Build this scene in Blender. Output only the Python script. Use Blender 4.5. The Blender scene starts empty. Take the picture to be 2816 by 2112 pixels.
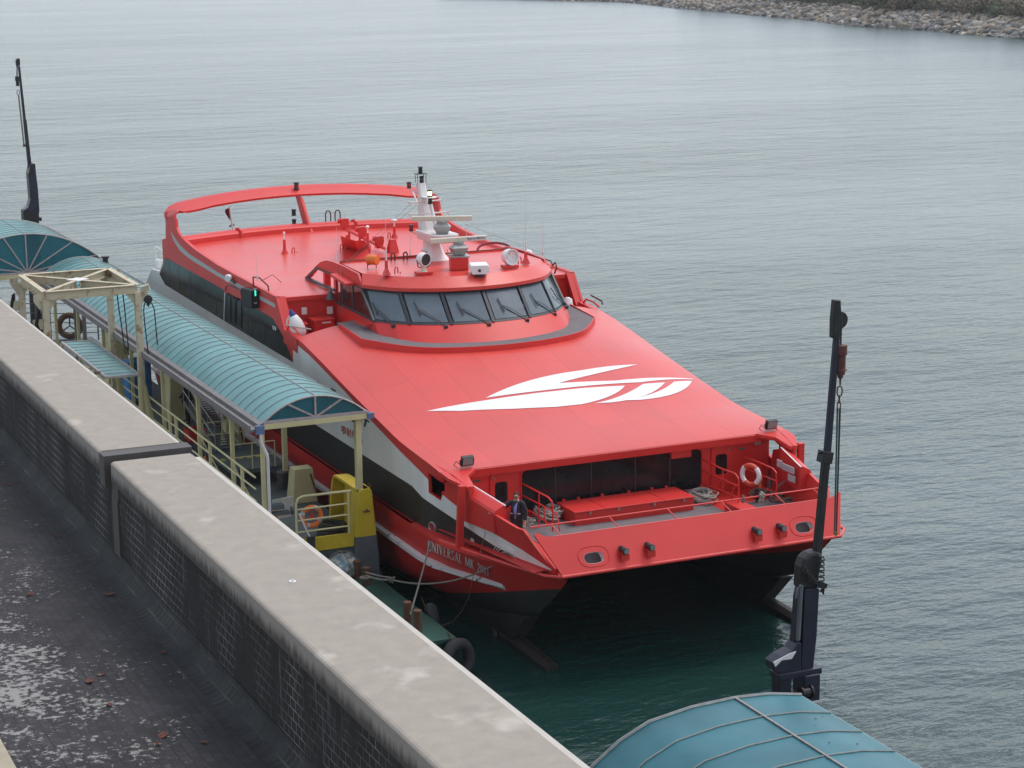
import bpy, bmesh, math, random
from mathutils import Vector, Matrix
random.seed(7)
R = math.radians
sc = bpy.context.scene
C = sc.collection

# ------------------------------------------------------------------ camera, world, sun, exposure
EYE = Vector((0.0, 0.0, 20.0))
FOC, PITCH, ROLL, YAW = 5649.67, 0.211784, 0.010996, 0.4210565     # focal length in photograph pixels (2816 wide)
FW = Vector((math.sin(YAW)*math.cos(PITCH), math.cos(YAW)*math.cos(PITCH), -math.sin(PITCH)))
_r = Vector((math.cos(YAW), -math.sin(YAW), 0)); _d = FW.cross(_r)
RT = math.cos(ROLL)*_r + math.sin(ROLL)*_d
DN = -math.sin(ROLL)*_r + math.cos(ROLL)*_d
cam = bpy.data.objects.new('camera', bpy.data.cameras.new('camera')); C.objects.link(cam)
cam.data.sensor_width = 36.0; cam.data.lens = 36.0*FOC/2816.0
cam.data.clip_start = 0.5; cam.data.clip_end = 9000
M = Matrix((RT, -DN, -FW)).transposed().to_4x4(); M.translation = EYE
cam.matrix_world = M
sc.camera = cam

SUN_EL, SUN_AZ = R(62), R(75)            # azimuth measured from +Y (away from the camera) towards +X
w = bpy.data.worlds.new("World"); sc.world = w; w.use_nodes = True
nt = w.node_tree; nt.nodes.clear()
sky = nt.nodes.new('ShaderNodeTexSky'); sky.sky_type = 'NISHITA'; sky.sun_disc = False
sky.sun_elevation = SUN_EL; sky.sun_rotation = SUN_AZ
sky.air_density = 1.0; sky.dust_density = 1.3; sky.ozone_density = 1.0
hs = nt.nodes.new('ShaderNodeHueSaturation'); hs.inputs['Saturation'].default_value = 0.44
bg = nt.nodes.new('ShaderNodeBackground'); bg.inputs['Strength'].default_value = 0.15
wo = nt.nodes.new('ShaderNodeOutputWorld')
nt.links.new(sky.outputs[0], hs.inputs['Color']); nt.links.new(hs.outputs[0], bg.inputs['Color']); nt.links.new(bg.outputs[0], wo.inputs[0])
sun = bpy.data.objects.new('sun', bpy.data.lights.new('sun', 'SUN')); C.objects.link(sun)
sun.data.energy = 0.75; sun.data.angle = R(25); sun.data.color = (1.0, 0.955, 0.90)
sdir = Vector((math.sin(SUN_AZ)*math.cos(SUN_EL), math.cos(SUN_AZ)*math.cos(SUN_EL), math.sin(SUN_EL)))
sun.rotation_euler = sdir.to_track_quat('Z', 'Y').to_euler()
sc.view_settings.view_transform = 'Standard'; sc.view_settings.look = 'None'
sc.view_settings.gamma = 1.0; sc.view_settings.exposure = 0.76
sc.view_settings.use_curve_mapping = False
sc.cycles.max_bounces = 8; sc.cycles.transparent_max_bounces = 16
sc.cycles.caustics_reflective = False; sc.cycles.caustics_refractive = False

# ------------------------------------------------------------------ helpers
def at(x, y, ax, val):
    """the point on a real plane (u, v or z = val) that lies along photograph pixel (x, y)"""
    d = FW + RT*((x-1408)/FOC) + DN*((y-1056)/FOC)
    i = 'uvz'.index(ax); t = (val-EYE[i])/d[i]
    return EYE + d*t

def lerp(a, b, t): return a + (b-a)*t
def pl(x, pts):
    """piecewise linear through (x, y) pairs sorted by x"""
    if x <= pts[0][0]: return pts[0][1]
    for (a, ya), (b, yb) in zip(pts, pts[1:]):
        if x <= b:
            return ya if b == a else ya + (yb-ya)*(x-a)/(b-a)
    return pts[-1][1]

ROOT = {}      # object name -> world location of its thing
class MB:
    """collects shapes in world coordinates; build() links them as ONE mesh object"""
    def __init__(s): s.v = []; s.f = []; s.m = []; s.cur = 0
    def add(s, vs, fs):
        o = len(s.v); s.v += [Vector(q) for q in vs]
        for f in fs: s.f.append(tuple(o+i for i in f)); s.m.append(s.cur)
        return s
    def obox(s, c, X, Y, Z):
        c, X, Y, Z = map(Vector, (c, X, Y, Z))
        p = [c+X*a+Y*b+Z*e for e in (-1, 1) for b in (-1, 1) for a in (-1, 1)]
        return s.add(p, [(0,2,3,1),(4,5,7,6),(0,1,5,4),(2,6,7,3),(0,4,6,2),(1,3,7,5)])
    def box(s, x0, x1, y0, y1, z0, z1):
        return s.obox(((x0+x1)/2,(y0+y1)/2,(z0+z1)/2), ((x1-x0)/2,0,0), (0,(y1-y0)/2,0), (0,0,(z1-z0)/2))
    def bar(s, p, q, w_, h, up=(0,0,1)):
        p, q = Vector(p), Vector(q); d = (q-p); L = d.length
        if L < 1e-6: return s
        d /= L; up = Vector(up); X = d.cross(up)
        if X.length < 1e-3: X = d.cross(Vector((1,0,0)))
        X.normalize(); Z = X.cross(d).normalized()
        return s.obox((p+q)/2, X*w_/2, d*L/2, Z*h/2)
    def tube(s, pts, r, n=8, closed=False, r2=None):
        pts = [Vector(q) for q in pts]; N = len(pts); rings = []
        prev = None
        for i, q in enumerate(pts):
            if closed: d = pts[(i+1) % N]-pts[i-1]
            else: d = pts[min(i+1, N-1)]-pts[max(i-1, 0)]
            d.normalize()
            if prev is None:
                X = d.cross(Vector((0,0,1)))
                if X.length < 1e-3: X = d.cross(Vector((1,0,0)))
            else: X = prev - d*prev.dot(d)
            X.normalize(); prev = X; Y = d.cross(X)
            rr = r if r2 is None else lerp(r, r2, i/(N-1))
            rings.append([q+X*math.cos(a)*rr+Y*math.sin(a)*rr for a in (2*math.pi*k/n for k in range(n))])
        vs = [p for g in rings for p in g]; fs = []
        for i in range(N if closed else N-1):
            a, b = i*n, ((i+1) % N)*n
            for k in range(n): fs.append((a+k, a+(k+1) % n, b+(k+1) % n, b+k))
        if not closed: fs += [tuple(reversed(range(n))), tuple(range((N-1)*n, N*n))]
        return s.add(vs, fs)
    def cyl(s, p, q, r, r2=None, n=16): return s.tube([p, q], r, n, False, r if r2 is None else r2)
    def lathe(s, c, ax, prof, n=20):
        c, ax = Vector(c), Vector(ax).normalized()
        X = ax.orthogonal().normalized(); Y = ax.cross(X); vs = []; fs = []
        for (r, h) in prof:
            for k in range(n):
                a = 2*math.pi*k/n; vs.append(c+ax*h+(X*math.cos(a)+Y*math.sin(a))*max(r, 1e-4))
        for i in range(len(prof)-1):
            for k in range(n): fs.append((i*n+k, i*n+(k+1) % n, (i+1)*n+(k+1) % n, (i+1)*n+k))
        fs += [tuple(reversed(range(n))), tuple(range((len(prof)-1)*n, len(prof)*n))]
        return s.add(vs, fs)
    def grid(s, rows, closed=False):
        n = len(rows[0]); vs = [p for r_ in rows for p in r_]; fs = []
        for i in range(len(rows)-1):
            for k in range(n if closed else n-1):
                fs.append((i*n+k, i*n+(k+1) % n, (i+1)*n+(k+1) % n, (i+1)*n+k))
        return s.add(vs, fs)
    def poly(s, pts): return s.add(pts, [tuple(range(len(pts)))])
    def prism(s, pts, vec):
        pts = [Vector(p) for p in pts]; n = len(pts); vec = Vector(vec)
        return s.add(pts+[p+vec for p in pts], [tuple(reversed(range(n))), tuple(range(n, 2*n))]+[(i, (i+1) % n, n+(i+1) % n, n+i) for i in range(n)])
    def torus(s, c, ax, R0, r, n=28, m=10, a0=0, a1=2*math.pi):
        c, ax = Vector(c), Vector(ax).normalized(); X = ax.orthogonal().normalized(); Y = ax.cross(X)
        full = abs(a1-a0-2*math.pi) < 1e-6; k = n if full else n+1
        pts = [c+(X*math.cos(a0+(a1-a0)*i/n)+Y*math.sin(a0+(a1-a0)*i/n))*R0 for i in range(k)]
        return s.tube(pts, r, m, full)
    def build(s, name, mat, parent=None, smooth=False, bevel=0, solid=0, recalc=True, sub=0):
        me = bpy.data.meshes.new(name)
        loc = ROOT.get(parent.name, Vector()) if parent else Vector()
        me.from_pydata([tuple(p-loc) for p in s.v], [], s.f)
        mats = mat if isinstance(mat, (list, tuple)) else [mat]
        for q in mats: me.materials.append(q)
        for p, mi in zip(me.polygons, s.m): p.material_index = min(mi, len(mats)-1)
        if recalc:
            bm = bmesh.new(); bm.from_mesh(me); bmesh.ops.recalc_face_normals(bm, faces=bm.faces); bm.to_mesh(me); bm.free()
        if smooth:
            for p in me.polygons: p.use_smooth = True
            me.set_sharp_from_angle(angle=R(38))
        o = bpy.data.objects.new(name, me); C.objects.link(o)
        if parent: o.parent = parent; ROOT[o.name] = loc
        if bevel:
            b = o.modifiers.new('bevel', 'BEVEL'); b.width = bevel; b.segments = 2; b.limit_method = 'ANGLE'; b.angle_limit = R(40)
        if solid:
            b = o.modifiers.new('solid', 'SOLIDIFY'); b.thickness = solid; b.offset = 0
        if sub:
            b = o.modifiers.new('sub', 'SUBSURF'); b.levels = sub; b.render_levels = sub
        return o

def thing(name, label, cat, loc, group=None):
    o = bpy.data.objects.new(name, None); C.objects.link(o); o.location = loc
    o.empty_display_size = 0.3
    ROOT[o.name] = Vector(loc); o['label'] = label; o['category'] = cat
    if group: o['group'] = group
    return o
def tag(o, label, cat, group=None):
    o['label'] = label; o['category'] = cat
    if group: o['group'] = group
    return o
def struct(o): o['kind'] = 'structure'; return o
def dup(root, loc, rotz=0, label=None, scale=None):
    r_ = root.copy(); C.objects.link(r_); r_.location = loc; r_.rotation_euler[2] = rotz
    if scale: r_.scale = scale
    if label: r_['label'] = label
    ROOT[r_.name] = Vector(loc)
    def rec(a, b):
        for ch in [o for o in KIDS.get(a.name, [])]:
            c = ch.copy(); C.objects.link(c); c.parent = b; KIDS.setdefault(b.name, []).append(c); rec(ch, c)
    rec(root, r_)
    return r_
KIDS = {}
def kids(root):
    """remember the part tree of a thing for dup()"""
    for o in list(C.objects):
        if o.parent: 
            L = KIDS.setdefault(o.parent.name, [])
            if o not in L: L.append(o)

# ------------------------------------------------------------------ materials
def nodes(m): return m.node_tree.nodes, m.node_tree.links
def mat(name, col, rough=0.5, metal=0.0, var=0.12, scale=3.0, bump=0.0, bscale=20.0, spec=0.5, col2=None, thr=None, coat=0.0, streak=False):
    m = bpy.data.materials.new(name); m.use_nodes = True; N, L = nodes(m)
    b = N['Principled BSDF']; b.inputs['Roughness'].default_value = rough; b.inputs['Metallic'].default_value = metal
    b.inputs['Specular IOR Level'].default_value = spec; b.inputs['Coat Weight'].default_value = coat; b.inputs['Coat Roughness'].default_value = 0.15
    tc = N.new('ShaderNodeTexCoord'); mp = N.new('ShaderNodeMapping'); L.new(tc.outputs['Object'], mp.inputs[0])
    if streak: mp.inputs['Scale'].default_value = (1, 1, 0.12)
    n1 = N.new('ShaderNodeTexNoise'); n1.inputs['Scale'].default_value = scale; n1.inputs['Detail'].default_value = 6; n1.inputs['Roughness'].default_value = 0.6
    L.new(mp.outputs[0], n1.inputs['Vector'])
    cr = N.new('ShaderNodeValToRGB'); L.new(n1.outputs['Fac'], cr.inputs[0])
    c2 = col2 if col2 else tuple(min(1, c*(1+var)+var*0.02) for c in col)
    c1 = tuple(col) if col2 else tuple(c*(1-var) for c in col)
    if thr: cr.color_ramp.elements[0].position, cr.color_ramp.elements[1].position = thr
    else: cr.color_ramp.elements[0].position, cr.color_ramp.elements[1].position = 0.3, 0.7
    cr.color_ramp.elements[0].color = (*c1, 1); cr.color_ramp.elements[1].color = (*c2, 1)
    L.new(cr.outputs[0], b.inputs['Base Color'])
    rr = N.new('ShaderNodeMapRange'); rr.inputs['To Min'].default_value = max(0.02, rough-0.08); rr.inputs['To Max'].default_value = min(1, rough+0.10)
    L.new(n1.outputs['Fac'], rr.inputs['Value']); L.new(rr.outputs[0], b.inputs['Roughness'])
    if bump:
        n2 = N.new('ShaderNodeTexNoise'); n2.inputs['Scale'].default_value = bscale; n2.inputs['Detail'].default_value = 4
        L.new(tc.outputs['Object'], n2.inputs['Vector'])
        bp_ = N.new('ShaderNodeBump'); bp_.inputs['Strength'].default_value = bump; bp_.inputs['Distance'].default_value = 0.02
        L.new(n2.outputs['Fac'], bp_.inputs['Height']); L.new(bp_.outputs[0], b.inputs['Normal'])
    return m
def emis(name, col, s):
    m = bpy.data.materials.new(name); m.use_nodes = True; N, L = nodes(m)
    b = N['Principled BSDF']; b.inputs['Base Color'].default_value = (*col, 1)
    b.inputs['Emission Color'].default_value = (*col, 1); b.inputs['Emission Strength'].default_value = s
    return m

RED = (0.63, 0.030, 0.024)
def red_paint(name, seams=None):
    m = mat(name, RED if not seams else (0.66, 0.060, 0.045), 0.42 if not seams else 0.34, var=0.07, scale=0.5, bump=0.05, bscale=1.4, spec=0.5)
    N, L = nodes(m); b = N['Principled BSDF']
    # sun-faded blotches and faint weld seams between the plates
    tc = N['Texture Coordinate']; src = b.inputs['Base Color'].links[0].from_socket
    n = N.new('ShaderNodeTexNoise'); n.inputs['Scale'].default_value = 7; n.inputs['Detail'].default_value = 8
    L.new(tc.outputs['Object'], n.inputs['Vector'])
    mr = N.new('ShaderNodeMapRange'); mr.inputs['From Min'].default_value = 0.55; mr.inputs['From Max'].default_value = 0.8; mr.inputs['To Max'].default_value = 0.35
    L.new(n.outputs['Fac'], mr.inputs['Value'])
    mx = N.new('ShaderNodeMixRGB'); mx.inputs[2].default_value = (0.50, 0.045, 0.04, 1)
    L.new(mr.outputs[0], mx.inputs[0]); L.new(src, mx.inputs[1]); L.new(mx.outputs[0], b.inputs['Base Color'])
    if seams:
        br = N.new('ShaderNodeTexBrick'); br.offset = 0.5
        br.inputs['Color1'].default_value = (1, 1, 1, 1); br.inputs['Color2'].default_value = (.80, .80, .80, 1); br.inputs['Mortar'].default_value = (0, 0, 0, 1)
        br.inputs['Scale'].default_value = 1; br.inputs['Mortar Size'].default_value = 0.012; br.inputs['Mortar Smooth'].default_value = 0.6
        br.inputs['Brick Width'].default_value = seams[0]; br.inputs['Row Height'].default_value = seams[1]
        sx = N.new('ShaderNodeSeparateXYZ'); cb = N.new('ShaderNodeCombineXYZ'); L.new(tc.outputs['Object'], sx.inputs[0])
        L.new(sx.outputs[1], cb.inputs[0]); L.new(sx.outputs[0], cb.inputs[1]); L.new(cb.outputs[0], br.inputs['Vector'])
        m2 = N.new('ShaderNodeMixRGB'); m2.blend_type = 'MULTIPLY'; m2.inputs[0].default_value = 0.32
        L.new(mx.outputs[0], m2.inputs[1]); L.new(br.outputs['Color'], m2.inputs[2]); L.new(m2.outputs[0], b.inputs['Base Color'])
    return m
M_red = red_paint('red_paint'); M_reddeck = red_paint('red_deck_paint', (5.0, 1.35))
M_white = mat('white_paint', (0.74, 0.73, 0.70), 0.4, var=0.09, scale=1.3, streak=True)
M_grey = mat('grey_stripe', (0.42, 0.42, 0.42), 0.4, var=0.08)
M_black = mat('black_glass', (0.007, 0.008, 0.009), 0.14, var=0.35, scale=1.2, spec=0.35)
M_blackp = mat('black_paint', (0.016, 0.017, 0.017), 0.38, var=0.35, scale=0.9, streak=True)
M_dkmetal = mat('dark_metal', (0.02, 0.02, 0.022), 0.45, var=0.3)
M_deckgrey = mat('grey_nonslip_deck', (0.16, 0.14, 0.145), 0.85, var=0.12, scale=4, bump=0.3, bscale=90)
M_anti = mat('grey_antifouling', (0.03, 0.03, 0.031), 0.85, var=0.3, scale=2)
M_mast = mat('mast_white', (0.70, 0.66, 0.64), 0.4, var=0.05)
M_cream = mat('radar_cream', (0.62, 0.58, 0.46), 0.45, var=0.05)
M_alu = mat('bare_aluminium', (0.36, 0.345, 0.33), 0.35, metal=0.7, var=0.1)
M_rope = mat('rope', (0.42, 0.40, 0.35), 0.9, var=0.25, scale=25, bump=0.6, bscale=60)
M_forefoot = mat('bow_shade_black', (0.006, 0.006, 0.007), 0.9, var=0.2)  # near-black colour stands in for the shade under the bow
M_ropedk = mat('weathered_rope', (0.20, 0.18, 0.15), 0.9, var=0.25, scale=25)
M_orange = mat('orange_plastic', (0.75, 0.17, 0.02), 0.55, var=0.1)
M_logo = mat('emblem_white', (0.78, 0.78, 0.77), 0.45, var=0.03)
M_text = mat('lettering_white', (0.62, 0.60, 0.56), 0.6, var=0.1)
M_textred = mat('lettering_red', (0.45, 0.03, 0.03), 0.6, var=0.1)
M_textblue = mat('lettering_blue', (0.02, 0.05, 0.30), 0.6, var=0.1)
M_paleyel = mat('pale_yellow_paint', (0.58, 0.51, 0.27), 0.55, var=0.10, scale=1.5, bump=0.08)
M_yel = mat('yellow_paint', (0.58, 0.42, 0.02), 0.5, var=0.12, scale=2.0, bump=0.1)
M_rusty = mat('rusty_cream_steel', (0.52, 0.45, 0.31), 0.7, col2=(0.26, 0.12, 0.045), thr=(0.55, 0.68), scale=3.5, bump=0.2, bscale=12)
M_rust = mat('rust', (0.11, 0.048, 0.025), 0.85, var=0.35, scale=9, bump=0.4, bscale=25)
M_pontoon = mat('pontoon_grey_deck', (0.075, 0.09, 0.09), 0.8, var=0.25, scale=1.3, bump=0.15)
M_green = mat('green_pontoon', (0.006, 0.055, 0.038), 0.6, var=0.3, scale=1.2)
M_rubber = mat('rubber', (0.015, 0.015, 0.017), 0.75, var=0.3, scale=6, bump=0.3)
M_crane = mat('navy_crane_paint', (0.007, 0.009, 0.026), 0.38, var=0.3, scale=2, bump=0.05)
M_crdark = mat('greasy_black_steel', (0.007, 0.0065, 0.0065), 0.5, var=0.4, scale=6, bump=0.3)
M_slingg = mat('green_webbing', (0.02, 0.07, 0.05), 0.8, var=0.3)
M_ribm = mat('canopy_rib', (0.26, 0.27, 0.26), 0.6, var=0.2, scale=8)
M_frame = mat('canopy_frame', (0.40, 0.34, 0.32), 0.6, var=0.2, scale=8)
M_gutter = mat('gutter_metal', (0.17, 0.155, 0.15), 0.5, var=0.2, scale=2)
M_bluecap = mat('blue_gutter_end', (0.10, 0.15, 0.26), 0.6, var=0.2)
M_pipe = mat('white_downpipe', (0.62, 0.58, 0.56), 0.5, var=0.1)
M_greyp = mat('grey_paint', (0.10, 0.115, 0.12), 0.6, var=0.2)
M_skin = mat('skin', (0.50, 0.27, 0.18), 0.55, var=0.05)
M_cloth = mat('dark_jacket', (0.014, 0.015, 0.02), 0.85, var=0.3, scale=12)
M_trous = mat('dark_trousers', (0.012, 0.012, 0.015), 0.85, var=0.2, scale=12)
M_shirt = mat('blue_shirt', (0.20, 0.24, 0.55), 0.8, var=0.1)
M_hair = mat('black_hair', (0.006, 0.005, 0.005), 0.6, var=0.2)
M_reflect = mat('reflective_tape', (0.5, 0.5, 0.48), 0.4, var=0.05)
M_lens = mat('lamp_glass', (0.22, 0.26, 0.25), 0.15, var=0.1)
M_redlens = mat('red_lamp_glass', (0.35, 0.01, 0.015), 0.2, var=0.1)
M_lit = emis('lit_lamp', (1.0, 0.80, 0.42), 2.2)
M_litgreen = emis('lit_green', (0.03, 0.8, 0.55), 1.2)
M_redflag = mat('maroon_flag', (0.22, 0.02, 0.03), 0.8, var=0.1)
M_blue = mat('blue_plastic', (0.03, 0.16, 0.40), 0.5, var=0.2)
M_brown = mat('dark_brown_fin', (0.016, 0.012, 0.009), 0.6, var=0.4, scale=5)

def poly_mat(name, base, tint, frac, rough=0.28):
    m = bpy.data.materials.new(name); m.use_nodes = True; N, L = nodes(m)
    b = N['Principled BSDF']; b.inputs['Roughness'].default_value = rough; b.inputs['Specular IOR Level'].default_value = 0.6
    tc = N.new('ShaderNodeTexCoord'); n = N.new('ShaderNodeTexNoise'); n.inputs['Scale'].default_value = 0.9; n.inputs['Detail'].default_value = 5
    L.new(tc.outputs['Object'], n.inputs['Vector'])
    cr = N.new('ShaderNodeValToRGB'); cr.color_ramp.elements[0].position = 0.3; cr.color_ramp.elements[1].position = 0.72
    cr.color_ramp.elements[0].color = (*[c*0.82 for c in base], 1); cr.color_ramp.elements[1].color = (*[min(1, c*1.2) for c in base], 1)
    L.new(n.outputs['Fac'], cr.inputs[0]); L.new(cr.outputs[0], b.inputs['Base Color'])
    tr = N.new('ShaderNodeBsdfTransparent'); tr.inputs[0].default_value = (*tint, 1)
    mx = N.new('ShaderNodeMixShader'); mx.inputs[0].default_value = frac
    L.new(b.outputs[0], mx.inputs[1]); L.new(tr.outputs[0], mx.inputs[2]); L.new(mx.outputs[0], N['Material Output'].inputs[0])
    return m
M_poly = poly_mat('teal_polycarbonate', (0.125, 0.30, 0.30), (0.25, 0.62, 0.66), 0.14, 0.42)
M_polyend = poly_mat('deep_teal_polycarbonate', (0.006, 0.105, 0.135), (0.06, 0.42, 0.50), 0.12, 0.4)
M_polybig = poly_mat('blue_teal_polycarbonate', (0.03, 0.175, 0.215), (0.2, 0.55, 0.6), 0.22, 0.4)
M_glass = poly_mat('cabin_glass', (0.17, 0.215, 0.25), (0.5, 0.57, 0.6), 0.34, 0.10)

# ================================================================== SETTING
# ---- water
def water_mat():
    m = bpy.data.materials.new('sea_water'); m.use_nodes = True; N, L = nodes(m)
    b = N['Principled BSDF']; b.inputs['Base Color'].default_value = (0.009, 0.039, 0.034, 1)
    b.inputs['Roughness'].default_value = 0.20; b.inputs['IOR'].default_value = 1.45; b.inputs['Specular IOR Level'].default_value = 0.5
    tc = N.new('ShaderNodeTexCoord')
    def noise(scale, sx, sy, det, rot=0.0, rough=0.55):
        mp = N.new('ShaderNodeMapping'); mp.inputs['Scale'].default_value = (sx, sy, 1); mp.inputs['Rotation'].default_value = (0, 0, rot)
        L.new(tc.outputs['Object'], mp.inputs[0])
        n = N.new('ShaderNodeTexNoise'); n.inputs['Scale'].default_value = scale; n.inputs['Detail'].default_value = det; n.inputs['Roughness'].default_value = rough
        L.new(mp.outputs[0], n.inputs['Vector']); return n
    n1 = noise(0.62, 0.7, 1.6, 6, -0.42); n2 = noise(0.12, 0.8, 1.6, 3, -0.25); n3 = noise(2.2, 0.8, 1.4, 3, -0.5)
    big = noise(0.018, 0.6, 1.8, 2, -0.42)
    a = N.new('ShaderNodeMath'); a.operation = 'MULTIPLY'; a.inputs[1].default_value = 2.6; L.new(n2.outputs['Fac'], a.inputs[0])
    c = N.new('ShaderNodeMath'); c.operation = 'MULTIPLY'; c.inputs[1].default_value = 0.42; L.new(n3.outputs['Fac'], c.inputs[0])
    s1 = N.new('ShaderNodeMath'); L.new(n1.outputs['Fac'], s1.inputs[0]); L.new(a.outputs[0], s1.inputs[1])
    s2 = N.new('ShaderNodeMath'); L.new(s1.outputs[0], s2.inputs[0]); L.new(c.outputs[0], s2.inputs[1])
    st = N.new('ShaderNodeMapRange'); st.inputs['From Min'].default_value = 0.35; st.inputs['From Max'].default_value = 0.65
    st.inputs['To Min'].default_value = 0.40; st.inputs['To Max'].default_value = 0.75
    L.new(big.outputs['Fac'], st.inputs['Value'])
    bp_ = N.new('ShaderNodeBump'); bp_.inputs['Distance'].default_value = 0.36
    L.new(st.outputs[0], bp_.inputs['Strength']); L.new(s2.outputs[0], bp_.inputs['Height']); L.new(bp_.outputs[0], b.inputs['Normal'])
    return m
M_water = water_mat()
mb = MB(); mb.poly([(-700,-60,0),(1300,-60,0),(1300,1800,0),(-700,1800,0)])
struct(mb.build('sea_water', M_water))

# ---- far shore: an embankment of boulders with scrub on top
WL = [(1240, -30), (1560, 2), (1700, 5), (1783, 13), (1870, 24), (1960, 30), (2060, 41), (2200, 52), (2340, 72), (2480, 78), (2600, 88), (2700, 98), (2816, 107), (3000, 124)]
shore = []
for x, y in WL[1:]:
    shore.append(at(x, y, 'z', 0))
shore.insert(0, shore[0]+(shore[0]-shore[1])*3)
def shore_pt(t, back, z):
    n = len(shore)-1; t = max(0, min(n-1e-6, t)); i = int(t); f = t-i
    p = shore[i].lerp(shore[i+1], f); d = (shore[i+1]-shore[i]).normalized(); nrm = Vector((-d.y, d.x, 0))
    if nrm.x < 0: nrm = -nrm
    return p+nrm*back+Vector((0, 0, z))
M_bank = mat('bank_earth', (0.10, 0.085, 0.065), 0.95, var=0.3, scale=0.3, bump=0.5, bscale=2)
rows = []
for back, z in ((-3, -1.5), (0, -0.1), (2.7, 1.3), (5.4, 2.6), (8, 3.4), (12, 3.7), (60, 4.3), (400, 6)):
    rows.append([shore_pt(i/2, back, z+random.uniform(-.1, .1)) for i in range(2*len(shore)-1)])
mb = MB(); mb.grid(rows); struct(mb.build('shore_bank', M_bank))
M_rocks = [mat('boulder_tan', (0.30, 0.24, 0.175), 0.9, var=0.25, scale=0.8, bump=0.6, bscale=3), mat('boulder_grey', (0.21, 0.20, 0.185), 0.9, var=0.3, scale=0.8, bump=0.6, bscale=3),
           mat('boulder_pale', (0.42, 0.38, 0.33), 0.9, var=0.2, scale=0.8, bump=0.6, bscale=3), mat('boulder_dark', (0.10, 0.09, 0.08), 0.9, var=0.3, scale=0.8, bump=0.6, bscale=3)]
def rock_mesh(k, r=1.0):
    rnd = random.Random(k); bm = bmesh.new(); bmesh.ops.create_icosphere(bm, subdivisions=2, radius=r)
    ax = [Vector((rnd.uniform(-1, 1), rnd.uniform(-1, 1), rnd.uniform(-1, 1))).normalized() for _ in range(9)]
    for v in bm.verts:
        for a in ax:
            d = v.co.dot(a); lim = 0.62*r
            if d > lim: v.co -= a*(d-lim)*0.9
        v.co.x *= 1.25; v.co.z *= 0.8
        v.co += Vector((rnd.uniform(-1, 1), rnd.uniform(-1, 1), rnd.uniform(-1, 1)))*0.04*r
    me = bpy.data.meshes.new('boulder'); bm.to_mesh(me); bm.free(); return me
rmesh = []
for k in range(12):
    me = rock_mesh(k); me.materials.append(M_rocks[[0, 1, 2, 0, 3, 1, 0, 2, 1, 0, 3, 1][k]]); rmesh.append(me)
allr = []
rnd = random.Random(3)
nsh = len(shore)-1
for k in range(2300):
    t = rnd.uniform(0.55, nsh); 
    b_ = rnd.uniform(-0.3, 8.6)
    zz_ = pl(b_, [(-1, -.3), (0, -0.1), (2.7, 1.3), (5.4, 2.6), (8, 3.4), (12, 3.7)])
    p = shore_pt(t, b_, zz_); s_ = rnd.uniform(0.55, 1.05)*(1.15 if b_ < 4 else 0.9)
    kk = rnd.randrange(12)
    if b_ < 2.5 and rnd.random() < 0.5: kk = rnd.choice([1, 4, 10, 5])
    allr.append(((p-EYE).length, p, s_, kk))
allr.sort(key=lambda q: q[0]/q[2])
for i, (d, p, s_, kk) in enumerate(allr[:290]):
    o = bpy.data.objects.new('boulder', rmesh[kk]); C.objects.link(o)
    o.location = p; o.scale = (s_, s_, s_*rnd.uniform(.8, 1.1)); o.rotation_euler = (rnd.uniform(-.5, .5), rnd.uniform(-.5, .5), rnd.uniform(0, 6.3))
    tag(o, 'rough boulder of the rock embankment along the far shore', 'boulder', 'boulders at the nearer end of the far embankment')
mb = MB()
for i, (d, p, s_, kk) in enumerate(allr[290:]):
    me = rmesh[kk]; Rm = Matrix.Rotation(rnd.uniform(0, 6.3), 3, 'Z') @ Matrix.Rotation(rnd.uniform(-.6, .6), 3, 'X')
    mb.cur = [0, 1, 2, 0, 3, 1, 0, 2, 1, 0, 3, 1][kk]
    mb.add([p+Rm @ (v.co*s_) for v in me.vertices], [tuple(f.vertices) for f in me.polygons])
o = mb.build('riprap', M_rocks, recalc=False); o['kind'] = 'stuff'; tag(o, 'grey and tan boulders heaped along the receding far shoreline', 'rocks')
# concrete culvert outlet among the rocks
cv = at(2475, 68, 'z', 0.4); dsh = (shore_pt(8.0, 0, 0)-shore_pt(7, 0, 0)).normalized(); nb = Vector((-dsh.y, dsh.x, 0)); nb = nb if nb.x > 0 else -nb
t_ = thing('culvert_outlet', 'low concrete culvert outlet with dark arched mouth at the foot of the rock embankment', 'culvert', cv+Vector((0,0,-.4)))
mb = MB(); mb.obox(cv+nb*1.5+Vector((0,0,.6)), dsh*2.0, nb*2.2, (0,0,.9)); mb.build('headwall', M_rocks[1], t_, bevel=.08)
mb = MB(); mb.prism([cv-nb*0.72+dsh*(math.cos(a)*.95)+Vector((0,0,-.3+max(0, math.sin(a))*.95)) for a in (math.pi*k/12 for k in range(13))], nb*.1); mb.build('mouth', M_dkmetal, t_)

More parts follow.
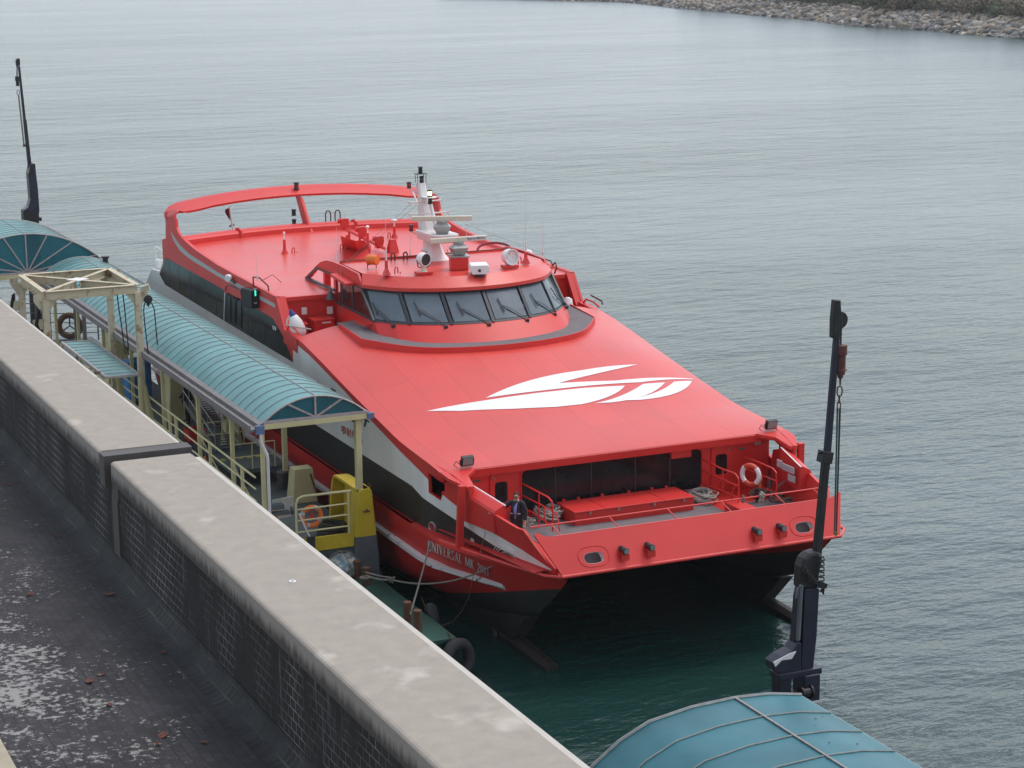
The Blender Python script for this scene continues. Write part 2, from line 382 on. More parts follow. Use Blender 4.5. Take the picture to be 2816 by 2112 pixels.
# scrub on the bank
def leaf_mat(name, col):
    return mat(name, col, 0.8, var=0.45, scale=1.5)
M_leafs = [leaf_mat('scrub_green', (0.055, 0.085, 0.035)), leaf_mat('scrub_olive', (0.095, 0.10, 0.05)), leaf_mat('scrub_dry', (0.14, 0.11, 0.07))]
M_twig = mat('twigs', (0.09, 0.065, 0.045), 0.9)
def bush_meshes(k):
    rnd = random.Random(100+k); mb = MB()
    lobes = [(Vector((rnd.uniform(-2.2, 2.2), rnd.uniform(-1.5, 1.5), rnd.uniform(0.8, 2.4))), rnd.uniform(0.7, 1.4)) for _ in range(8)]
    for _ in range(620):
        c, r_ = rnd.choice(lobes); d = Vector((rnd.gauss(0, 1), rnd.gauss(0, 1), rnd.gauss(0, 1))).normalized()
        p = c+d*r_*rnd.uniform(0.5, 1.1)
        if p.z < 0: p.z = rnd.uniform(0, .5)
        a = Vector((rnd.uniform(-1, 1), rnd.uniform(-1, 1), rnd.uniform(-1, 1))).normalized(); b_ = a.orthogonal().normalized(); s_ = rnd.uniform(.14, .30)
        mb.add([p-a*s_, p+b_*s_*.6, p+a*s_, p-b_*s_*.6], [(0, 1, 2, 3)])
    tw = MB()
    for c, r_ in lobes:
        tw.tube([(rnd.uniform(-.3, .3), rnd.uniform(-.3, .3), -.3), c*0.5+Vector((0, 0, .2)), c], 0.06, 5, r2=0.02)
    return mb, tw
protos = []
for k in range(6):
    mb, tw = bush_meshes(k)
    lf = bpy.data.meshes.new('foliage'); lf.from_pydata([tuple(v) for v in mb.v], [], mb.f); lf.materials.append(M_leafs[k % 3])
    st = bpy.data.meshes.new('stem'); st.from_pydata([tuple(v) for v in tw.v], [], tw.f); st.materials.append(M_twig)
    protos.append((lf, st))
rnd = random.Random(11)
bl = [('dry brownish scrub bush on top of the rock embankment', 2), ('dark green scrub bush on top of the rock embankment', 0), ('olive green scrub bush on top of the rock embankment', 1)]
for k in range(110):
    t = 3.2+(nsh-3.2)*((k+rnd.random()*.8)/110)**0.9
    lay = k % 3
    p = shore_pt(t, 9.2+lay*2.6+rnd.uniform(-1, 1), 3.5)
    kk = rnd.randrange(6); lf, st = protos[kk]
    lab = [b for b in bl if b[1] == kk % 3][0][0]
    e = thing('scrub_bush', lab, 'bush', p, 'scrub bushes, ' + ['dark green', 'olive', 'dry'][kk % 3] + ' ones')
    s_ = rnd.uniform(.9, 1.45); e.scale = (s_*1.2, s_*1.2, s_*rnd.uniform(.8, 1.1)); e.rotation_euler[2] = rnd.uniform(0, 6.3)
    for nm, me in (('foliage', lf), ('stem', st)):
        o = bpy.data.objects.new(nm, me); C.objects.link(o); o.parent = e
# a low shed showing at the frame edge behind the scrub
ps = shore_pt(nsh-1.6, 34, 4.6)
t_ = thing('shed', 'small pale shed with a red door behind the shore scrub at the top edge', 'shed', ps)
mb = MB(); mb.obox(ps+Vector((0,0,1.6)), dsh*5, nb*3, (0,0,1.6)); mb.build('wall', M_white, t_)
mb = MB(); mb.prism([ps-dsh*5.3-nb*3.3+Vector((0,0,3.2)), ps-dsh*5.3+Vector((0,0,4.6)), ps-dsh*5.3+nb*3.3+Vector((0,0,3.2))], dsh*10.6); mb.build('roof', M_greyp, t_)
mb = MB(); mb.obox(ps-nb*3.02+dsh*1.5+Vector((0,0,1.2)), dsh*1.1, nb*.05, (0,0,1.2)); mb.build('door', M_red, t_)

# ---- terrace floor with small dark tiles, bird droppings
def tile_mat(name, plane, col, grout, bw, rh, drop=0.0, stain=False):
    m = bpy.data.materials.new(name); m.use_nodes = True; N, L = nodes(m); b = N['Principled BSDF']
    tc = N.new('ShaderNodeTexCoord'); sx = N.new('ShaderNodeSeparateXYZ'); L.new(tc.outputs['Object'], sx.inputs[0])
    cb = N.new('ShaderNodeCombineXYZ'); L.new(sx.outputs[plane[0]], cb.inputs[0]); L.new(sx.outputs[plane[1]], cb.inputs[1])
    # slight wobble so that the courses are not ruler-straight
    nw = N.new('ShaderNodeTexNoise'); nw.inputs['Scale'].default_value = 2.5; L.new(tc.outputs['Object'], nw.inputs['Vector'])
    vm = N.new('ShaderNodeVectorMath'); vm.operation = 'SCALE'; vm.inputs['Scale'].default_value = 0.02; L.new(nw.outputs['Color'], vm.inputs[0])
    va = N.new('ShaderNodeVectorMath'); L.new(cb.outputs[0], va.inputs[0]); L.new(vm.outputs[0], va.inputs[1])
    br = N.new('ShaderNodeTexBrick'); br.offset = 0.5; br.inputs['Scale'].default_value = 1
    br.inputs['Brick Width'].default_value = bw; br.inputs['Row Height'].default_value = rh
    br.inputs['Mortar Size'].default_value = 0.007; br.inputs['Mortar Smooth'].default_value = 0.3; br.inputs['Bias'].default_value = 0
    br.inputs['Color1'].default_value = (*[c*0.82 for c in col], 1); br.inputs['Color2'].default_value = (*[c*1.22 for c in col], 1)
    L.new(va.outputs[0], br.inputs['Vector'])
    # grout whitened by lime only in patches
    n = N.new('ShaderNodeTexNoise'); n.inputs['Scale'].default_value = 1.4; n.inputs['Detail'].default_value = 6
    mpz = N.new('ShaderNodeMapping'); mpz.inputs['Scale'].default_value = (1, 1, 0.45 if stain else 1); L.new(tc.outputs['Object'], mpz.inputs[0]); L.new(mpz.outputs[0], n.inputs['Vector'])
    cr = N.new('ShaderNodeValToRGB'); cr.color_ramp.elements[0].position = 0.42; cr.color_ramp.elements[1].position = 0.66
    cr.color_ramp.elements[0].color = (*[c*0.8 for c in col], 1); cr.color_ramp.elements[1].color = (*grout, 1)
    L.new(n.outputs['Fac'], cr.inputs[0]); L.new(cr.outputs[0], br.inputs['Mortar'])
    src = br.outputs['Color']
    # broad grime
    n2 = N.new('ShaderNodeTexNoise'); n2.inputs['Scale'].default_value = 0.8; n2.inputs['Detail'].default_value = 7; n2.inputs['Roughness'].default_value = .65; L.new(tc.outputs['Object'], n2.inputs['Vector'])
    mr = N.new('ShaderNodeMapRange'); mr.inputs['From Min'].default_value = 0.3; mr.inputs['From Max'].default_value = 0.7; mr.inputs['To Min'].default_value = 0.55; mr.inputs['To Max'].default_value = 1.3
    L.new(n2.outputs['Fac'], mr.inputs['Value'])
    mu = N.new('ShaderNodeVectorMath'); mu.operation = 'SCALE'; L.new(src, mu.inputs[0]); L.new(mr.outputs[0], mu.inputs['Scale']); src = mu.outputs[0]
    if stain:      # pale lime weeping down the tiles in streaks
        mp2 = N.new('ShaderNodeMapping'); mp2.inputs['Scale'].default_value = (1, 5, 0.5); L.new(tc.outputs['Object'], mp2.inputs[0])
        n3 = N.new('ShaderNodeTexNoise'); n3.inputs['Scale'].default_value = 2.2; n3.inputs['Detail'].default_value = 5; L.new(mp2.outputs[0], n3.inputs['Vector'])
        m3 = N.new('ShaderNodeMapRange'); m3.inputs['From Min'].default_value = 0.6; m3.inputs['From Max'].default_value = 0.76; m3.inputs['To Max'].default_value = 0.55
        L.new(n3.outputs['Fac'], m3.inputs['Value']); mx = N.new('ShaderNodeMixRGB'); mx.inputs[2].default_value = (0.16, 0.165, 0.17, 1)
        L.new(m3.outputs[0], mx.inputs[0]); L.new(src, mx.inputs[1]); src = mx.outputs[0]
    if drop:       # bird droppings: splashes clustered in patches
        n4 = N.new('ShaderNodeTexNoise'); n4.inputs['Scale'].default_value = 13; n4.inputs['Detail'].default_value = 9; n4.inputs['Roughness'].default_value = .72; L.new(tc.outputs['Object'], n4.inputs['Vector'])
        n5 = N.new('ShaderNodeTexNoise'); n5.inputs['Scale'].default_value = 1.3; n5.inputs['Detail'].default_value = 3; L.new(tc.outputs['Object'], n5.inputs['Vector'])
        gx = N.new('ShaderNodeMapRange'); gx.inputs['From Min'].default_value = 5.2; gx.inputs['From Max'].default_value = 3.6; gx.inputs['To Max'].default_value = 0.12
        L.new(sx.outputs[0], gx.inputs['Value'])
        ad = N.new('ShaderNodeMath'); ad.operation = 'MULTIPLY_ADD'; ad.inputs[1].default_value = 0.55; L.new(n5.outputs['Fac'], ad.inputs[0]); L.new(n4.outputs['Fac'], ad.inputs[2])
        a2 = N.new('ShaderNodeMath'); L.new(ad.outputs[0], a2.inputs[0]); L.new(gx.outputs[0], a2.inputs[1])
        m4 = N.new('ShaderNodeMapRange'); m4.inputs['From Min'].default_value = drop; m4.inputs['From Max'].default_value = drop+0.03; L.new(a2.outputs[0], m4.inputs['Value'])
        mx = N.new('ShaderNodeMixRGB'); mx.inputs[2].default_value = (0.28, 0.27, 0.255, 1); L.new(m4.outputs[0], mx.inputs[0]); L.new(src, mx.inputs[1]); src = mx.outputs[0]
    L.new(src, b.inputs['Base Color']); b.inputs['Roughness'].default_value = 0.78; b.inputs['Specular IOR Level'].default_value = 0.3
    bp_ = N.new('ShaderNodeBump'); bp_.inputs['Strength'].default_value = 0.6; bp_.inputs['Distance'].default_value = 0.004; bp_.invert = True
    L.new(br.outputs['Fac'], bp_.inputs['Height']); L.new(bp_.outputs[0], b.inputs['Normal'])
    return m
M_floor = tile_mat('floor_tiles', (1, 0), (0.042, 0.039, 0.042), (0.018, 0.017, 0.016), 0.125, 0.10, drop=0.950)
M_wallt = tile_mat('wall_tiles', (1, 2), (0.024, 0.024, 0.023), (0.26, 0.255, 0.235), 0.15, 0.105, stain=True)
M_skirt = tile_mat('skirting_tiles', (1, 2), (0.028, 0.029, 0.031), (0.10, 0.095, 0.075), 0.12, 0.11)
ZF = 12.6
mb = MB(); mb.box(-6, 5.16, 6, 40, ZF-0.3, ZF)
o = mb.build('terrace_floor', M_floor); struct(o)
# beige kerb in the near corner
t_ = MB(); t_.box(2.2, 3.03, 10, 18.9, ZF+0.004, ZF+0.10)
tag(t_.build('stone_kerb', mat('beige_stone', (0.38, 0.33, 0.24), 0.8, var=0.1, scale=6, bump=0.2), bevel=.01), 'beige stone kerb on the tiled terrace at the bottom left corner', 'kerb')

# ---- parapet wall
M_cop = mat('granite_coping', (0.325, 0.283, 0.235), 0.8, var=0.10, scale=5, bump=0.15, bscale=60)
def speckle(m, zlim=True):
    N, L = nodes(m); b = N['Principled BSDF']; src = b.inputs['Base Color'].links[0].from_socket; tc = N['Texture Coordinate']
    n = N.new('ShaderNodeTexNoise'); n.inputs['Scale'].default_value = 55; n.inputs['Detail'].default_value = 3; L.new(tc.outputs['Object'], n.inputs['Vector'])
    mr = N.new('ShaderNodeMapRange'); mr.inputs['From Min'].default_value = 0.62; mr.inputs['From Max'].default_value = 0.72; mr.inputs['To Max'].default_value = .55; L.new(n.outputs['Fac'], mr.inputs['Value'])
    mx = N.new('ShaderNodeMixRGB'); mx.inputs[2].default_value = (0.20, 0.18, 0.16, 1); L.new(mr.outputs[0], mx.inputs[0]); L.new(src, mx.inputs[1])
    n2 = N.new('ShaderNodeTexNoise'); n2.inputs['Scale'].default_value = 1.6; n2.inputs['Detail'].default_value = 5; L.new(tc.outputs['Object'], n2.inputs['Vector'])
    m2 = N.new('ShaderNodeMapRange'); m2.inputs['From Min'].default_value = 0.62; m2.inputs['From Max'].default_value = 0.74; m2.inputs['To Max'].default_value = .5; L.new(n2.outputs['Fac'], m2.inputs['Value'])
    mx2 = N.new('ShaderNodeMixRGB'); mx2.inputs[2].default_value = (0.60, 0.55, 0.47, 1); L.new(m2.outputs[0], mx2.inputs[0]); L.new(mx.outputs[0], mx2.inputs[1])
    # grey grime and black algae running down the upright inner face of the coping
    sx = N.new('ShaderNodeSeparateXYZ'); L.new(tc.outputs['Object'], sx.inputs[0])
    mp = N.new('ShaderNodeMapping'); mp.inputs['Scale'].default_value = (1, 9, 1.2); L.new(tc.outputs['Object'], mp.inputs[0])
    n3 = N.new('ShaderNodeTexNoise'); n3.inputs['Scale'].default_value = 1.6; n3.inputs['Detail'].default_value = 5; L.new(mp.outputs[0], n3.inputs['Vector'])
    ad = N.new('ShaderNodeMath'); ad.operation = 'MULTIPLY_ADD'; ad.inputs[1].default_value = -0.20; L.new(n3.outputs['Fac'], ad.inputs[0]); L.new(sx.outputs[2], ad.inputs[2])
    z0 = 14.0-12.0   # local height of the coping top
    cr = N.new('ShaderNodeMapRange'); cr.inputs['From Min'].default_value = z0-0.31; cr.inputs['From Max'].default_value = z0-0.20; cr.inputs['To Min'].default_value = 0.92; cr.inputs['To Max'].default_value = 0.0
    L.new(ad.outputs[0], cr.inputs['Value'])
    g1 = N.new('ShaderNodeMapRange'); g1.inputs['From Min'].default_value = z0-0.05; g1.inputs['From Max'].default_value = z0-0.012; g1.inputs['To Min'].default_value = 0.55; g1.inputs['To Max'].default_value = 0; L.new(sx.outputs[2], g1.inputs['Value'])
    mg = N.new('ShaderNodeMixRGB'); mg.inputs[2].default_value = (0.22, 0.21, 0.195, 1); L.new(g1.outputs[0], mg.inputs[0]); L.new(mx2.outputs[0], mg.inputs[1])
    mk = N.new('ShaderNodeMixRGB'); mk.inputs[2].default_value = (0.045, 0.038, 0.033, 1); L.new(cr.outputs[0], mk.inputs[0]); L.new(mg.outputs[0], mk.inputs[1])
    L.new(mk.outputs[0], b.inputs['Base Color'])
speckle(M_cop)
M_lip = mat('pale_metal_lip', (0.50, 0.46, 0.40), 0.55, var=0.08)
M_joint = mat('dark_flashing', (0.075, 0.066, 0.060), 0.6, var=0.15, scale=4)
W = thing('parapet_wall', 'long dark tiled parapet wall with broad pale granite coping', 'wall', (5.9, 20, 12.0))
mb = MB(); mb.box(5.41, 6.30, 4, 45, -1, 13.74); mb.build('tiled_face', M_wallt, W)
for a, b_ in ((4, 23.62), (24.22, 45)):
    # rounded nose on the inner edge
    prof = [(5.33, 13.74), (5.33, 13.975), (5.345, 13.992), (5.37, 14.0), (6.30, 14.0), (6.30, 13.72)]
    mb = MB(); mb.prism([(x, a, z) for x, z in prof], (0, b_-a, 0)); mb.build('coping', M_cop, W)
mb = MB(); mb.box(6.305, 6.385, 4, 23.5, 13.80, 13.975); mb.box(6.305, 6.385, 24.4, 45, 13.80, 13.96); mb.build('outer_lip', M_lip, W, bevel=.008)
mb = MB(); mb.box(5.325, 6.42, 23.96, 24.215, 13.6, 13.992); mb.box(5.40, 6.42, 23.63, 23.955, 13.5, 13.90); mb.box(5.395, 5.43, 23.66, 23.95, 12.62, 13.5); mb.build('expansion_joint', M_joint, W)
# unseen concrete apron below the wall, added to darken reflections in the ferry side
qa = MB(); qa.box(6.32, 12.4, 2, 130, -1, 3.0); tag(qa.build('unseen_quay', mat('quay_concrete', (.13, .125, .115), .9, var=.2, scale=.6, bump=.2)), 'unseen concrete apron added below the parapet wall to darken reflections in the ferry side', 'unseen_quay')
# coved tile skirting where wall meets floor
prof = [(5.405, ZF+.20), (5.405, ZF+.001)] 
mb = MB(); rows = []
for k in range(7):
    a = k/6*math.pi/2; rows.append([(5.40-0.25*(1-math.cos(a)) , y, ZF+0.003+0.22*(1-math.sin(a))) for y in (6, 40)])
mb.grid(rows); mb.build('coved_skirting', M_skirt, W, smooth=True)
mb = MB(); c0 = at(804, 1600, 'z', 14.0); mb.torus(c0+Vector((0,0,.004)), (0,0,1), .028, .009, 20, 6); mb.build('survey_stud', M_white, W)
# dead leaves and a pebble
M_leafd = mat('dead_leaf', (0.13, 0.04, 0.022), 0.8, var=0.3, scale=8)
def leaf(p, rz, s_, k):
    rnd = random.Random(k); mb = MB(); pts = []
    for i in range(9):
        a = 2*math.pi*i/9; pts.append(Vector((math.cos(a)*s_*1.5*rnd.uniform(.7, 1.1), math.sin(a)*s_*.8*rnd.uniform(.7, 1.1), rnd.uniform(.004, .03))))
    c = Vector((0, 0, .02)); Rm = Matrix.Rotation(rz, 3, 'Z'); base = Vector(p)
    mb.add([base+c]+[base+Rm @ q for q in pts], [(0, i+1, (i+1) % 9+1) for i in range(9)])
    return mb.build('dead_leaf', M_leafd, solid=.004)
for k, (x, y) in enumerate(((301, 1637), (246, 1875), (279, 1857), (447, 2025), (449, 1796), (82, 1637), (302, 1941), (26, 1335), (434, 2048), (562, 2044), (160, 1478))):
    p = at(x, y, 'z', ZF+.004); tag(leaf(p, k*1.3, .055 if k in (0, 1, 3) else .032, k), 'curled reddish brown dead leaf lying on the dark tiled floor', 'leaf', 'dead leaves on the terrace tiles')
p = at(270, 1030, 'z', 14.0); mb = MB()
me = rock_mesh(77, .045); mb.add([p+Vector((0,0,.03))+v.co for v in me.vertices], [tuple(f.vertices) for f in me.polygons]); tag(mb.build('pebble', M_rocks[3]), 'small dark pebble near the outer edge of the pale coping', 'pebble')

# ================================================================== FERRY
U0 = 27.523
F = thing('ferry', 'big red catamaran ferry with white bird emblem on its foredeck, moored at the pontoon', 'ferry', (U0, 68, 0))
def mirror(mb):
    m = MB(); m.v = [Vector((2*U0-p.x, p.y, p.z)) for p in mb.v]; m.f = [tuple(reversed(f)) for f in mb.f]; m.m = list(mb.m); return m
def both(mb, name, mt, parent, **k):
    a = mb.build(name, mt, parent, **k); b = mirror(mb).build(name, mt, parent, **k); return a, b
def sweep_v(knots, step=0.5):
    vs = sorted(set(knots)); out = []
    for a, b in zip(vs, vs[1:]):
        n = max(1, int(math.ceil((b-a)/step)))
        out += [a+(b-a)*i/n for i in range(n)]
    return out+[vs[-1]]

# ---- demihulls: waterlines lofted from keel to gunwale
LEV = [  # z, stem v, outer u amidships, power, entry length, inner half beam
    (-1.5, 62.5, 23.0, .7, 8.0, .3), (-0.5, 58.6, 22.6, .7, 7.5, .9), (0.0, 56.4, 22.3, .68, 7.0, 1.2), (0.4, 54.2, 22.1, .70, 6.5, 1.35), (0.8, 52.1, 21.9, .75, 6.0, 1.5),
    (1.4, 50.35, 21.75, .90, 5.2, 1.7), (2.05, 49.5, 21.6, 1.0, 4.7, 1.8), (2.5, 48.95, 21.55, .90, 4.7, 1.9), (2.95, 48.45, 21.5, .85, 4.6, 1.95)]
UC = 23.3
def levint(z):
    z = max(LEV[0][0], min(LEV[-1][0], z))
    for a, b in zip(LEV, LEV[1:]):
        if z <= b[0]:
            t = (z-a[0])/(b[0]-a[0]); return [lerp(p, q, t) for p, q in zip(a, b)]
def hull_u(v, z, inner=False):
    L_ = levint(z); d = max(0, v-L_[1]); s_ = min(1, d/L_[4])**L_[3]
    return UC+s_*L_[5] if inner else UC-(UC-L_[2])*s_
zs = [-1.5, -1.0, -0.5, -0.2, 0.0, 0.2, 0.4, 0.6, 0.8, 1.0, 1.2, 1.4, 1.6, 1.8, 2.05, 2.28, 2.5, 2.72, 2.95]
ds = [0, .02, .08, .2, .4, .7, 1.1, 1.6, 2.2, 3, 4, 5.5, 7.5, 10, 14, 20, 28]
rows = []
for z in zs:
    L_ = levint(z); row = []
    for d in reversed(ds): row.append((hull_u(min(86.5, L_[1]+d), z), min(86.5, L_[1]+d), z))
    for d in ds[1:]: row.append((hull_u(min(86.5, L_[1]+d), z, True), min(86.5, L_[1]+d), z))
    row = [(row[0][0], 86.5, z)]+row+[(row[-1][0], 86.5, z)]
    rows.append(row)
mb = MB(); mb.grid(rows); mb.poly([r_[0] for r_ in rows]+[r_[-1] for r_ in reversed(rows)])
def hull_mat():
    m = red_paint('hull_paint'); N, L = nodes(m); b = N['Principled BSDF']; src = b.inputs['Base Color'].links[0].from_socket; tc = N['Texture Coordinate']
    sx = N.new('ShaderNodeSeparateXYZ'); L.new(tc.outputs['Object'], sx.inputs[0])
    rise = N.new('ShaderNodeMapRange'); rise.inputs['From Min'].default_value = 56.0-68; rise.inputs['From Max'].default_value = 49.0-68
    rise.inputs['To Min'].default_value = 0.50; rise.inputs['To Max'].default_value = 2.55; L.new(sx.outputs[1], rise.inputs['Value'])
    sb = N.new('ShaderNodeMath'); sb.operation = 'SUBTRACT'; L.new(sx.outputs[2], sb.inputs[0]); L.new(rise.outputs[0], sb.inputs[1])
    mr = N.new('ShaderNodeMapRange'); mr.inputs['From Min'].default_value = -.012; mr.inputs['From Max'].default_value = .012; L.new(sb.outputs[0], mr.inputs['Value'])
    n = N.new('ShaderNodeTexNoise'); n.inputs['Scale'].default_value = 2; n.inputs['Detail'].default_value = 6; L.new(tc.outputs['Object'], n.inputs['Vector'])
    cr = N.new('ShaderNodeValToRGB'); cr.color_ramp.elements[0].color = (.020, .021, .020, 1); cr.color_ramp.elements[1].color = (.06, .057, .054, 1); L.new(n.outputs['Fac'], cr.inputs[0])
    mx = N.new('ShaderNodeMixRGB'); L.new(mr.outputs[0], mx.inputs[0]); L.new(cr.outputs[0], mx.inputs[1]); L.new(src, mx.inputs[2])
    L.new(mx.outputs[0], b.inputs['Base Color']); return m
M_hull = hull_mat()
H1, H2 = both(mb, 'hull', M_hull, F, smooth=True)
mb = MB(); mb.prism([(UC-.22, 50.75, 1.2), (UC-.22, 51.9, .1), (UC-.22, 52.0, -1.4), (UC-.22, 60, -1.4), (UC-.22, 60, .2), (UC-.22, 54, .6)], (.44, 0, 0)); both(mb, 'forefoot', M_forefoot, F)  # filler plate added between keel and bulb, coloured like the shade there
# white rubbing strake, scuffed
M_strake = mat('scuffed_white_strake', (0.66, 0.62, 0.60), 0.5, col2=(0.03, 0.03, 0.03), thr=(0.62, 0.68), scale=2.6, bump=0.2)
sv = [51.3, 51.45, 51.7, 52.1, 52.6, 53.3, 54, 55, 57, 60, 65, 72, 80, 86.3]
rows = []
for v in sv:
    u = hull_u(v, 2.05); tip = min(1, (v-51.2)/1.2); e = .02+.13*tip
    rows.append([(u+.05, v, 2.17), (u-e, v, 2.12), (u-e, v, 2.0), (u+.08, v, 1.90)])
mb = MB(); mb.grid(rows, closed=True); mb.poly(rows[0]); mb.poly(list(reversed(rows[-1])))
both(mb, 'rubbing_strake', M_strake, F)
# wet deck between the hulls, transom
mb = MB(); mb.box(U0-2.9, U0+2.9, 52.5, 86.4, 2.3, 2.9); mb.build('wet_deck', M_anti, F)

# ---- side shell
def sd(v, z):
    if v >= 55: return 21.67
    ub = 21.67+(55-v)*1.41/6.36; ut = 21.67+(55-v)*.91/5.5; t = max(0, min(1.5, (z-2.95)/1.22)); return ub+(ut-ub)*t
def SD(x, y):
    u = 21.67
    for _ in range(40):
        p = at(x, y, 'u', u); u = sd(p.y, p.z)
    return p
def band(mb, lo, hi, eps=0.0, v0=None, v1=None, extra=(), thick=0.0):
    v0 = v0 if v0 is not None else max(lo[0][0], hi[0][0]); v1 = v1 if v1 is not None else min(lo[-1][0], hi[-1][0])
    ks = [k for k in [p[0] for p in lo]+[p[0] for p in hi]+[v0, v1, 55.0]+list(extra) if v0 <= k <= v1]
    vs = sweep_v(ks, 0.4 if v0 < 55 else 2)
    def ring(v, e):
        a, b_ = pl(v, lo), pl(v, hi); n = 4
        return [(sd(v, a+(b_-a)*i/n)-e, v, a+(b_-a)*i/n) for i in range(n+1)]
    if not thick: mb.grid([ring(v, eps) for v in vs])
    else:
        mb.grid([ring(v, eps)+list(reversed(ring(v, eps-thick))) for v in vs], closed=True)
        mb.poly(ring(vs[0], eps)+list(reversed(ring(vs[0], eps-thick)))); mb.poly(list(reversed(ring(vs[-1], eps)+list(reversed(ring(vs[-1], eps-thick))))))
TOP = [(52.35, 4.80), (53.2, 4.97), (53.8, 5.02), (56.77, 5.20), (59.44, 5.62), (62.12, 6.06), (63.79, 6.36), (65.81, 6.68), (67.86, 6.86), (67.9, 6.86), (68.67, 7.84), (76, 7.98), (79, 8.16), (80.4, 8.30), (81.15, 8.42), (81.55, 8.56), (81.8, 8.76), (81.93, 9.08), (83.46, 9.08), (83.52, 8.6), (83.6, 8.06), (84.2, 7.95), (84.22, 7.1), (84.9, 6.5), (86.2, 6.42), (87.36, 5.62)]
REDTOP = TOP
BL = [(52.35, 2.95), (87.36, 2.95)]
mb = MB()
mb.cur = 0
# hole ahead of the bulkhead: split the red shell round it
hv0, hv1, hz0, hz1 = 53.15, 54.62, 4.02, 4.72
band(mb, [(54.62, 2.9), (84.2, 2.9)], TOP, v0=54.62, v1=84.2, thick=.10)
band(mb, [(53.45, 2.9), (54.62, 2.9)], [(53.45, 4.44), (53.88, 4.32), (53.97, 4.02), (54.62, 4.12)], v0=53.45, v1=54.62, thick=.10)
band(mb, [(53.45, 4.56), (54.62, 4.72)], TOP, v0=53.45, v1=54.62, thick=.10)
band(mb, [(52.35, 2.9), (53.45, 2.9)], TOP, v0=52.35, v1=53.45, thick=.10)
# white stern quarter
mb.cur = 1
band(mb, [(84.2, 2.9), (87.3, 2.9)], TOP, v0=84.2, v1=87.36, thick=.10)
# painted bands
WT = [(48.8, 3.21), (50.06, 3.48), (51.57, 3.68), (52.52, 3.90), (53.14, 4.05), (53.85, 4.24), (55.01, 4.64), (56.78, 4.91), (59.45, 5.38), (61.88, 5.85), (63.14, 6.05), (65.12, 6.38), (66.67, 6.54), (67.0, 6.56)]
WL_ = [(48.75, 3.16), (50.19, 3.15), (51.4, 3.25), (53.31, 3.60), (54.93, 3.87), (55.83, 4.04), (60.27, 4.05), (87.3, 4.10)]
BB = [(51.1, 2.955), (54.75, 2.955), (60.9, 2.96), (87.3, 2.96)]
band(mb, WL_, WT, eps=.004, v0=54.63, v1=66.95)
band(mb, WL_, [(66.95, 5.82), (75.6, 5.92), (84.01, 6.05), (84.2, 6.1)], eps=.004, v0=66.95, v1=84.2)
band(mb, WL_, [(52.4, 3.88), (53.15, 4.05), (53.85, 4.22), (53.98, 4.01), (54.62, 4.115)], eps=.004, v0=52.4, v1=54.63)
mb.cur = 2
band(mb, BB, WL_, eps=.004, v0=52.4, v1=87.3)
mb.cur = 3    # thin grey flash under the coaming sweeping up into the arch
ST = [(68.75, 7.44), (76, 7.56), (80, 7.70), (81.4, 7.84), (82.3, 8.12), (82.75, 8.5)]
SH = [(68.85, 7.585), (76, 7.72), (80, 7.90), (81.4, 8.10), (82.3, 8.36), (82.75, 8.52)]
band(mb, ST, SH, eps=.005, v0=68.8, v1=82.75)
both(mb, 'side_shell', [M_red, M_white, M_blackp, M_grey], F)
# upper window band, a strip of black glass with thin joints
WB_T = [(66.98, 5.84), (68.0, 6.55), (69.15, 7.02), (75.3, 7.15), (83.76, 7.25), (84.85, 6.40)]
WB_B = [(66.97, 5.81), (75.6, 5.92), (84.01, 6.05), (84.86, 6.38)]
mb = MB(); band(mb, WB_B, WB_T, eps=.008)
wb1, wb2 = both(mb, 'window_band', M_black, F)
for v in (70.2, 71.6, 72.2, 74.6, 76.3, 78.1, 79.9, 81.7, 83.2):
    a, b_ = pl(v, WB_B), pl(v, WB_T); mb = MB(); mb.box(21.67-.012, 21.67-.004, v-.02, v+.02, a+.02, b_-.02); both(mb, 'window_joint', M_dkmetal, F)
mb = MB(); mb.box(U0-5.6, U0+5.6, 84.3, 84.4, 2.9, 7.9); mb.build('stern_bulkhead', M_white, F)
mb = MB(); mb.box(U0-5.7, U0-3.2, 84.4, 87.2, 2.9, 5.6); mb.prism([(U0-5.75, 84.6, 6.4), (U0-5.75, 86.1, 6.38), (U0-5.75, 87.2, 5.62), (U0-5.75, 84.6, 5.62)], (1.3, 0, 0)); both(mb, 'stern_locker', M_white, F, bevel=.03)
mb = MB(); e = Vector((U0-5.5, 86.3, 6.4)); mb.lathe(e, (0, 0, 1), [(.0, .42), (.16, .38), (.21, .25), (.20, .08), (.12, 0)], 16); both(mb, 'satellite_dome', M_white, F, smooth=True)
mb = MB()
for v in (84.7, 85.5, 86.4): mb.tube([(U0-5.6, v, 6.3), (U0-5.6, v, 7.35)], .02, 6)
mb.tube([(U0-5.6, 84.7, 7.35), (U0-5.6, 86.4, 7.35)], .022, 6); mb.tube([(U0-5.6, 84.7, 6.85), (U0-5.6, 86.4, 6.85)], .018, 6); both(mb, 'stern_rail', M_white, F)

# ---- gunwale ledge at the bow: strip between hull and inset topside
rows = []
for v in sweep_v([48.66, 49.3, 50, 51, 52, 53, 54, 55.5], .4):
    rows.append([(max(hull_u(v, 2.95), 21.45)-.02, v, 2.985), (max(hull_u(v, 2.95), 21.45)-.02, v, 2.90), (sd(v, 2.95)+.05, v, 2.90), (sd(v, 2.95)+.05, v, 2.985)])
mb = MB(); mb.grid(rows, closed=True); both(mb, 'gunwale_ledge', M_red, F)
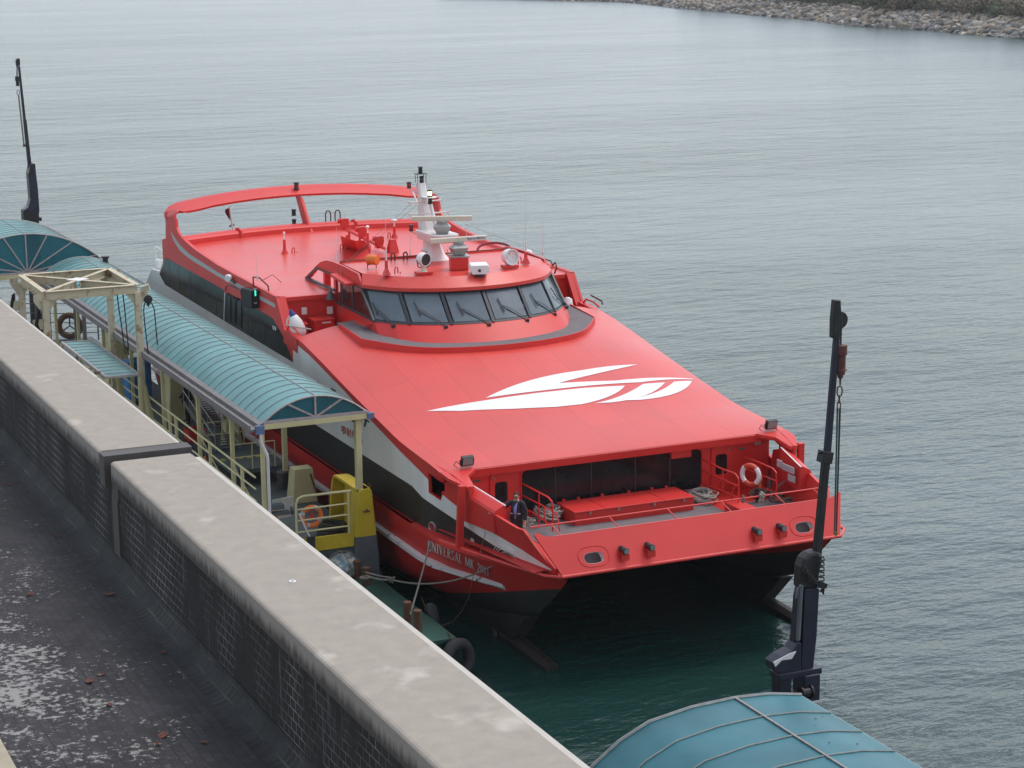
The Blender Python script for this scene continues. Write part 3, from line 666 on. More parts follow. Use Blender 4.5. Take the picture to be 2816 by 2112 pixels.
# ---- bow bulwark sides (inset, raked) with the painted stripes
mb = MB(); mb.cur = 0
BW = [(48.68, 3.12), (49.72, 4.13), (50.03, 4.11), (51.34, 4.28), (52.3, 4.42)]
band(mb, [(48.66, 2.96), (52.36, 2.96)], BW, v0=48.68, v1=52.34, thick=.09)
mb.cur = 1; band(mb, WL_, WT, eps=.004, v0=48.8, v1=52.4)
mb.cur = 2; band(mb, BB, WL_, eps=.004, v0=50.6, v1=52.4)
both(mb, 'bow_bulwark', [M_red, M_white, M_blackp], F)
# raft box standing behind the bulwark rail, rounded top
for sgn in (-1, 1):
    mb = MB(); rowsb = []
    for v, z0 in ((52.75, 4.50), (52.3, 4.44), (51.6, 4.34), (51.12, 4.28)):
        row = [(0, 3.7), (-.006, z0), (.05, z0+.07), (.30, z0+.20), (.36, z0+.18), (.38, 3.7)]
        rowsb.append([((sd(v, z0)+p if sgn < 0 else 2*U0-sd(v, z0)-p), v, z) for p, z in row])
    mb.grid(rowsb, closed=True); mb.poly(rowsb[0]); mb.poly(list(reversed(rowsb[-1])))
    bx = mb.build('rail_box', M_red, F, bevel=.02)
    q0, q1 = Vector(rowsb[0][4]), Vector(rowsb[-1][4]); lab = MB(); lab.bar(q0+Vector((0, 0, .012)), q1+Vector((0, 0, .012)), .035, .02); lab.build('white_edge', M_logo, bx)
# notice plates on the right hand box, registration plate on the left side
mb = MB()
for v, z, dv, dz in ((52.25, 4.32, .14, .11), (51.75, 4.28, .34, .10), (51.55, 4.02, .20, .10)):
    mb.box(U0+4.80, U0+4.835, v-dv, v+dv, z-dz, z+dz)
mb.build('notice_plate', M_grey, F)
# ---- pillar at each front corner
mb = MB(); p0 = SD(1249, 1497); mb.bar((21.80, 52.52, 2.95), (21.86, 52.42, 4.85), .20, .16, (0, 1, 0)); both(mb, 'corner_pillar', M_red, F, bevel=.02)

# ---- bow plating
WTOP, VT, ZT = 4.92, 49.06, 4.12
WBT, VB, ZB = 4.44, 48.3, 3.10
def plate(wd, t):  # t 0 bottom .. 1 top
    return Vector((U0+wd, lerp(VB, VT, t), lerp(ZB, ZT, t)))
mb = MB(); n = 40; rows = []
for i in range(n+1):
    s_ = -1+2*i/n; row = []
    for t in (0, .25, .5, .75, 1): row.append(plate(s_*lerp(WBT, WTOP, t), t))
    rows.append(row)
def in_hole(p): return abs(abs(p.x-U0)-3.38) < .31 and 3.27 < p.z < 3.58
# plate with two oval openings: triangulated fill around the ovals
bm = bmesh.new()
NRM = (plate(0, 1)-plate(0, 0)).cross(Vector((1, 0, 0))).normalized()
def ov(cx, k=24, rx=.30, ry=.17, t0=.33):
    c = plate(cx, t0); up = (plate(0, 1)-plate(0, 0)).normalized(); out = []
    for i in range(k):
        a = 2*math.pi*i/k; ca, sa = math.cos(a), math.sin(a)
        out.append(c+Vector((1, 0, 0))*rx*math.copysign(abs(ca)**.75, ca)+up*ry*math.copysign(abs(sa)**.75, sa))
    return out
def ring_edges(pts):
    vs = [bm.verts.new(p) for p in pts]; return [bm.edges.new((vs[i], vs[(i+1) % len(vs)])) for i in range(len(vs))]
cut = plate(-4.55, .99)
outline = [plate(-WBT, 0), plate(WBT, 0), plate(WTOP+.02, 1.03), plate(4.86, 1.06), plate(4.74, .98), plate(4.5, .93), plate(-4.4, .93), plate(-4.66, .97), plate(-4.84, 1.07), plate(-WTOP-.02, 1.03)]
es = ring_edges(outline)+ring_edges(ov(-3.38))+ring_edges(ov(3.38))
bmesh.ops.triangle_fill(bm, use_beauty=True, use_dissolve=False, edges=es)
mb = MB(); bm.verts.ensure_lookup_table(); mb.add([v.co.copy() for v in bm.verts], [tuple(v.index for v in f.verts) for f in bm.faces] if not bm.verts.index_update() else []); bm.free()
bow = mb.build('bow_plating', M_red, F, solid=.05)
mb = MB(); 
for cx in (-3.38, 3.38):
    m2 = MB(); m2.tube(ov(cx), .022, 6, True); m2.build('fairlead_rim', M_alu, F)
    m3 = MB(); ovp = [p+Vector((0, .28, -.12)) for p in ov(cx, rx=.36, ry=.24)]; m3.poly(ovp); m3.build('fairlead_throat', M_greyp, F)
    m4 = MB(); m4.tube([p+NRM*(-.03) if NRM.y > 0 else p+NRM*.03 for p in ov(cx, rx=.46, ry=.30, t0=.36)], .010, 4, True); m4.build('fairlead_doubler', M_red, F)
# rolled lip along the lower edge, cap along the upper
mb = MB(); mb.tube([plate(-WBT-.03, 0), plate(WBT+.03, 0)], .05, 8); mb.tube([(U0+WBT+.02, VB, ZB), (U0+5.05, 49.0, 3.05), (U0+5.5, 50.5, 3.0), (U0+5.95, 53.5, 2.98)], .05, 8)
mb.tube([(U0-WBT-.02, VB, ZB), (U0-4.75, 48.75, 3.05), (U0-5.35, 51.0, 3.0), (U0-5.95, 53.5, 2.98)], .05, 8); mb.build('bow_lip', M_red, F, smooth=True)
mb = MB(); mb.tube([plate(-4.4, .93), plate(4.5, .93)], .03, 8); mb.build('plate_cap', M_red, F, smooth=True)
mb = MB(); mb.poly([(U0-4.5, 48.36, 3.03), (U0+4.5, 48.36, 3.03), (U0+5.6, 54.5, 2.93), (U0-5.6, 54.5, 2.93)]); mb.build('bow_underside', M_red, F)
# four bow lights on red brackets
def bow_light(cx):
    b0 = plate(cx, .43); g = MB(); g.obox(b0+Vector((0.02, -.16, -.06)), (.12, 0, 0), (0, .16, 0), (0, 0, .015)); g.obox(b0+Vector((0.02, -.30, -.15)), (.12, 0, 0), (0, .012, 0), (0, 0, .09)); br = g.build('light_bracket', M_red, F)
    g = MB(); ax = Vector((.10, -1, -.10)).normalized(); c = b0+Vector((0, -.12, .06)); g.lathe(c-ax*.1, ax, [(.06, 0), (.085, .04), (.085, .27), (.095, .28), (.095, .33), (.08, .335)], 16); a = g.build('bow_light', M_dkmetal, F, smooth=True)
    g = MB(); g.lathe(c-ax*.1, ax, [(.078, .30), (.075, .345), (.0, .35)], 16); g.build('lens', M_lens, a)
for s_, m_ in ((-2.53, 1), (-1.72, 1), (1.72, 1), (2.53, 1)): bow_light(s_)
# front hand rail
mb = MB(); pa, pb = at(1432, 1455, 'v', 49.55), at(2278, 1338, 'v', 49.55)
zr = (pa.z+pb.z)/2; mb.tube([(U0-4.85, 49.55, zr), (U0+4.85, 49.55, zr)], .026, 8)
for x in (-4.2, -2.4, -.55, 1.2, 3.0, 4.3): mb.tube([(U0+x, 49.55, zr), (U0+x+.04, 49.40, zr-.08), (U0+x+.10, 49.1, 4.02)], .018, 6)
mb.build('front_rail', M_red, F, smooth=True)

# ---- bow deck
DZ = 3.12
mb = MB(); mb.poly([(U0-5.0, 49.0, DZ), (U0+5.0, 49.0, DZ), (U0+5.75, 54.1, DZ), (U0-5.75, 54.1, DZ)]); mb.build('bow_deck', M_red, F)
mb = MB(); mb.box(U0-3.7, U0+2.75, 49.15, 53.9, DZ+.004, DZ+.012); mb.box(U0+3.3, U0+4.9, 49.3, 52.6, DZ+.004, DZ+.012); mb.build('nonslip_mat', M_deckgrey, F)
mb = MB(); mb.box(U0+2.75, U0+3.3, 49.15, 52.0, DZ, DZ+.30); mb.build('deck_step', M_red, F, bevel=.01)
# ---- front bulkhead with wide window and two doors
VK = 54.0
def rrect(u0, u1, z0, z1, r, v, k=5):
    pts = []
    for (cx, cz, a0) in ((u1-r, z1-r, 0), (u0+r, z1-r, 90), (u0+r, z0+r, 180), (u1-r, z0+r, 270)):
        for i in range(k+1):
            a = R(a0+90*i/k); pts.append(Vector((cx+math.cos(a)*r, v, cz+math.sin(a)*r)))
    return pts
mb = MB(); mb.box(U0-5.50, U0+5.50, VK, VK+.1, 2.95, 5.03); mb.build('front_bulkhead', M_red, F)
mb = MB(); mb.prism(rrect(U0-3.05, U0+3.05, 3.36, 4.60, .16, VK-.012), (0, .01, 0)); fw = mb.build('front_window', M_black, F)
mb = MB()
for x in (-1.95, -.75, .75, 1.95): mb.box(U0+x-.02, U0+x+.02, VK-.022, VK-.012, 3.38, 4.58)
mb.build('mullion', M_dkmetal, fw)
mb = MB(); pts = rrect(U0-3.1, U0+3.1, 3.31, 4.65, .2, VK-.01); mb.tube(pts, .03, 6, True); mb.build('frame', M_red, fw)
for s_ in (-1, 1):
    cx = U0+s_*3.75
    mb = MB(); mb.prism(rrect(cx-.36, cx+.36, DZ+.15, 4.62, .1, VK-.05), (0, .05, 0)); d = mb.build('door', M_red, F, bevel=.012)
    mb = MB(); mb.prism(rrect(cx-.20, cx+.20, 3.72, 4.36, .09, VK-.06), (0, .01, 0)); mb.build('pane', M_black, d)
    mb = MB(); mb.bar((cx+s_*.28, VK-.09, 3.75), (cx+s_*.40, VK-.09, 3.76), .02, .02); mb.bar((cx+s_*.20, VK-.09, 4.45), (cx+s_*.30, VK-.09, 4.56), .02, .02); mb.build('handle', M_alu, d)
# bulkhead fittings
mb = MB(); mb.box(U0+1.95, U0+2.65, VK-.12, VK, 4.42, 4.74); mb.build('junction_box', M_red, F, bevel=.01)
def smallbox(name, c, s_, m_): g = MB(); g.obox(c, (s_[0]/2, 0, 0), (0, s_[1]/2, 0), (0, 0, s_[2]/2)); return g.build(name, m_, F, bevel=.01)
for x, y in ((1277, 1314), (2081, 1214)): smallbox('speaker', at(x, y, 'v', VK-.08), (.22, .15, .18), M_grey)
for x, y in ((1384, 1284), (2018, 1204)):
    p = at(x, y, 'v', VK-.16); g = MB(); g.lathe(p, (0, -1, -.5), [(.03, -.08), (.07, 0), (.08, .08), (.06, .12)], 12); g.build('deck_lamp', M_alu, F, smooth=True)
for x, y in ((1312, 1323), (2040, 1234)): smallbox('name_plate', at(x, y, 'v', VK-.012), (.22, .02, .07), M_greyp)
smallbox('cable_duct', at(2148, 1300, 'v', VK-.08)+Vector((0, 0, -.3)), (.10, .12, 1.1), M_red)
smallbox('cable_duct', at(2160, 1248, 'v', VK-.08), (.30, .12, .10), M_red)
# locker with three lids
LX0, LX1, LV0, LV1 = U0-2.0, U0+2.0, 52.55, 53.80
mb = MB(); mb.box(LX0, LX1, LV0, LV1, DZ, 3.50); lk = mb.build('deck_locker', M_red, F, bevel=.015)
for a, b_ in ((LX0-.02, LX0+.98), (LX0+1.0, LX0+2.98), (LX0+3.0, LX1+.02)):
    mb = MB(); mb.box(a, b_, LV0-.03, LV1, 3.515, 3.56); mb.build('lid', M_red, lk, bevel=.01)
mb = MB()
for x in (.45, 1.4, 2.6, 3.6): mb.box(LX0+x, LX0+x+.07, LV0-.05, LV0-.03, 3.44, 3.53)
mb.build('latch', M_alu, lk)
mb = MB()
for x in (.2, .7, 1.5, 2.4, 3.2, 3.7): mb.box(LX0+x, LX0+x+.08, LV1, LV1+.06, 3.5, 3.62)
mb.build('hinge', M_red, lk)
# companion rails beside the stairs, left and right
def rail_at(u, pxs):
    return [at(x, y, 'u', u) for x, y in pxs]
for side in (0, 1):
    if side == 0:
        u = at(1437, 1330, 'v', VK).x
        top = rail_at(u, ((1437, 1330), (1480, 1353), (1508, 1368), (1518, 1380), (1520, 1400), (1520, 1462)))
        mid = rail_at(u, ((1437, 1362), (1480, 1385), (1515, 1402), (1530, 1412), (1535, 1430), (1539, 1462)))
        low = rail_at(u, ((1447, 1398), (1480, 1420), (1505, 1438), (1520, 1440)))
        posts = [rail_at(u, ((1482, 1354), (1482, 1447))), rail_at(u, ((1482, 1385), (1496, 1393), (1499, 1430), (1504, 1446)))]
    else:
        u = at(1932, 1263, 'v', VK).x
        top = rail_at(u, ((1932, 1263), (1980, 1287), (2022, 1303), (2031, 1316), (2031, 1345), (2031, 1392)))
        mid = rail_at(u, ((1932, 1293), (1985, 1318), (2028, 1338)))
        low = rail_at(u, ((1934, 1328), (1975, 1345), (2028, 1368)))
        posts = [rail_at(u, ((1988, 1290), (1988, 1352))), rail_at(u, ((1968, 1370), (1973, 1330), (1986, 1318), (2030, 1337), (2018, 1342), (2014, 1352), (2012, 1395)))]
    mb = MB()
    for q, r_ in ((top, .028), (mid, .022), (low, .020)): mb.tube(q, r_, 8)
    for q in posts: mb.tube(q, .024, 8)
    mb.build('stair_rail', M_red, F, smooth=True)
u = at(2035, 1250, 'v', VK).x
mb = MB(); mb.tube(rail_at(u, ((2038, 1252), (2080, 1269), (2125, 1288), (2135, 1300), (2136, 1360), (2136, 1378))), .026, 8); mb.tube(rail_at(u, ((2035, 1282), (2085, 1303), (2135, 1323))), .02, 8); mb.tube(rail_at(u, ((2035, 1312), (2085, 1335), (2135, 1357))), .018, 8)
mb.tube(rail_at(u, ((2090, 1273), (2090, 1340))), .02, 8); mb.build('stair_rail', M_red, F, smooth=True)
# mooring bitts
for x, y in ((2117, 1322), (2200, 1345), (2118-690, 1440)):
    p = at(x, y, 'z', DZ+.2); g = MB(); g.lathe((p.x, p.y, DZ), (0, 0, 1), [(.10, 0), (.09, .30), (.13, .31), (.13, .36), (.02, .37)], 16); g.build('mooring_bitt', M_alu, F, smooth=True)

# ---- foredeck roof (sloping, slightly crowned)
ZE = [(52.35, 4.80), (53.8, 5.02), (56.77, 5.20), (59.44, 5.62), (62.12, 6.06), (63.79, 6.36), (65.81, 6.68), (67.86, 6.86)]
def zsm(v): return (pl(v-.6, ZE)+pl(v, ZE)*2+pl(v+.6, ZE))/4
def fz(w_, v): 
    return zsm(v)+pl(v, [(53.5, 0), (61.4, .66), (62.4, .70), (64.5, .62), (66.5, .56), (68, .5)])*(1-min(1, abs(w_)/5.86)**3)
rows = []
for v in sweep_v([53.55, 66.5], .25):
    rows.append([(U0+w_, v, fz(w_, v)) for w_ in [-5.86+11.72*i/60 for i in range(61)]])
mb = MB(); mb.grid(rows); fd = mb.build('foredeck', M_reddeck, F, smooth=True)
# leading edge fascia, thickness and the ceiling over the bow deck
mb = MB(); rows = []
for i in range(25):
    w_ = -5.86+11.72*i/24; a = abs(w_)/5.86; dv = -.25*max(0, (a-.9)/.1)
    z = fz(w_, 53.55); rows.append([(U0+w_, 53.56, z-.004), (U0+w_, 53.53+dv, z-.03), (U0+w_, 53.56+dv, z-.25), (U0+w_, 54.0, z-.25)])
mb.grid(rows); mb.build('roof_fascia', M_red, F)
# side wings at the front corners
mb = MB(); 
for i in (0,):
    pts = [(21.66, 53.55, 5.0), (21.70, 53.0, 4.93), (22.0, 52.35, 4.80), (22.25, 52.40, 4.78), (22.35, 53.1, 4.93), (22.8, 53.55, 5.0)]
    mb.prism(pts, (0, 0, -.12))
both(mb, 'roof_wing', M_red, F, bevel=.01)
# edge strip along the side of the foredeck, aft part rising beside the notch
mb = MB(); rows = []
for v in sweep_v([66.4, 67.0, 67.9], .3):
    z = zsm(v) if v < 67.86 else 6.86
    rows.append([(21.64, v, z), (21.9, v, z+.02), (21.9, v, z-.5), (21.64, v, z-.5)])
mb.grid(rows, closed=True); both(mb, 'notch_coaming', M_red, F)
# grab rail on the coaming
mb = MB(); mb.tube([at(x, y, 'u', 21.75) for x, y in ((786, 912), (796, 895), (812, 905), (822, 918))], .035, 8); both(mb, 'grab_rail', M_red, F)

# emblem on the foredeck
def onfore(x, y):
    z = 5.6
    for _ in range(60):
        p = at(x, y, 'z', z); z = .55*z+.45*fz(p.x-U0, p.y)
    return p
def bez(a, b, c, n=8): return [((1-t)**2*a[0]+2*(1-t)*t*b[0]+t*t*c[0], (1-t)**2*a[1]+2*(1-t)*t*b[1]+t*t*c[1]) for t in [i/n for i in range(n+1)]]
def zp(x, y): return (1160+x*780/2212, 980+y*170/482)
shapes = [
    bez((498, 326), (800, 165), (1240, 112))+bez((1240, 112), (1480, 68), (1686, 66))+bez((1686, 66), (1330, 140), (1075, 208))+[(1075, 210), (1500, 192), (2117, 178)]+[(2117, 182), (1700, 205), (1200, 240), (800, 285)],
    [(36, 430), (500, 345), (900, 288), (1250, 250), (1584, 231)]+bez((1584, 231), (1520, 320), (1250, 375))+[(1050, 396), (700, 412), (300, 428)],
    [(1725, 218), (1896, 206)]+bez((1896, 206), (1800, 330), (1470, 362))+[(1345, 369)]+bez((1345, 369), (1560, 330), (1725, 218))[1:-1],
    [(1968, 200), (2106, 194)]+bez((2106, 194), (2060, 310), (1700, 342))+[(1580, 345)]+bez((1580, 345), (1860, 300), (1968, 200))[1:-1],
]
bm = bmesh.new()
for sh in shapes:
    pts = []
    for (x, y) in sh:
        p = onfore(*zp(x, y))
        if not pts or (pts[-1]-p).length > .01: pts.append(p)
    # dense outline, then fill
    dense = []
    for a, b_ in zip(pts, pts[1:]+pts[:1]):
        k = max(1, int((b_-a).length/.25)); dense += [a.lerp(b_, i/k) for i in range(k)]
    vs = [bm.verts.new((p.x, p.y, 0)) for p in dense]
    es = [bm.edges.new((vs[i], vs[(i+1) % len(vs)])) for i in range(len(vs))]
    bmesh.ops.triangle_fill(bm, use_beauty=True, edges=es)
bmesh.ops.subdivide_edges(bm, edges=[e for e in bm.edges if e.calc_length() > .5], cuts=3, use_grid_fill=True)
bmesh.ops.subdivide_edges(bm, edges=[e for e in bm.edges if e.calc_length() > .5], cuts=2, use_grid_fill=True)
bmesh.ops.triangulate(bm, faces=bm.faces)
for v in bm.verts: v.co.z = fz(v.co.x-U0, v.co.y)+.012
for f in bm.faces:
    if f.normal.z < 0: f.normal_flip()
bm.verts.index_update(); mb = MB(); mb.add([v.co.copy() for v in bm.verts], [tuple(v.index for v in f.verts) for f in bm.faces]); bm.free()
mb.build('emblem', M_logo, fd, recalc=False)

# ---- roof floodlights at the front
for x, y, s_ in ((1284, 1265, -1), (2120, 1165, 1)):
    p = at(x, y, 'v', 53.65); g = MB(); ax = Vector((.05*s_, -.95, -.25)).normalized(); rt_ = Vector((1, 0, 0)); up = ax.cross(rt_)*-1
    g.obox(p+ax*.02, rt_*.19, ax*.07, up*.14); a = g.build('floodlight', M_dkmetal, F, bevel=.02)
    g = MB(); g.obox(p+ax*.095, rt_*.16, ax*.008, up*.11); g.build('lens', M_lens, a)
    g = MB(); g.obox(p-ax*.0+up*.15, rt_*.20, ax*.09, up*.012); g.build('hood', M_alu, a)
    g = MB(); g.tube([p+Vector((-.2, 0, -.14)), p+Vector((-.22, 0, .02))], .02, 6); g.tube([p+Vector((.2, 0, -.14)), p+Vector((.22, 0, .02))], .02, 6); g.tube([p+Vector((-.22, .05, -.1)), p+Vector((-.34, .0, .0)), p+Vector((-.42, .0, -.12)), p+Vector((-.3, .05, -.2))], .012, 6); g.build('bracket', M_dkmetal, a)

# ---- aft house: roof deck, coamings, front bulkhead and the notch each side of the wheelhouse
DK = [(68.9, 7.80), (76, 7.88), (79, 7.95), (82.2, 8.10)]
def dz(v): return pl(v, DK)
mb = MB(); rows = []
for v in sweep_v([68.9, 76, 81.0], 1.5):
    rows.append([(U0+w_, v, dz(v)+.10*(1-(w_/5.7)**2)*max(0, (v-70)/12)) for w_ in [-5.7+11.4*i/16 for i in range(17)]])
rows.append([(U0+w_, 82.05-.95*(w_/5.8)**2, dz(82)+.08*(1-(w_/5.7)**2)) for w_ in [-5.7+11.4*i/16 for i in range(17)]])
mb.grid(rows); mb.build('roof_deck', M_reddeck, F, smooth=True)
mb = MB(); rows = []     # raised coaming along the sides
for v in sweep_v([68.7, 72, 76, 79, 81.2], 1.0):
    t = pl(v, TOP); rows.append([(21.775, v, t-.02), (21.66, v, t-.01), (21.66, v, t+.025), (21.80, v, t+.025), (21.88, v, dz(v)-.05), (21.775, v, dz(v)-.05)])
mb.grid(rows, closed=True); both(mb, 'side_coaming', M_red, F)
mb = MB(); rows = []     # aft coaming, bowed in plan
for i in range(33):
    w_ = -5.82+11.64*i/32; v = 82.12-1.0*(w_/5.8)**2; z = dz(82)+.06*(1-(w_/5.7)**2)
    rows.append([(U0+w_, v-.12, z-.05), (U0+w_, v-.10, z+.20), (U0+w_, v+.05, z+.29), (U0+w_, v+.45, z+.31), (U0+w_, v+.5, z-.1)])
mb.grid(rows, closed=True); mb.build('aft_coaming', M_red, F, smooth=True)
mb = MB()
for x, y, h in ((1012, 622, .28), (1006, 619, .0)): pass
for w_ in (-3.15, 2.0):
    v = 82.12-1.0*(w_/5.8)**2; mb.tube([(U0+w_, v-.15, 8.1), (U0+w_, v-.12, 8.42), (U0+w_, v+.2, 8.50), (U0+w_-.1, v+.3, 8.46)], .05, 6)
mb.build('vent_pipe', M_red, F, smooth=True)
NZ = 6.35
mb = MB(); mb.box(U0-5.7, U0-3.4, 66.4, 68.95, NZ-.08, NZ); both(mb, 'notch_floor', M_red, F)
mb = MB(); mb.box(U0-5.68, U0+5.68, 68.9, 69.0, NZ-.1, 7.80); mb.build('house_front', M_red, F)
mb = MB(); mb.poly([(21.75, 66.5, NZ), (U0-3.5, 66.5, NZ), (U0-3.5, 66.5, fz(3.5, 66.5)), (U0-4.5, 66.5, fz(4.5, 66.5)), (21.75, 66.5, fz(5.8, 66.5))]); both(mb, 'foredeck_end', M_red, F)
# raked corner frame with rounded window-like opening
mb = MB()
def cf(t): # along the raked front edge: t 0 top .. 1 bottom
    return Vector((21.67, lerp(68.68, 67.86, t), lerp(7.83, 6.75, t)))
mb.grid([[cf(t)+Vector((-.012, -.004, 0)), cf(t)+Vector((.34, -.03, 0)), cf(t)+Vector((.34, .10, 0)), cf(t)+Vector((-.012, .10, 0))] for t in (-.01, .5, 1.0)], closed=True)
mb.box(21.67, 24.0, 68.70, 68.90, 7.66, 7.80)
both(mb, 'corner_frame', M_red, F)
# lockers in the notch, boxes, bell (left side is the one in view; the right has the same lockers)
def nbx(x0, x1, y0, y1, z0, z1, name, m_, parent=F, bv=.015): g = MB(); g.box(x0, x1, y0, y1, z0, z1); return g.build(name, m_, parent, bevel=bv)
a = at(860, 862, 'v', 68.3); b_ = at(913, 862, 'v', 68.3)
lb = nbx(a.x, b_.x, 68.1, 68.75, NZ+.18, NZ+.62, 'raft_locker', M_red); nbx(a.x-.05, b_.x+.03, 68.05, 68.8, NZ+.62, NZ+.67, 'lid', M_red, lb)
nbx(a.x+.27, b_.x-.12, 68.085, 68.10, NZ+.52, NZ+.57, 'name_tape', M_logo, lb, 0)
for x in (a.x+.05, b_.x-.05):
    for y in (68.15, 68.7): nbx(x-.03, x+.03, y-.03, y+.03, NZ, NZ+.18, 'leg', M_red, lb, 0)
lb2 = nbx(21.95, at(838, 880, 'v', 68.5).x, 68.2, 68.85, NZ, NZ+.52, 'raft_locker', M_red); nbx(21.9, at(840, 880, 'v', 68.5).x, 68.15, 68.88, NZ+.52, NZ+.56, 'lid', M_red, lb2)
for x, y, m_ in ((836, 855, M_white), (907, 853, M_white)):
    p = at(x, y, 'v', 68.8); g = MB(); g.obox(p, (.10, 0, 0), (0, .06, 0), (0, 0, .13)); g.build('switch_box', m_, F, bevel=.02)
p = at(908, 812, 'v', 68.6); g = MB(); g.lathe(p+Vector((0, 0, .14)), (0, 0, -1), [(.02, -.06), (.06, -.04), (.09, 0), (.10, .10), (.125, .20), (.17, .27), (.165, .275), (.0, .25)], 20); g.build('ship_bell', M_greyp, F, smooth=True)
# white and blue fender buoy lashed in the left notch
p = at(815, 893, 'v', 67.3)
BY = thing('fender_buoy', 'pear-shaped white fender with blue tip lashed at the ferry\'s side notch', 'fender', p-Vector((0, 0, .45)))
ax = Vector((-.30, .15, .9)).normalized(); g = MB(); g.lathe(p, ax, [(.0, -.50), (.14, -.47), (.23, -.35), (.26, -.15), (.24, .08), (.17, .28), (.12, .36)], 20); g.build('body', M_logo, BY, smooth=True)
g = MB(); g.lathe(p, ax, [(.135, .33), (.11, .42), (.05, .56), (.0, .57)], 20); g.build('tip', mat('blue_rubber', (.02, .04, .20), .5), BY, smooth=True)
g = MB(); g.tube([p+ax*.45, p+Vector((-.35, -.05, .2)), p+Vector((-.42, -.2, .05)), p+Vector((-.1, -.5, .0)), p+Vector((.35, -.55, -.1))], .025, 6); g.build('lashing', M_rope, BY, smooth=True)

# ---- walkway round the wheelhouse
def arc(pts, v_end=None, n=6):
    """symmetric smooth curve through (w, v) for w >= 0, returned left to right"""
    out = []
    P = [(-q[0], q[1]) for q in reversed(pts) if q[0] > 0]+list(pts)
    for i in range(len(P)-1):
        p0 = P[max(i-1, 0)]; p1 = P[i]; p2 = P[i+1]; p3 = P[min(i+2, len(P)-1)]
        for k in range(n):
            t = k/n; out.append(tuple(0.5*((2*p1[j])+(-p0[j]+p2[j])*t+(2*p0[j]-5*p1[j]+4*p2[j]-p3[j])*t*t+(-p0[j]+3*p1[j]-3*p2[j]+p3[j])*t**3) for j in (0, 1)))
    out.append(P[-1]); return out
A_base = [(0, 62.30), (1.65, 62.54), (2.84, 63.1), (3.62, 64.25)]
A_walk = [(0, 61.70), (1.91, 61.93), (3.23, 62.58), (4.36, 64.03)]
A_wb = [(0, 62.93), (1.45, 63.13), (2.71, 63.78), (3.60, 64.86)]
A_wt = [(0, 63.88), (1.43, 64.12), (2.66, 64.82), (3.49, 66.0)]
A_lip = [(0, 63.72), (1.5, 63.98), (2.75, 64.70), (3.62, 65.95)]
A_top = [(0, 64.25), (1.3, 64.45), (2.5, 65.2), (3.42, 66.45)]
zw = lambda v: 6.82+(v-61.7)*.075
ow = arc(A_walk); iw = arc(A_base)
mb = MB(); mb.grid([[(U0+a[0], a[1], zw(a[1])), (U0+b_[0]*.97, b_[1]+.1, zw(b_[1]))] for a, b_ in zip(ow, iw)])
for s_ in (-1, 1): mb.poly([(U0+s_*4.36, 64.03, zw(64.03)), (U0+s_*4.39, 66.5, 7.15), (U0+s_*3.5, 66.7, 7.16), (U0+s_*3.5, 64.3, zw(64.3))])
mb.build('walkway', M_deckgrey, F)
full = [(-4.39, 66.05)]+ow+[(4.39, 66.05)]
mb = MB(); rows = []
for i, (w_, v) in enumerate(full):
    c = Vector((U0, 66, 0)); d = (Vector((U0+w_, v, 0))-c).normalized(); p = Vector((U0+w_, v, 0)); z = zw(v)
    rows.append([p+Vector((0, 0, z-.45)), p+Vector((0, 0, z+.03)), p+d*.035+Vector((0, 0, z+.03)), p+d*.035+Vector((0, 0, z-.45))])
mb.grid(rows, closed=True); mb.build('walkway_kerb', M_red, F)

# ---- wheelhouse
WH = MB(); 
base = arc(A_base); wb = arc(A_wb); wt = arc(A_wt); lip = arc(A_lip); top = arc(A_top)
def P3(q, z): return Vector((U0+q[0], q[1], z))
WH.grid([[P3(a, 6.1), P3(a, 6.85+.0*a[1]), P3(b_, 7.40)] for a, b_ in zip(base, wb)])      # apron under the windows
# side walls below the windows
for s_ in (-1, 1):
    WH.poly([(U0+s_*3.62, 64.25, 6.1), (U0+s_*3.62, 64.25, 6.85), (U0+s_*3.60, 64.86, 7.40), (U0+s_*3.60, 68.95, 7.45), (U0+s_*3.60, 68.95, 6.1)])
house = WH.build('wheelhouse', M_red, F, smooth=True)
# roof: flat top, visor and lip
mb = MB()
mb.grid([[P3(t, 8.83), P3(a, 8.52), P3(a, 8.40), P3(b_, 8.36)] for t, a, b_ in zip(top, lip, wt)])
rf = [P3(t, 8.83) for t in top]
mb.add([Vector((U0, 67, 8.86))]+rf+[Vector((U0+3.35, 68.8, 8.86)), Vector((U0-3.35, 68.8, 8.86))], [(0, i, i+1) for i in range(1, len(rf)+2)]+[(0, len(rf)+2, 1)])
roof = mb.build('roof', M_reddeck, house, smooth=True)
mb = MB(); mb.box(U0-3.4, U0+3.4, 68.76, 68.86, 7.75, 8.90); mb.build('aft_wall', M_red, house)
mb = MB(); mb.tube([(U0-3.36, 68.85, 8.91), (U0+3.36, 68.85, 8.91)], .03, 6)
mb.build('roof_ledge', M_rust, house)
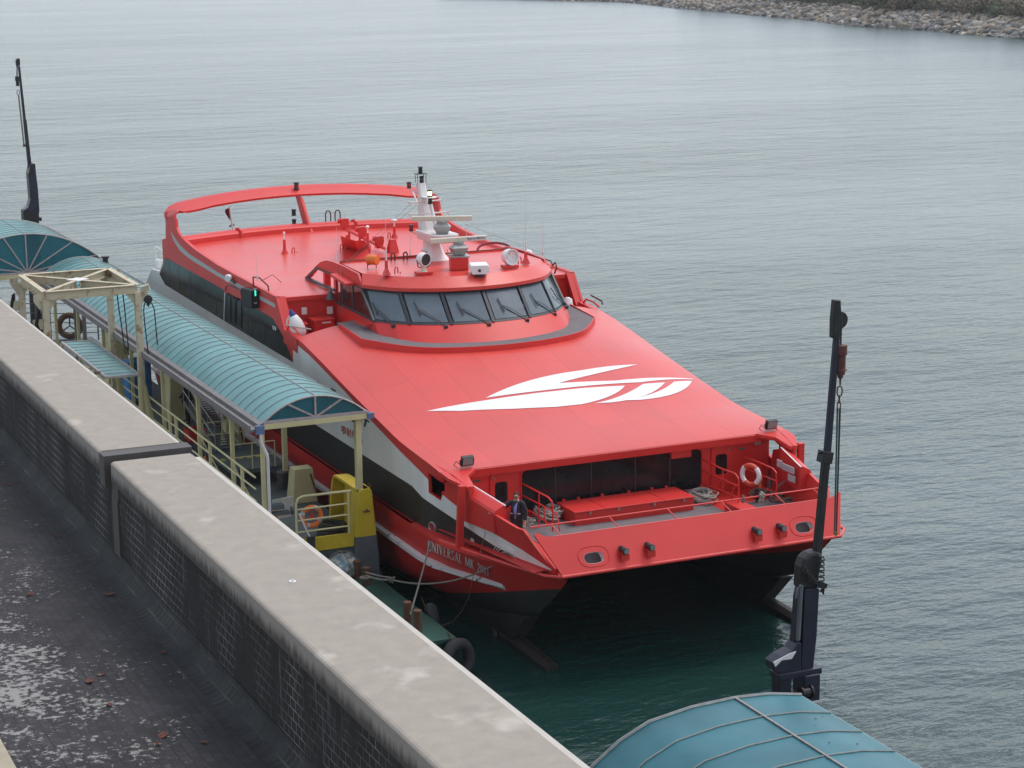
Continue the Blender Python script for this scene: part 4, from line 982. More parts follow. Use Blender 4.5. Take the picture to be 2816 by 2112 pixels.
# front window panes: seven mullions, six panes, frame strips
def along(curve, s_):  # s_ in 0..1 by width
    i = s_*(len(curve)-1); k = min(int(i), len(curve)-2); f = i-k; return (lerp(curve[k][0], curve[k+1][0], f), lerp(curve[k][1], curve[k+1][1], f))
cuts = [0, 1/6, 2/6, 3/6, 4/6, 5/6, 1]
for i in range(6):
    a, b_ = cuts[i]+.012, cuts[i+1]-.012; mb = MB(); rows = []
    for k in range(7):
        s_ = lerp(a, b_, k/6); lo, hi = along(wb, s_), along(wt, s_); pl_, ph = P3(lo, 7.42), P3(hi, 8.38)
        rows.append([pl_.lerp(ph, .06), pl_.lerp(ph, .93)])
    mb.grid(rows); mb.build('windscreen_pane', M_glass, house)
mb = MB()
def strip(mb, s_, e, w0):
    lo, hi = along(wb, s_), along(wt, s_); p, q = P3(lo, 7.40), P3(hi, 8.38); out = Vector((p.x-U0, p.y-67, 0)).normalized()
    mb.bar(p+out*e, q+out*e, w0, .05, out)
M_frm = mat('dark_window_frame', (0.035, 0.042, 0.048), .45, var=.15)
for s_ in cuts: strip(mb, s_, .02, .11)
for t0, t1 in ((0.0, .06), (.93, 1.0)):
    rows = []
    for k in range(37):
        s_ = k/36; p, q = P3(along(wb, s_), 7.40), P3(along(wt, s_), 8.38); o_ = Vector((p.x-U0, p.y-67, 0)).normalized()*.018; rows.append([p.lerp(q, t0)+o_, p.lerp(q, t1)+o_])
    mb.grid(rows)
mb.build('window_frame', M_frm, house)
# dim interior: floor, console, back wall, seats (seen through the glass)
M_int = mat('cabin_interior', (0.13, 0.14, 0.15), .7, var=.2); M_intl = mat('cabin_pale', (0.32, 0.33, 0.33), .6, var=.2)
mb = MB(); mb.box(U0-3.3, U0+3.3, 64.6, 68.6, 7.0, 7.05); mb.box(U0-3.3, U0+3.3, 68.3, 68.4, 7.0, 8.3)
mb.grid([[(P3((a[0]*.94, a[1]+.15), 7.33)), P3((a[0]*.80, a[1]+1.15), 7.45), P3((a[0]*.80, a[1]+1.15), 7.0)] for a in wb]); mb.build('cabin_interior', M_int, house)
mb = MB()
for w_ in (-1.3, 0.2, 1.5): mb.box(U0+w_-.22, U0+w_+.22, 65.9, 66.1, 7.3, 8.0); mb.box(U0+w_-.22, U0+w_+.22, 65.5, 66.0, 7.25, 7.4)
mb.box(U0-1.2, U0-.6, 64.15, 64.35, 7.45, 7.56); mb.box(U0+1.0, U0+1.5, 64.5, 64.7, 7.45, 7.58)
mb.build('helm_seat', M_int, house, bevel=.04)
mb = MB(); 
for w0, w1 in ((-2.2, -.3), (-.1, 1.8)): mb.box(U0+w0, U0+w1, 64.9, 64.95, 8.22, 8.26)
mb.tube([(U0-1.4, 64.6, 7.62), (U0+.0, 64.4, 7.62)], .012, 5); mb.build('blind_rail', M_intl, house)
# wipers, one on each pane: pivot at the lower right, long twin arms up to the left
for i in range(6):
    sp = lerp(cuts[i], cuts[i+1], .86 if i else .62); sb = lerp(cuts[i], cuts[i+1], .30 if i else .22)
    p = P3(along(wb, sp), 7.32); lo, hi = along(wb, sb), along(wt, sb); q = P3(lo, 7.40).lerp(P3(hi, 8.38), .48 if i else .40)
    out = Vector((p.x-U0, p.y-67, 0)).normalized(); p = p+out*.09; q = q+out*.08
    mb = MB(); mb.tube([p, q], .016, 5); mb.tube([p+Vector((.05, 0, .05)), p.lerp(q, .8)+Vector((.055, 0, .05)), q], .011, 5); mb.obox(p, (.06, 0, 0), (0, .05, 0), (0, 0, .05))
    d = (P3(hi, 8.38)-P3(lo, 7.40)).normalized(); mb.bar(q-d*.26+Vector((.05, 0, 0)), q+d*.30-Vector((.03, 0, 0)), .035, .03, out)
    mb.build('wiper', M_dkmetal, house)
# sides: dark windows, door, fairing that curves down to the roof deck with two openings
for s_ in (-1, 1):
    x = U0+s_*3.60; e = s_*.012
    def q(v, z, d=0): return Vector((x+e*d, v, z))
    mb = MB(); mb.poly([q(64.88, 7.46, 1), q(66.05, 8.38, 1), q(68.05, 8.42, 1), q(68.05, 7.50, 1)]); mb.build('side_window', mat('brown_tinted_glass', (.045, .014, .014), .12, var=.2), house)
    mb = MB(); mb.box(min(x, x+e*3), max(x, x+e*3), 66.85, 66.93, 7.48, 8.42); mb.box(min(x, x+e*3), max(x, x+e*3), 66.0, 68.6, 8.36, 8.43); mb.bar(q(64.8, 7.43, 2), q(68.7, 7.49, 2), .05, .07); mb.bar(q(64.84, 7.42, 2), q(66.05, 8.40, 2), .06, .09); mb.box(min(x, x+e*3), max(x, x+e*3), 68.0, 68.1, 7.48, 8.42); mb.build('side_frame', M_frm, house)
    # red cheek above the side windows and fairing
    mb = MB(); pts = [q(66.0, 8.42), q(66.42, 8.84), q(67.9, 8.90), q(69.0, 8.90), q(69.7, 8.86), q(70.4, 8.70), q(71.0, 8.44), q(71.5, 8.16), q(72.0, 7.88), q(71.9, 7.87), q(71.55, 7.98), q(71.0, 8.28), q(70.6, 8.46), q(69.0, 8.46), q(68.0, 8.42)]
    mb.prism(pts, (-s_*.09, 0, 0)); mb.build('fairing', M_red, house, bevel=.01)
    mb = MB(); mb.box(min(x, x-s_*.22), max(x, x-s_*.22), 69.88, 70.08, 7.85, 8.47); mb.build('fairing_post', M_red, house); mb = MB(); mb.box(min(x, x-s_*.09), max(x, x-s_*.09), 68.72, 68.95, 7.80, 8.46); mb.build('fairing_post', M_red, house)
    mb = MB(); mb.bar(q(68.8, 7.90, 1), q(72.0, 7.90, 1), .10, .08); mb.bar(q(71.95, 7.9, 1), q(70.75, 8.44, 1), .10, .06, (1, 0, 0)); mb.bar(q(70.75, 8.44, 1), q(68.7, 8.44, 1), .10, .06); mb.build('fairing_frame', M_frm, house)
    mb = MB(); mb.prism([q(66.6, 8.40), q(66.6, 8.50), q(68.2, 8.62), q(68.2, 8.50)], (s_*.38, 0, 0)); mb.build('door_hood', M_red, house, bevel=.02)
    mb = MB(); mb.obox(q(65.3, 7.25)+Vector((s_*.12, 0, 0)), (.12, 0, 0), (0, .18, 0), (0, 0, .03)); mb.obox(q(65.15, 7.0)+Vector((s_*.15, 0, 0)), (.16, 0, 0), (0, .22, 0), (0, 0, .03)); mb.build('step', M_red, house)

# ---- mast
def u0p(x, y): return at(1080+.18086*x, 440+.18086*y, 'u', U0)
def mx(p, w_=0, dv=0): return Vector((U0+w_, p.y+dv, p.z))
RV = 67.55
mast = MB()
def sect(c, a, b_, z=None):  # rectangular section ring (rounded by 8 points)
    return [Vector((c.x+dx*a, c.y+dy*b_, c.z)) for dx, dy in ((-1, -.6), (-.6, -1), (.6, -1), (1, -.6), (1, .6), (.6, 1), (-.6, 1), (-1, .6))]
secs = []
for x, y, a, b_ in ((640, 1545, .62, .85), (640, 1500, .42, .55), (625, 1400, .30, .40), (610, 1330, .29, .34), (590, 1230, .26, .30), (565, 1150, .25, .30), (530, 1050, .27, .32), (520, 990, .27, .32), (490, 820, .20, .26), (465, 640, .17, .20), (440, 480, .155, .17), (425, 345, .15, .14)):
    p = u0p(x, y); secs.append(sect(Vector((U0, p.y, p.z)), a, b_))
mast.grid(secs, closed=True); mast.poly(list(reversed(secs[0]))); mast.poly(secs[-1])
mst = mast.build('mast', M_mast, F, smooth=True)
sa = u0p(600, 1375); mb = MB(); mb.tube([s_+Vector((0, 0, 0)) for s_ in sect(Vector((U0, sa.y, sa.z)), .31, .40)], .035, 6, True); mb.build('mast_flange', M_alu, mst)
# forward stay tube
mb = MB(); mb.tube([u0p(525, 620)+Vector((0, -.25, 0)), u0p(590, 1010)+Vector((0, -.45, 0))], .07, 10); mb.tube([u0p(300, 470), u0p(410, 760)], .035, 8); mb.build('mast_stay', M_mast, mst, smooth=True)
# radar platform (a boat-shaped tray)
pc = u0p(600, 1090); zt = pc.z+.05
out = []
for w_, v in ((-.40, .50), (-.50, .40), (-.52, .2), (-.50, -1.2), (-.44, -1.42), (-.28, -1.55), (.28, -1.55), (.44, -1.42), (.50, -1.2), (.50, .2), (.46, .42), (.38, .50)): out.append(Vector((U0+w_, pc.y+v, zt)))
mb = MB(); inner = [p.copy() for p in out]; mb.grid([[Vector((U0, pc.y, zt-.02)) for _ in out], out, [p+Vector((0, 0, -.06)) for p in out], [Vector((lerp(p.x, U0, .12), lerp(p.y, pc.y, .12), zt-.30)) for p in out], [Vector((U0, pc.y, zt-.32)) for _ in out]], closed=True); mb.build('radar_platform', M_mast, mst)
def radar(name_parent, c, d, L_, box_top, boxw):
    """gearbox on brackets with a long scanner bar on top; c = centre under the bar"""
    g = MB(); d = Vector(d).normalized(); n_ = Vector((-d.y, d.x, 0)); 
    z0 = box_top-.42
    g.grid([[c+d*sx*boxw*w1+n_*sy*boxw*w1*.75+Vector((0, 0, z)) for sx, sy in ((-1, -1), (1, -1), (1, 1), (-1, 1))] for w1, z in ((.34, 0), (.40, .10), (.50, .22), (.50, .25), (.40, .30), (.34, .36))], closed=True)
    g.add([c+d*sx*boxw*.34+n_*sy*boxw*.25+Vector((0, 0, .36)) for sx, sy in ((-1, -1), (1, -1), (1, 1), (-1, 1))], [(0, 1, 2, 3)])
    g.cyl(c+Vector((0, 0, .36)), c+Vector((0, 0, .46)), boxw*.32)
    a = g.build('radar_gearbox', M_alu, name_parent, bevel=.012)
    g = MB(); g.bar(c-d*L_/2+Vector((0, 0, .53)), c+d*L_/2+Vector((0, 0, .53)), .16, .17); b2 = g.build('radar_scanner', M_cream, name_parent, bevel=.02)
    return a, b2
radar(mst, Vector((U0-.02, pc.y-1.0, zt+.02)), (1, -.42, 0), 2.15, 0, .62)
# second radar on its red box on the roof
pr_ = at(1233, 722, 'z', 8.86); pr2 = at(1290, 716, 'z', 8.86)
bc = Vector(((pr_.x+pr2.x)/2, 66.55, 8.86)); 
p = at(1258, 743, 'z', 8.86)
bc = Vector((p.x+.18, p.y+.30, 8.86))
mb = MB(); mb.obox(bc+Vector((0, 0, .22)), (.30, -.09, 0), (.09, .30, 0), (0, 0, .22)); rbx = mb.build('radar_plinth', M_red, F, bevel=.01)
ra, rb = radar(rbx, bc+Vector((0, 0, .50)), (1, -.03, 0), 2.1, 0, .58)
mb = MB(); mb.obox(bc+Vector((0, 0, .46)), (.34, -.09, 0), (.09, .34, 0), (0, 0, .02)); mb.build('mount_plate', M_alu, rbx)

# lettering
_fonts = {}
def text_mesh(body, cjk=False, shear=0.0, bold=0.0, extr=0.0):
    cu = bpy.data.curves.new('lettering', 'FONT'); cu.body = body; cu.size = 1.0; cu.align_x = 'LEFT'; cu.shear = shear; cu.offset = bold; cu.resolution_u = 3
    o = bpy.data.objects.new('lettering', cu); C.objects.link(o); dg = bpy.context.evaluated_depsgraph_get(); dg.update()
    me = bpy.data.meshes.new_from_object(o.evaluated_get(dg)); bpy.data.objects.remove(o); bpy.data.curves.remove(cu)
    vs = [v.co.copy() for v in me.vertices]; fs = [tuple(p.vertices) for p in me.polygons]; bpy.data.meshes.remove(me)
    x0 = min(v.x for v in vs); x1 = max(v.x for v in vs); y0 = min(v.y for v in vs); y1 = max(v.y for v in vs)
    return vs, fs, x0, x1, y0, y1
def put_text(body, fn, m_, parent, serif=False, **k):
    """fn(s, t): s 0..1 along the line, t 0..1 up the letters -> point"""
    vs, fs, x0, x1, y0, y1 = text_mesh(body, **k); mb = MB()
    mb.add([fn((v.x-x0)/(x1-x0), (v.y-y0)/(y1-y0)) for v in vs], fs); return mb.build('lettering', m_, parent, recalc=False)
# maker's name on the lower scanner
sc_c = bc+Vector((0, 0, .50+.53)); d = Vector((1, -.03, 0)).normalized()
put_text('Sperry Marine', lambda s, t: sc_c+d*(.30+s*.66)+Vector((0, -.085, -.045+t*.10)), M_textblue, rb, bold=.02)

# navigation lamps on the mast
def lamp(c, lens_m, parent, s_=1.0, up=1):
    g = MB(); z = Vector((0, 0, up)); c = Vector(c)
    g.lathe(c, z, [(.10*s_, 0), (.11*s_, .03*s_), (.08*s_, .05*s_)], 12)
    for k_ in range(4): e_ = Vector((math.cos(k_*1.571+.8), math.sin(k_*1.571+.8), 0))*.088*s_; g.tube([c+e_+z*.02*s_, c+e_+z*.23*s_], .007, 4)
    g.lathe(c+z*.21*s_, z, [(.08*s_, 0), (.11*s_, .02*s_), (.11*s_, .05*s_), (.06*s_, .07*s_)], 12)
    a = g.build('nav_lamp', M_dkmetal, parent, smooth=True)
    g = MB(); g.lathe(c+z*.045*s_, z, [(.075*s_, 0), (.085*s_, .08*s_), (.075*s_, .17*s_)], 12); g.build('lens', lens_m, a, smooth=True); return a
def lampx(x, y, lens, w_=None, v=None, s_=1.0, up=1, par=None):
    p = at(1080+.18086*x, 440+.18086*y, 'v', v if v else RV+1.6); lamp(p, lens, par or mst, s_, up); return p
vt = u0p(425, 345).y
topz = u0p(425, 345).z
g = MB(); 
for dx, dy in ((-.16, -.12), (.16, -.12), (.16, .12), (-.16, .12)): g.tube([(U0+dx, vt+dy, topz), (U0+dx, vt+dy, topz+.32)], .012, 5)
g.box(U0-.20, U0+.20, vt-.16, vt+.16, topz+.32, topz+.34); g.build('lamp_cage', M_dkmetal, mst)
lamp((U0, vt, topz+.35), M_dkmetal, mst, .85); lamp((U0+.03, vt-.02, topz+.01), M_dkmetal, mst, .85)
# the lit steaming light on its small shelf, one lamp hanging below
ps = u0p(550, 555); shelf = MB(); c = Vector((U0-.10, ps.y-.35, ps.z)); shelf.lathe(c, (0, 0, 1), [(.0, 0), (.26, 0), (.26, .03), (0, .035)], 18); shelf.bar(c, u0p(470, 560), .3, .03); shelf.build('lamp_shelf', M_mast, mst)
lamp(c+Vector((0, 0, .035)), M_lit, mst, .9); lamp(c-Vector((0, 0, .01)), M_dkmetal, mst, .8, -1)
# side red lamps on arms
for (lx, ly, rx, ry) in ((248, 430, 420, 540), (280, 1080, 470, 1175)):
    a = u0p(rx, ry); pxy = at(1080+.18086*lx, 440+.18086*ly, 'v', a.y)
    g = MB(); g.tube([a, pxy+Vector((.05, 0, -.03)), pxy], .028, 7); g.build('lamp_arm', M_mast, mst, smooth=True); lamp(pxy, M_redlens, mst, .85)
# crosstrees with small insulators
for (x0, y0, x1, y1) in ((250, 652, 745, 608), (255, 828, 845, 790)):
    a = u0p((x0+x1)/2, (y0+y1)/2); p, q = at(1080+.18086*x0, 440+.18086*y0, 'v', a.y-.1), at(1080+.18086*x1, 440+.18086*y1, 'v', a.y-.1)
    g = MB(); g.tube([p, q], .028, 8)
    g.tube([q+Vector((-.03, 0, 0)), q+Vector((-.03, 0, -.16))], .018, 5); g.tube([p+Vector((.04, 0, 0)), p+Vector((.04, 0, -.14))], .012, 5); g.obox(p, (.02, 0, 0), (0, .05, 0), (0, 0, .05)); g.obox(q, (.02, 0, 0), (0, .05, 0), (0, 0, .05))
    g.build('crosstree', M_mast, mst, smooth=True)
# wires from the mast down to the fairing and out to the right
g = MB(); r0 = .007
wl = at(945, 728, 'u', U0-3.5)
a1 = at(1080+.18086*272, 440+.18086*672, 'v', 69.8); a2 = at(1080+.18086*383, 440+.18086*665, 'v', 69.8)
g.tube([a1, wl], r0, 4); g.tube([a2, wl+Vector((.18, .05, 0))], r0, 4)
wr = at(1500, 700, 'u', U0+4.5); g.tube([at(1281, 617, 'v', 67.8), wr], .005, 4)
g.build('stay_wire', M_greyp, mst)
# wires hanging beside the cabin side
g = MB()
for x in (932, 942): g.tube([at(x, 735, 'u', U0-3.75), at(x, 865, 'u', U0-3.75)], .009, 4)
g.build('halyard', M_greyp, F)

# ---- equipment on the wheelhouse roof
def onroof(x, y): return at(x, y, 'z', 8.86)
def cyl_lamp(c, ax, r, L_, body, lens, parent, bulbs=False):
    ax = Vector(ax).normalized(); g = MB(); g.lathe(c-ax*L_*.5, ax, [(.0, -.02), (r*.55, 0), (r*.9, L_*.2), (r, L_*.45), (r, L_), (r*1.04, L_), (r*1.04, L_+.02), (r*.93, L_+.02), (r*.9, L_*.75)], 24); a = g.build('searchlight', body, parent, smooth=True)
    g = MB(); fr = .74 if bulbs else 1.02; g.lathe(c-ax*L_*.5, ax, [(r*.91, L_*fr), (0, L_*(fr-.02))], 20); g.build('lens', lens, a)
    if bulbs:
        g = MB(); X = ax.orthogonal().normalized(); Y = ax.cross(X)
        for i in range(4):
            t = math.pi/4+i*math.pi/2; g.lathe(c-ax*L_*.5+(X*math.cos(t)+Y*math.sin(t))*r*.42, ax, [(r*.2, L_*.74), (r*.16, L_*.82), (0, L_*.86)], 10)
        g.build('bulb', M_logo, a, smooth=True)
    return a
# searchlight left
b0 = onroof(1165, 753); g = MB(); g.obox(b0+Vector((0, 0, .04)), (.28, 0, 0), (0, .20, 0), (0, 0, .045)); pd = g.build('searchlight_base', M_red, F, bevel=.01)
g = MB(); g.lathe(b0+Vector((0, 0, .08)), (0, 0, 1), [(.14, 0), (.10, .04), (.09, .12), (.12, .30), (.05, .33)], 14); g.build('pedestal', M_cream, pd, smooth=True)
cyl_lamp(b0+Vector((-.02, .02, .52)), (.32, -.95, -.08), .225, .34, M_logo, M_dkmetal, pd)
g = MB(); g.tube([b0+Vector((-.24, 0, .5)), b0+Vector((-.2, 0, .25)), b0+Vector((0, 0, .2)), b0+Vector((.2, 0, .25)), b0+Vector((.22, 0, .5))], .02, 6); g.build('yoke', M_dkmetal, pd)
# searchlight right (four bulbs)
b0 = onroof(1402, 736); g = MB(); g.obox(b0+Vector((0, 0, .05)), (.28, 0, 0), (0, .18, 0), (0, 0, .05)); pd = g.build('searchlight_base', M_red, F, bevel=.01)
cyl_lamp(b0+Vector((0, .05, .38)), (.12, -.98, .05), .28, .40, M_logo, M_greyp, pd, True)
# camera housing projecting from the visor
b0 = at(1317, 746, 'z', 8.92); bx = Vector((.95, -.30, 0)).normalized(); by = Vector((.30, .95, 0))
g = MB(); g.grid([[b0+bx*a*.33+by*b_*.42+Vector((0, 0, z)) for a, b_ in ((-w1, -1), (w1, -1), (w1, 1), (-w1, 1))] for w1, z in ((.8, -.04), (1, .08), (1, .22), (.85, .26))], closed=True); g.add([b0+bx*a*.28+by*b_*.42+Vector((0, 0, .26)) for a, b_ in ((-1, -1), (1, -1), (1, 1), (-1, 1))], [(0, 1, 2, 3)]); g.add([b0+bx*a*.26+by*b_*.42+Vector((0, 0, -.04)) for a, b_ in ((-1, -1), (1, -1), (1, 1), (-1, 1))], [(0, 1, 2, 3)])
ch = g.build('camera_housing', M_logo, F, bevel=.03)
g = MB(); g.lathe(b0-by*.43+Vector((-.02, 0, .09)), by*-1, [(.05, 0), (.05, .02), (0, .021)], 12); g.build('lens', M_dkmetal, ch); g = MB(); g.obox(b0-by*.25-Vector((0, 0, .09)), bx*.14, by*.14, (0, 0, .05)); g.build('bracket', M_dkmetal, ch)
# orange beacon drum on two legs
b0 = onroof(1023, 738); c = b0+Vector((0, 0, .30)); ax = Vector((.62, -.75, 0)).normalized(); g = MB(); g.lathe(c-ax*.2, ax, [(.0, -.02), (.13, 0), (.17, .06), (.17, .42), (0, .43)], 18); fl = g.build('smoke_float', M_orange, F, smooth=True)
g = MB()
for d_ in (-.16, .16): g.tube([b0+Vector((d_, 0, 0)), b0+Vector((d_, 0, .16))], .018, 5)
g.tube([b0+Vector((-.18, 0, .15)), b0+Vector((.18, 0, .15))], .02, 5); g.build('cradle', M_dkmetal, fl)

# antenna stands: red cone foot, tapering post, then whip or dome; a bent cable pipe beside
def stand(x, y, zdeck, whip=0.0, dome=None, h=.55, pipe=1):
    p = at(x, y, 'z', zdeck); g = MB(); g.lathe(p, (0, 0, 1), [(.17, 0), (.16, .02), (.065, .22), (.055, h)], 4 if dome is None else 8); a = g.build('antenna_stand', M_red, F)
    if whip: g = MB(); g.tube([p+Vector((0, 0, h)), p+Vector((0, 0, h+.4))], .03, 6); g.tube([p+Vector((0, 0, h+.38)), p+Vector((0, 0, h+whip))], .011, 5, r2=.005); g.build('whip', M_mast, a)
    if dome: g = MB(); g.tube([p+Vector((0, 0, h)), p+Vector((0, 0, h+.22))], .03, 6); g.lathe(p+Vector((0, 0, h+.2)), (0, 0, 1), [(.03, 0), (dome, .03), (dome, .07), (.02, .12)], 14); g.build('gps_dome', M_logo, a, smooth=True)
    if pipe:
        g = MB(); q = p+Vector((.30*pipe, -.02, 0)); g.tube([q, q+Vector((0, 0, .18)), q+Vector((.04, 0, .25)), q+Vector((.09, 0, .25)), q+Vector((.11, 0, .18)), q+Vector((.11, 0, .02))], .022, 6); g.tube([q+Vector((.2, 0, 0)), q+Vector((.2, 0, .08))], .02, 5); g.build('cable_pipe', M_red, a, smooth=True)
DKZ = 7.93
stand(783, 700, DKZ, dome=.05, h=.60); stand(1085, 655, 8.0, dome=.12, h=.50, pipe=-1); stand(1012, 683, DKZ+.02, dome=.08, h=.62)
stand(955, 687, DKZ, whip=0, h=.6, pipe=-1)
stand(1063, 756, 8.86, whip=1.7, h=.50); stand(1446, 725, 8.86, whip=1.9, h=.42, pipe=-1)
def whip(x0, y0, x1, y1, zd, r_=.010): 
    p = at(x0, y0, 'z', zd); q = at(x1, y1, 'v', p.y); g = MB(); g.tube([p, p+Vector((0, 0, .22))], .028, 6); g.tube([p+Vector((0, 0, .2)), q], r_, 5, r2=.005); g.build('whip_antenna', M_mast, F)
for a in ((925, 721, 925, 625, 8.2), (708, 772, 701, 678, 8.15), (1128, 702, 1131, 615, 8.86), (1231, 700, 1231, 662, 8.86), (1284, 690, 1282, 615, 8.86), (1493, 705, 1491, 614, 8.2)): whip(*a)
# grab hoops
for x, y, wd, z in ((1076, 717, 10, 8.86), (1110, 714, 10, 8.86), (896, 620, 14, 8.2), (922, 618, 14, 8.2)):
    p = at(x, y, 'z', z); q = at(x+wd, y-1, 'z', z); h_ = .26 if z > 8.5 else .62; dd = q-p; g = MB()
    g.tube([p, p+Vector((0, 0, h_*.8)), p+dd*.25+Vector((0, 0, h_)), p+dd*.75+Vector((0, 0, h_)), q+Vector((0, 0, h_*.8)), q], .028, 7); g.build('grab_hoop', M_rust, F, smooth=True)
g = MB(); p = at(697, 788, 'z', 7.85); g.tube([p, p+Vector((0, 0, .35)), p+Vector((.1, -.5, .38)), p+Vector((.15, -1.3, .2)), p+Vector((.15, -1.35, 0))], .028, 7); g.tube([p+Vector((.3, .1, .15)), p+Vector((.8, .2, .35)), p+Vector((1.1, .1, .05))], .012, 5); g.build('grab_rail', M_rust, F, smooth=True)
# rescue-boat davit lying across the deck, with three red floodlights, and its red wedge and cone chocks
pa, pb = at(946, 628, 'z', 8.55), at(1063, 686, 'z', 8.15)
pa = at(946, 628, 'v', 79.8); pb = at(1063, 686, 'v', 76.0)
g = MB(); g.tube([pa, pb], .065, 8); g.tube([pa+Vector((.15, -.2, -.1)), pa+Vector((.15, -.2, -.45))], .05, 6); g.tube([pa+Vector((.5, -.5, -.15)), pa+Vector((.5, -.5, -.55))], .05, 6); g.tube([pb+Vector((-.5, .6, 0)), pb+Vector((-.5, .6, -.25))], .04, 6); dv = g.build('lamp_boom', M_red, F, smooth=True)
for x, y in ((947, 614), (996, 637), (1043, 663)):
    t = (x-946)/(1063-946); p = pa.lerp(pb, max(0, t)); p = Vector((at(x, y, 'v', p.y).x, p.y, at(x, y, 'v', p.y).z)); g = MB()
    g.grid([[p+Vector((sx*w1, sy*.10, z)) for sx, sy in ((-1, -1), (1, -1), (1, 1), (-1, 1))] for w1, z in ((.10, -.28), (.17, .0), (.16, .18), (.10, .2))], closed=True); g.add([p+Vector((sx*.10, sy*.10, .2)) for sx, sy in ((-1, -1), (1, -1), (1, 1), (-1, 1))], [(0, 1, 2, 3)]); g.tube([p+Vector((-.14, .05, .10)), p+Vector((-.26, .1, .10))], .1, 8); g.build('boom_light', M_red, dv)
q0 = at(957, 678, 'z', DKZ); g = MB()
A_, B_, C_, D_ = at(942, 681, 'z', DKZ), at(985, 692, 'z', DKZ), at(1013, 682, 'z', DKZ), at(960, 660, 'z', DKZ)
g.add([at(936, 648, 'v', 75.4), at(976, 662, 'v', 74.6), B_, A_, at(1004, 661, 'v', 75.8), C_, D_], [(0, 1, 2, 3), (1, 4, 5, 2), (0, 3, 6), (0, 6, 5, 4, 1)]); g.build('wedge_housing', M_red, F)
p = at(1080, 692, 'z', 7.95); g = MB(); g.lathe(p, (0, 0, 1), [(.30, 0), (.28, .02), (.15, .50), (.0, .50)], 4); g.build('chock', M_red, F)
# dark-red hoop lying behind the wheelhouse on the right
p = at(1365, 685, 'z', 8.05); g = MB(); g.tube([p+Vector((math.cos(t)*.7-.1, math.sin(t)*.25, math.sin(t)*.22)) for t in [math.pi*k/12 for k in range(13)]], .05, 7); g.build('hatch_hoop', M_redflag, F, smooth=True)
p = at(1452, 695, 'z', 8.35); g = MB(); g.lathe(p, (0, 0, 1), [(0, -.12), (.12, -.1), (.17, 0), (.12, .1), (0, .13)], 16); g.build('satellite_dome', M_logo, F, smooth=True)
# right-hand side rail and ladder hoop by the right notch
g = MB(); u = U0+4.9; p = at(1527, 722, 'u', u); g.tube([at(1514, 752, 'u', u), at(1514, 735, 'u', u), p, at(1531, 735, 'u', u), at(1525, 752, 'u', u)], .03, 7); g.tube([at(1491, 710, 'u', u), at(1515, 718, 'u', u), at(1519, 728, 'u', u)], .025, 6); g.tube([at(1625, 812, 'u', U0+5.7), at(1655, 828, 'u', U0+5.7), at(1657, 838, 'u', U0+5.7)], .03, 6); g.build('hand_rail', M_rust, F, smooth=True)
g = MB(); p = at(1560, 835, 'u', U0+4.6); g.lathe(p, (.3, .1, .9), [(0, -.3), (.2, -.2), (.22, 0), (.14, .2), (0, .25)], 16); g.build('fender', M_logo, F, smooth=True)
# side fittings on the left topside: number board, red hand rail box, white lamp
p = at(694, 825, 'u', 21.62); g = MB(); dcol = Vector((-.12, 0, 0))
sb = [at(x, y, 'u', 21.60) for x, y in ((680, 790), (709, 798), (709, 848), (682, 840))]
g.prism([Vector((21.66, q_.y, q_.z)) for q_ in sb], (-.30, 0, 0)); nbd = g.build('door_number_board', M_rubber, F, bevel=.02)
sbv = min(q_.y for q_ in sb)
g = MB(); c = Vector((21.50, sbv-.006, (sb[0].z+sb[2].z)/2+.28)); g.add([c+Vector((dx, 0, dz_)) for dx, dz_ in ((-.02, .10), (.02, .10), (.035, .04), (.015, 0), (.035, -.04), (.02, -.10), (-.02, -.10))], [(0, 1, 2, 3, 4, 5, 6)]); g.build('green_figure', M_litgreen, nbd)
g = MB(); 
for dz_ in (.16, -.36): g.box(21.44, 21.55, sbv-.008, sbv-.002, c.z+dz_-.01-.3*0, c.z+dz_+.01)
g.build('white_bar', M_logo, nbd)
g = MB(); sb = [at(x, y, 'u', 21.64) for x, y in ((621, 783), (667, 802), (665, 823), (618, 803))]; g.prism([Vector((21.66, q_.y, q_.z)) for q_ in sb], (-.06, 0, 0)); rb_ = g.build('door_head', M_red, F, bevel=.02)
g = MB(); g.tube([Vector((21.55, q_.y, q_.z)) for q_ in [at(x, y, 'u', 21.55) for x, y in ((621, 800), (621, 787), (628, 783), (655, 794), (662, 800), (664, 815))]], .022, 7); g.build('handle', M_dkmetal, rb_)
g = MB(); g.prism([Vector((21.648, q_.y, q_.z)) for q_ in [at(x, y, 'u', 21.648) for x, y in ((621, 806), (664, 826), (664, 905), (619, 880))]], (-.012, 0, 0)); dd_ = g.build('side_door', M_blackp, F)
g = MB()
for x in (634, 648): q0, q1 = at(x, 820+(x-634)*.4, 'u', 21.62), at(x, 885+(x-634)*.5, 'u', 21.62); g.bar(q0, q1, .04, .03)
g.build('door_track', M_dkmetal, dd_)
for x, y in ((629, 808), (636, 812), (645, 818), (652, 822)): g = MB(); g.lathe(at(x, y, 'u', 21.60), (0, 0, 1), [(.05, -.05), (.07, 0), (.05, .05)], 8); g.build('roller', M_dkmetal, dd_)
g = MB(); g.tube([at(619, 806, 'u', 21.6), at(616, 882, 'u', 21.6)], .03, 6); g.build('drain_pipe', M_pipe, F)
p = at(630, 764, 'u', 21.55); g = MB(); g.lathe(p, (-.6, -.6, -.1), [(0, -.10), (.12, -.05), (.15, .05), (.13, .12), (0, .12)], 14); g.build('side_lamp', M_logo, F, smooth=True)
g = MB(); g.tube([at(636, 770, 'u', 21.6), at(645, 778, 'u', 21.6)], .04, 6); g.build('lamp_bracket', M_dkmetal, F)

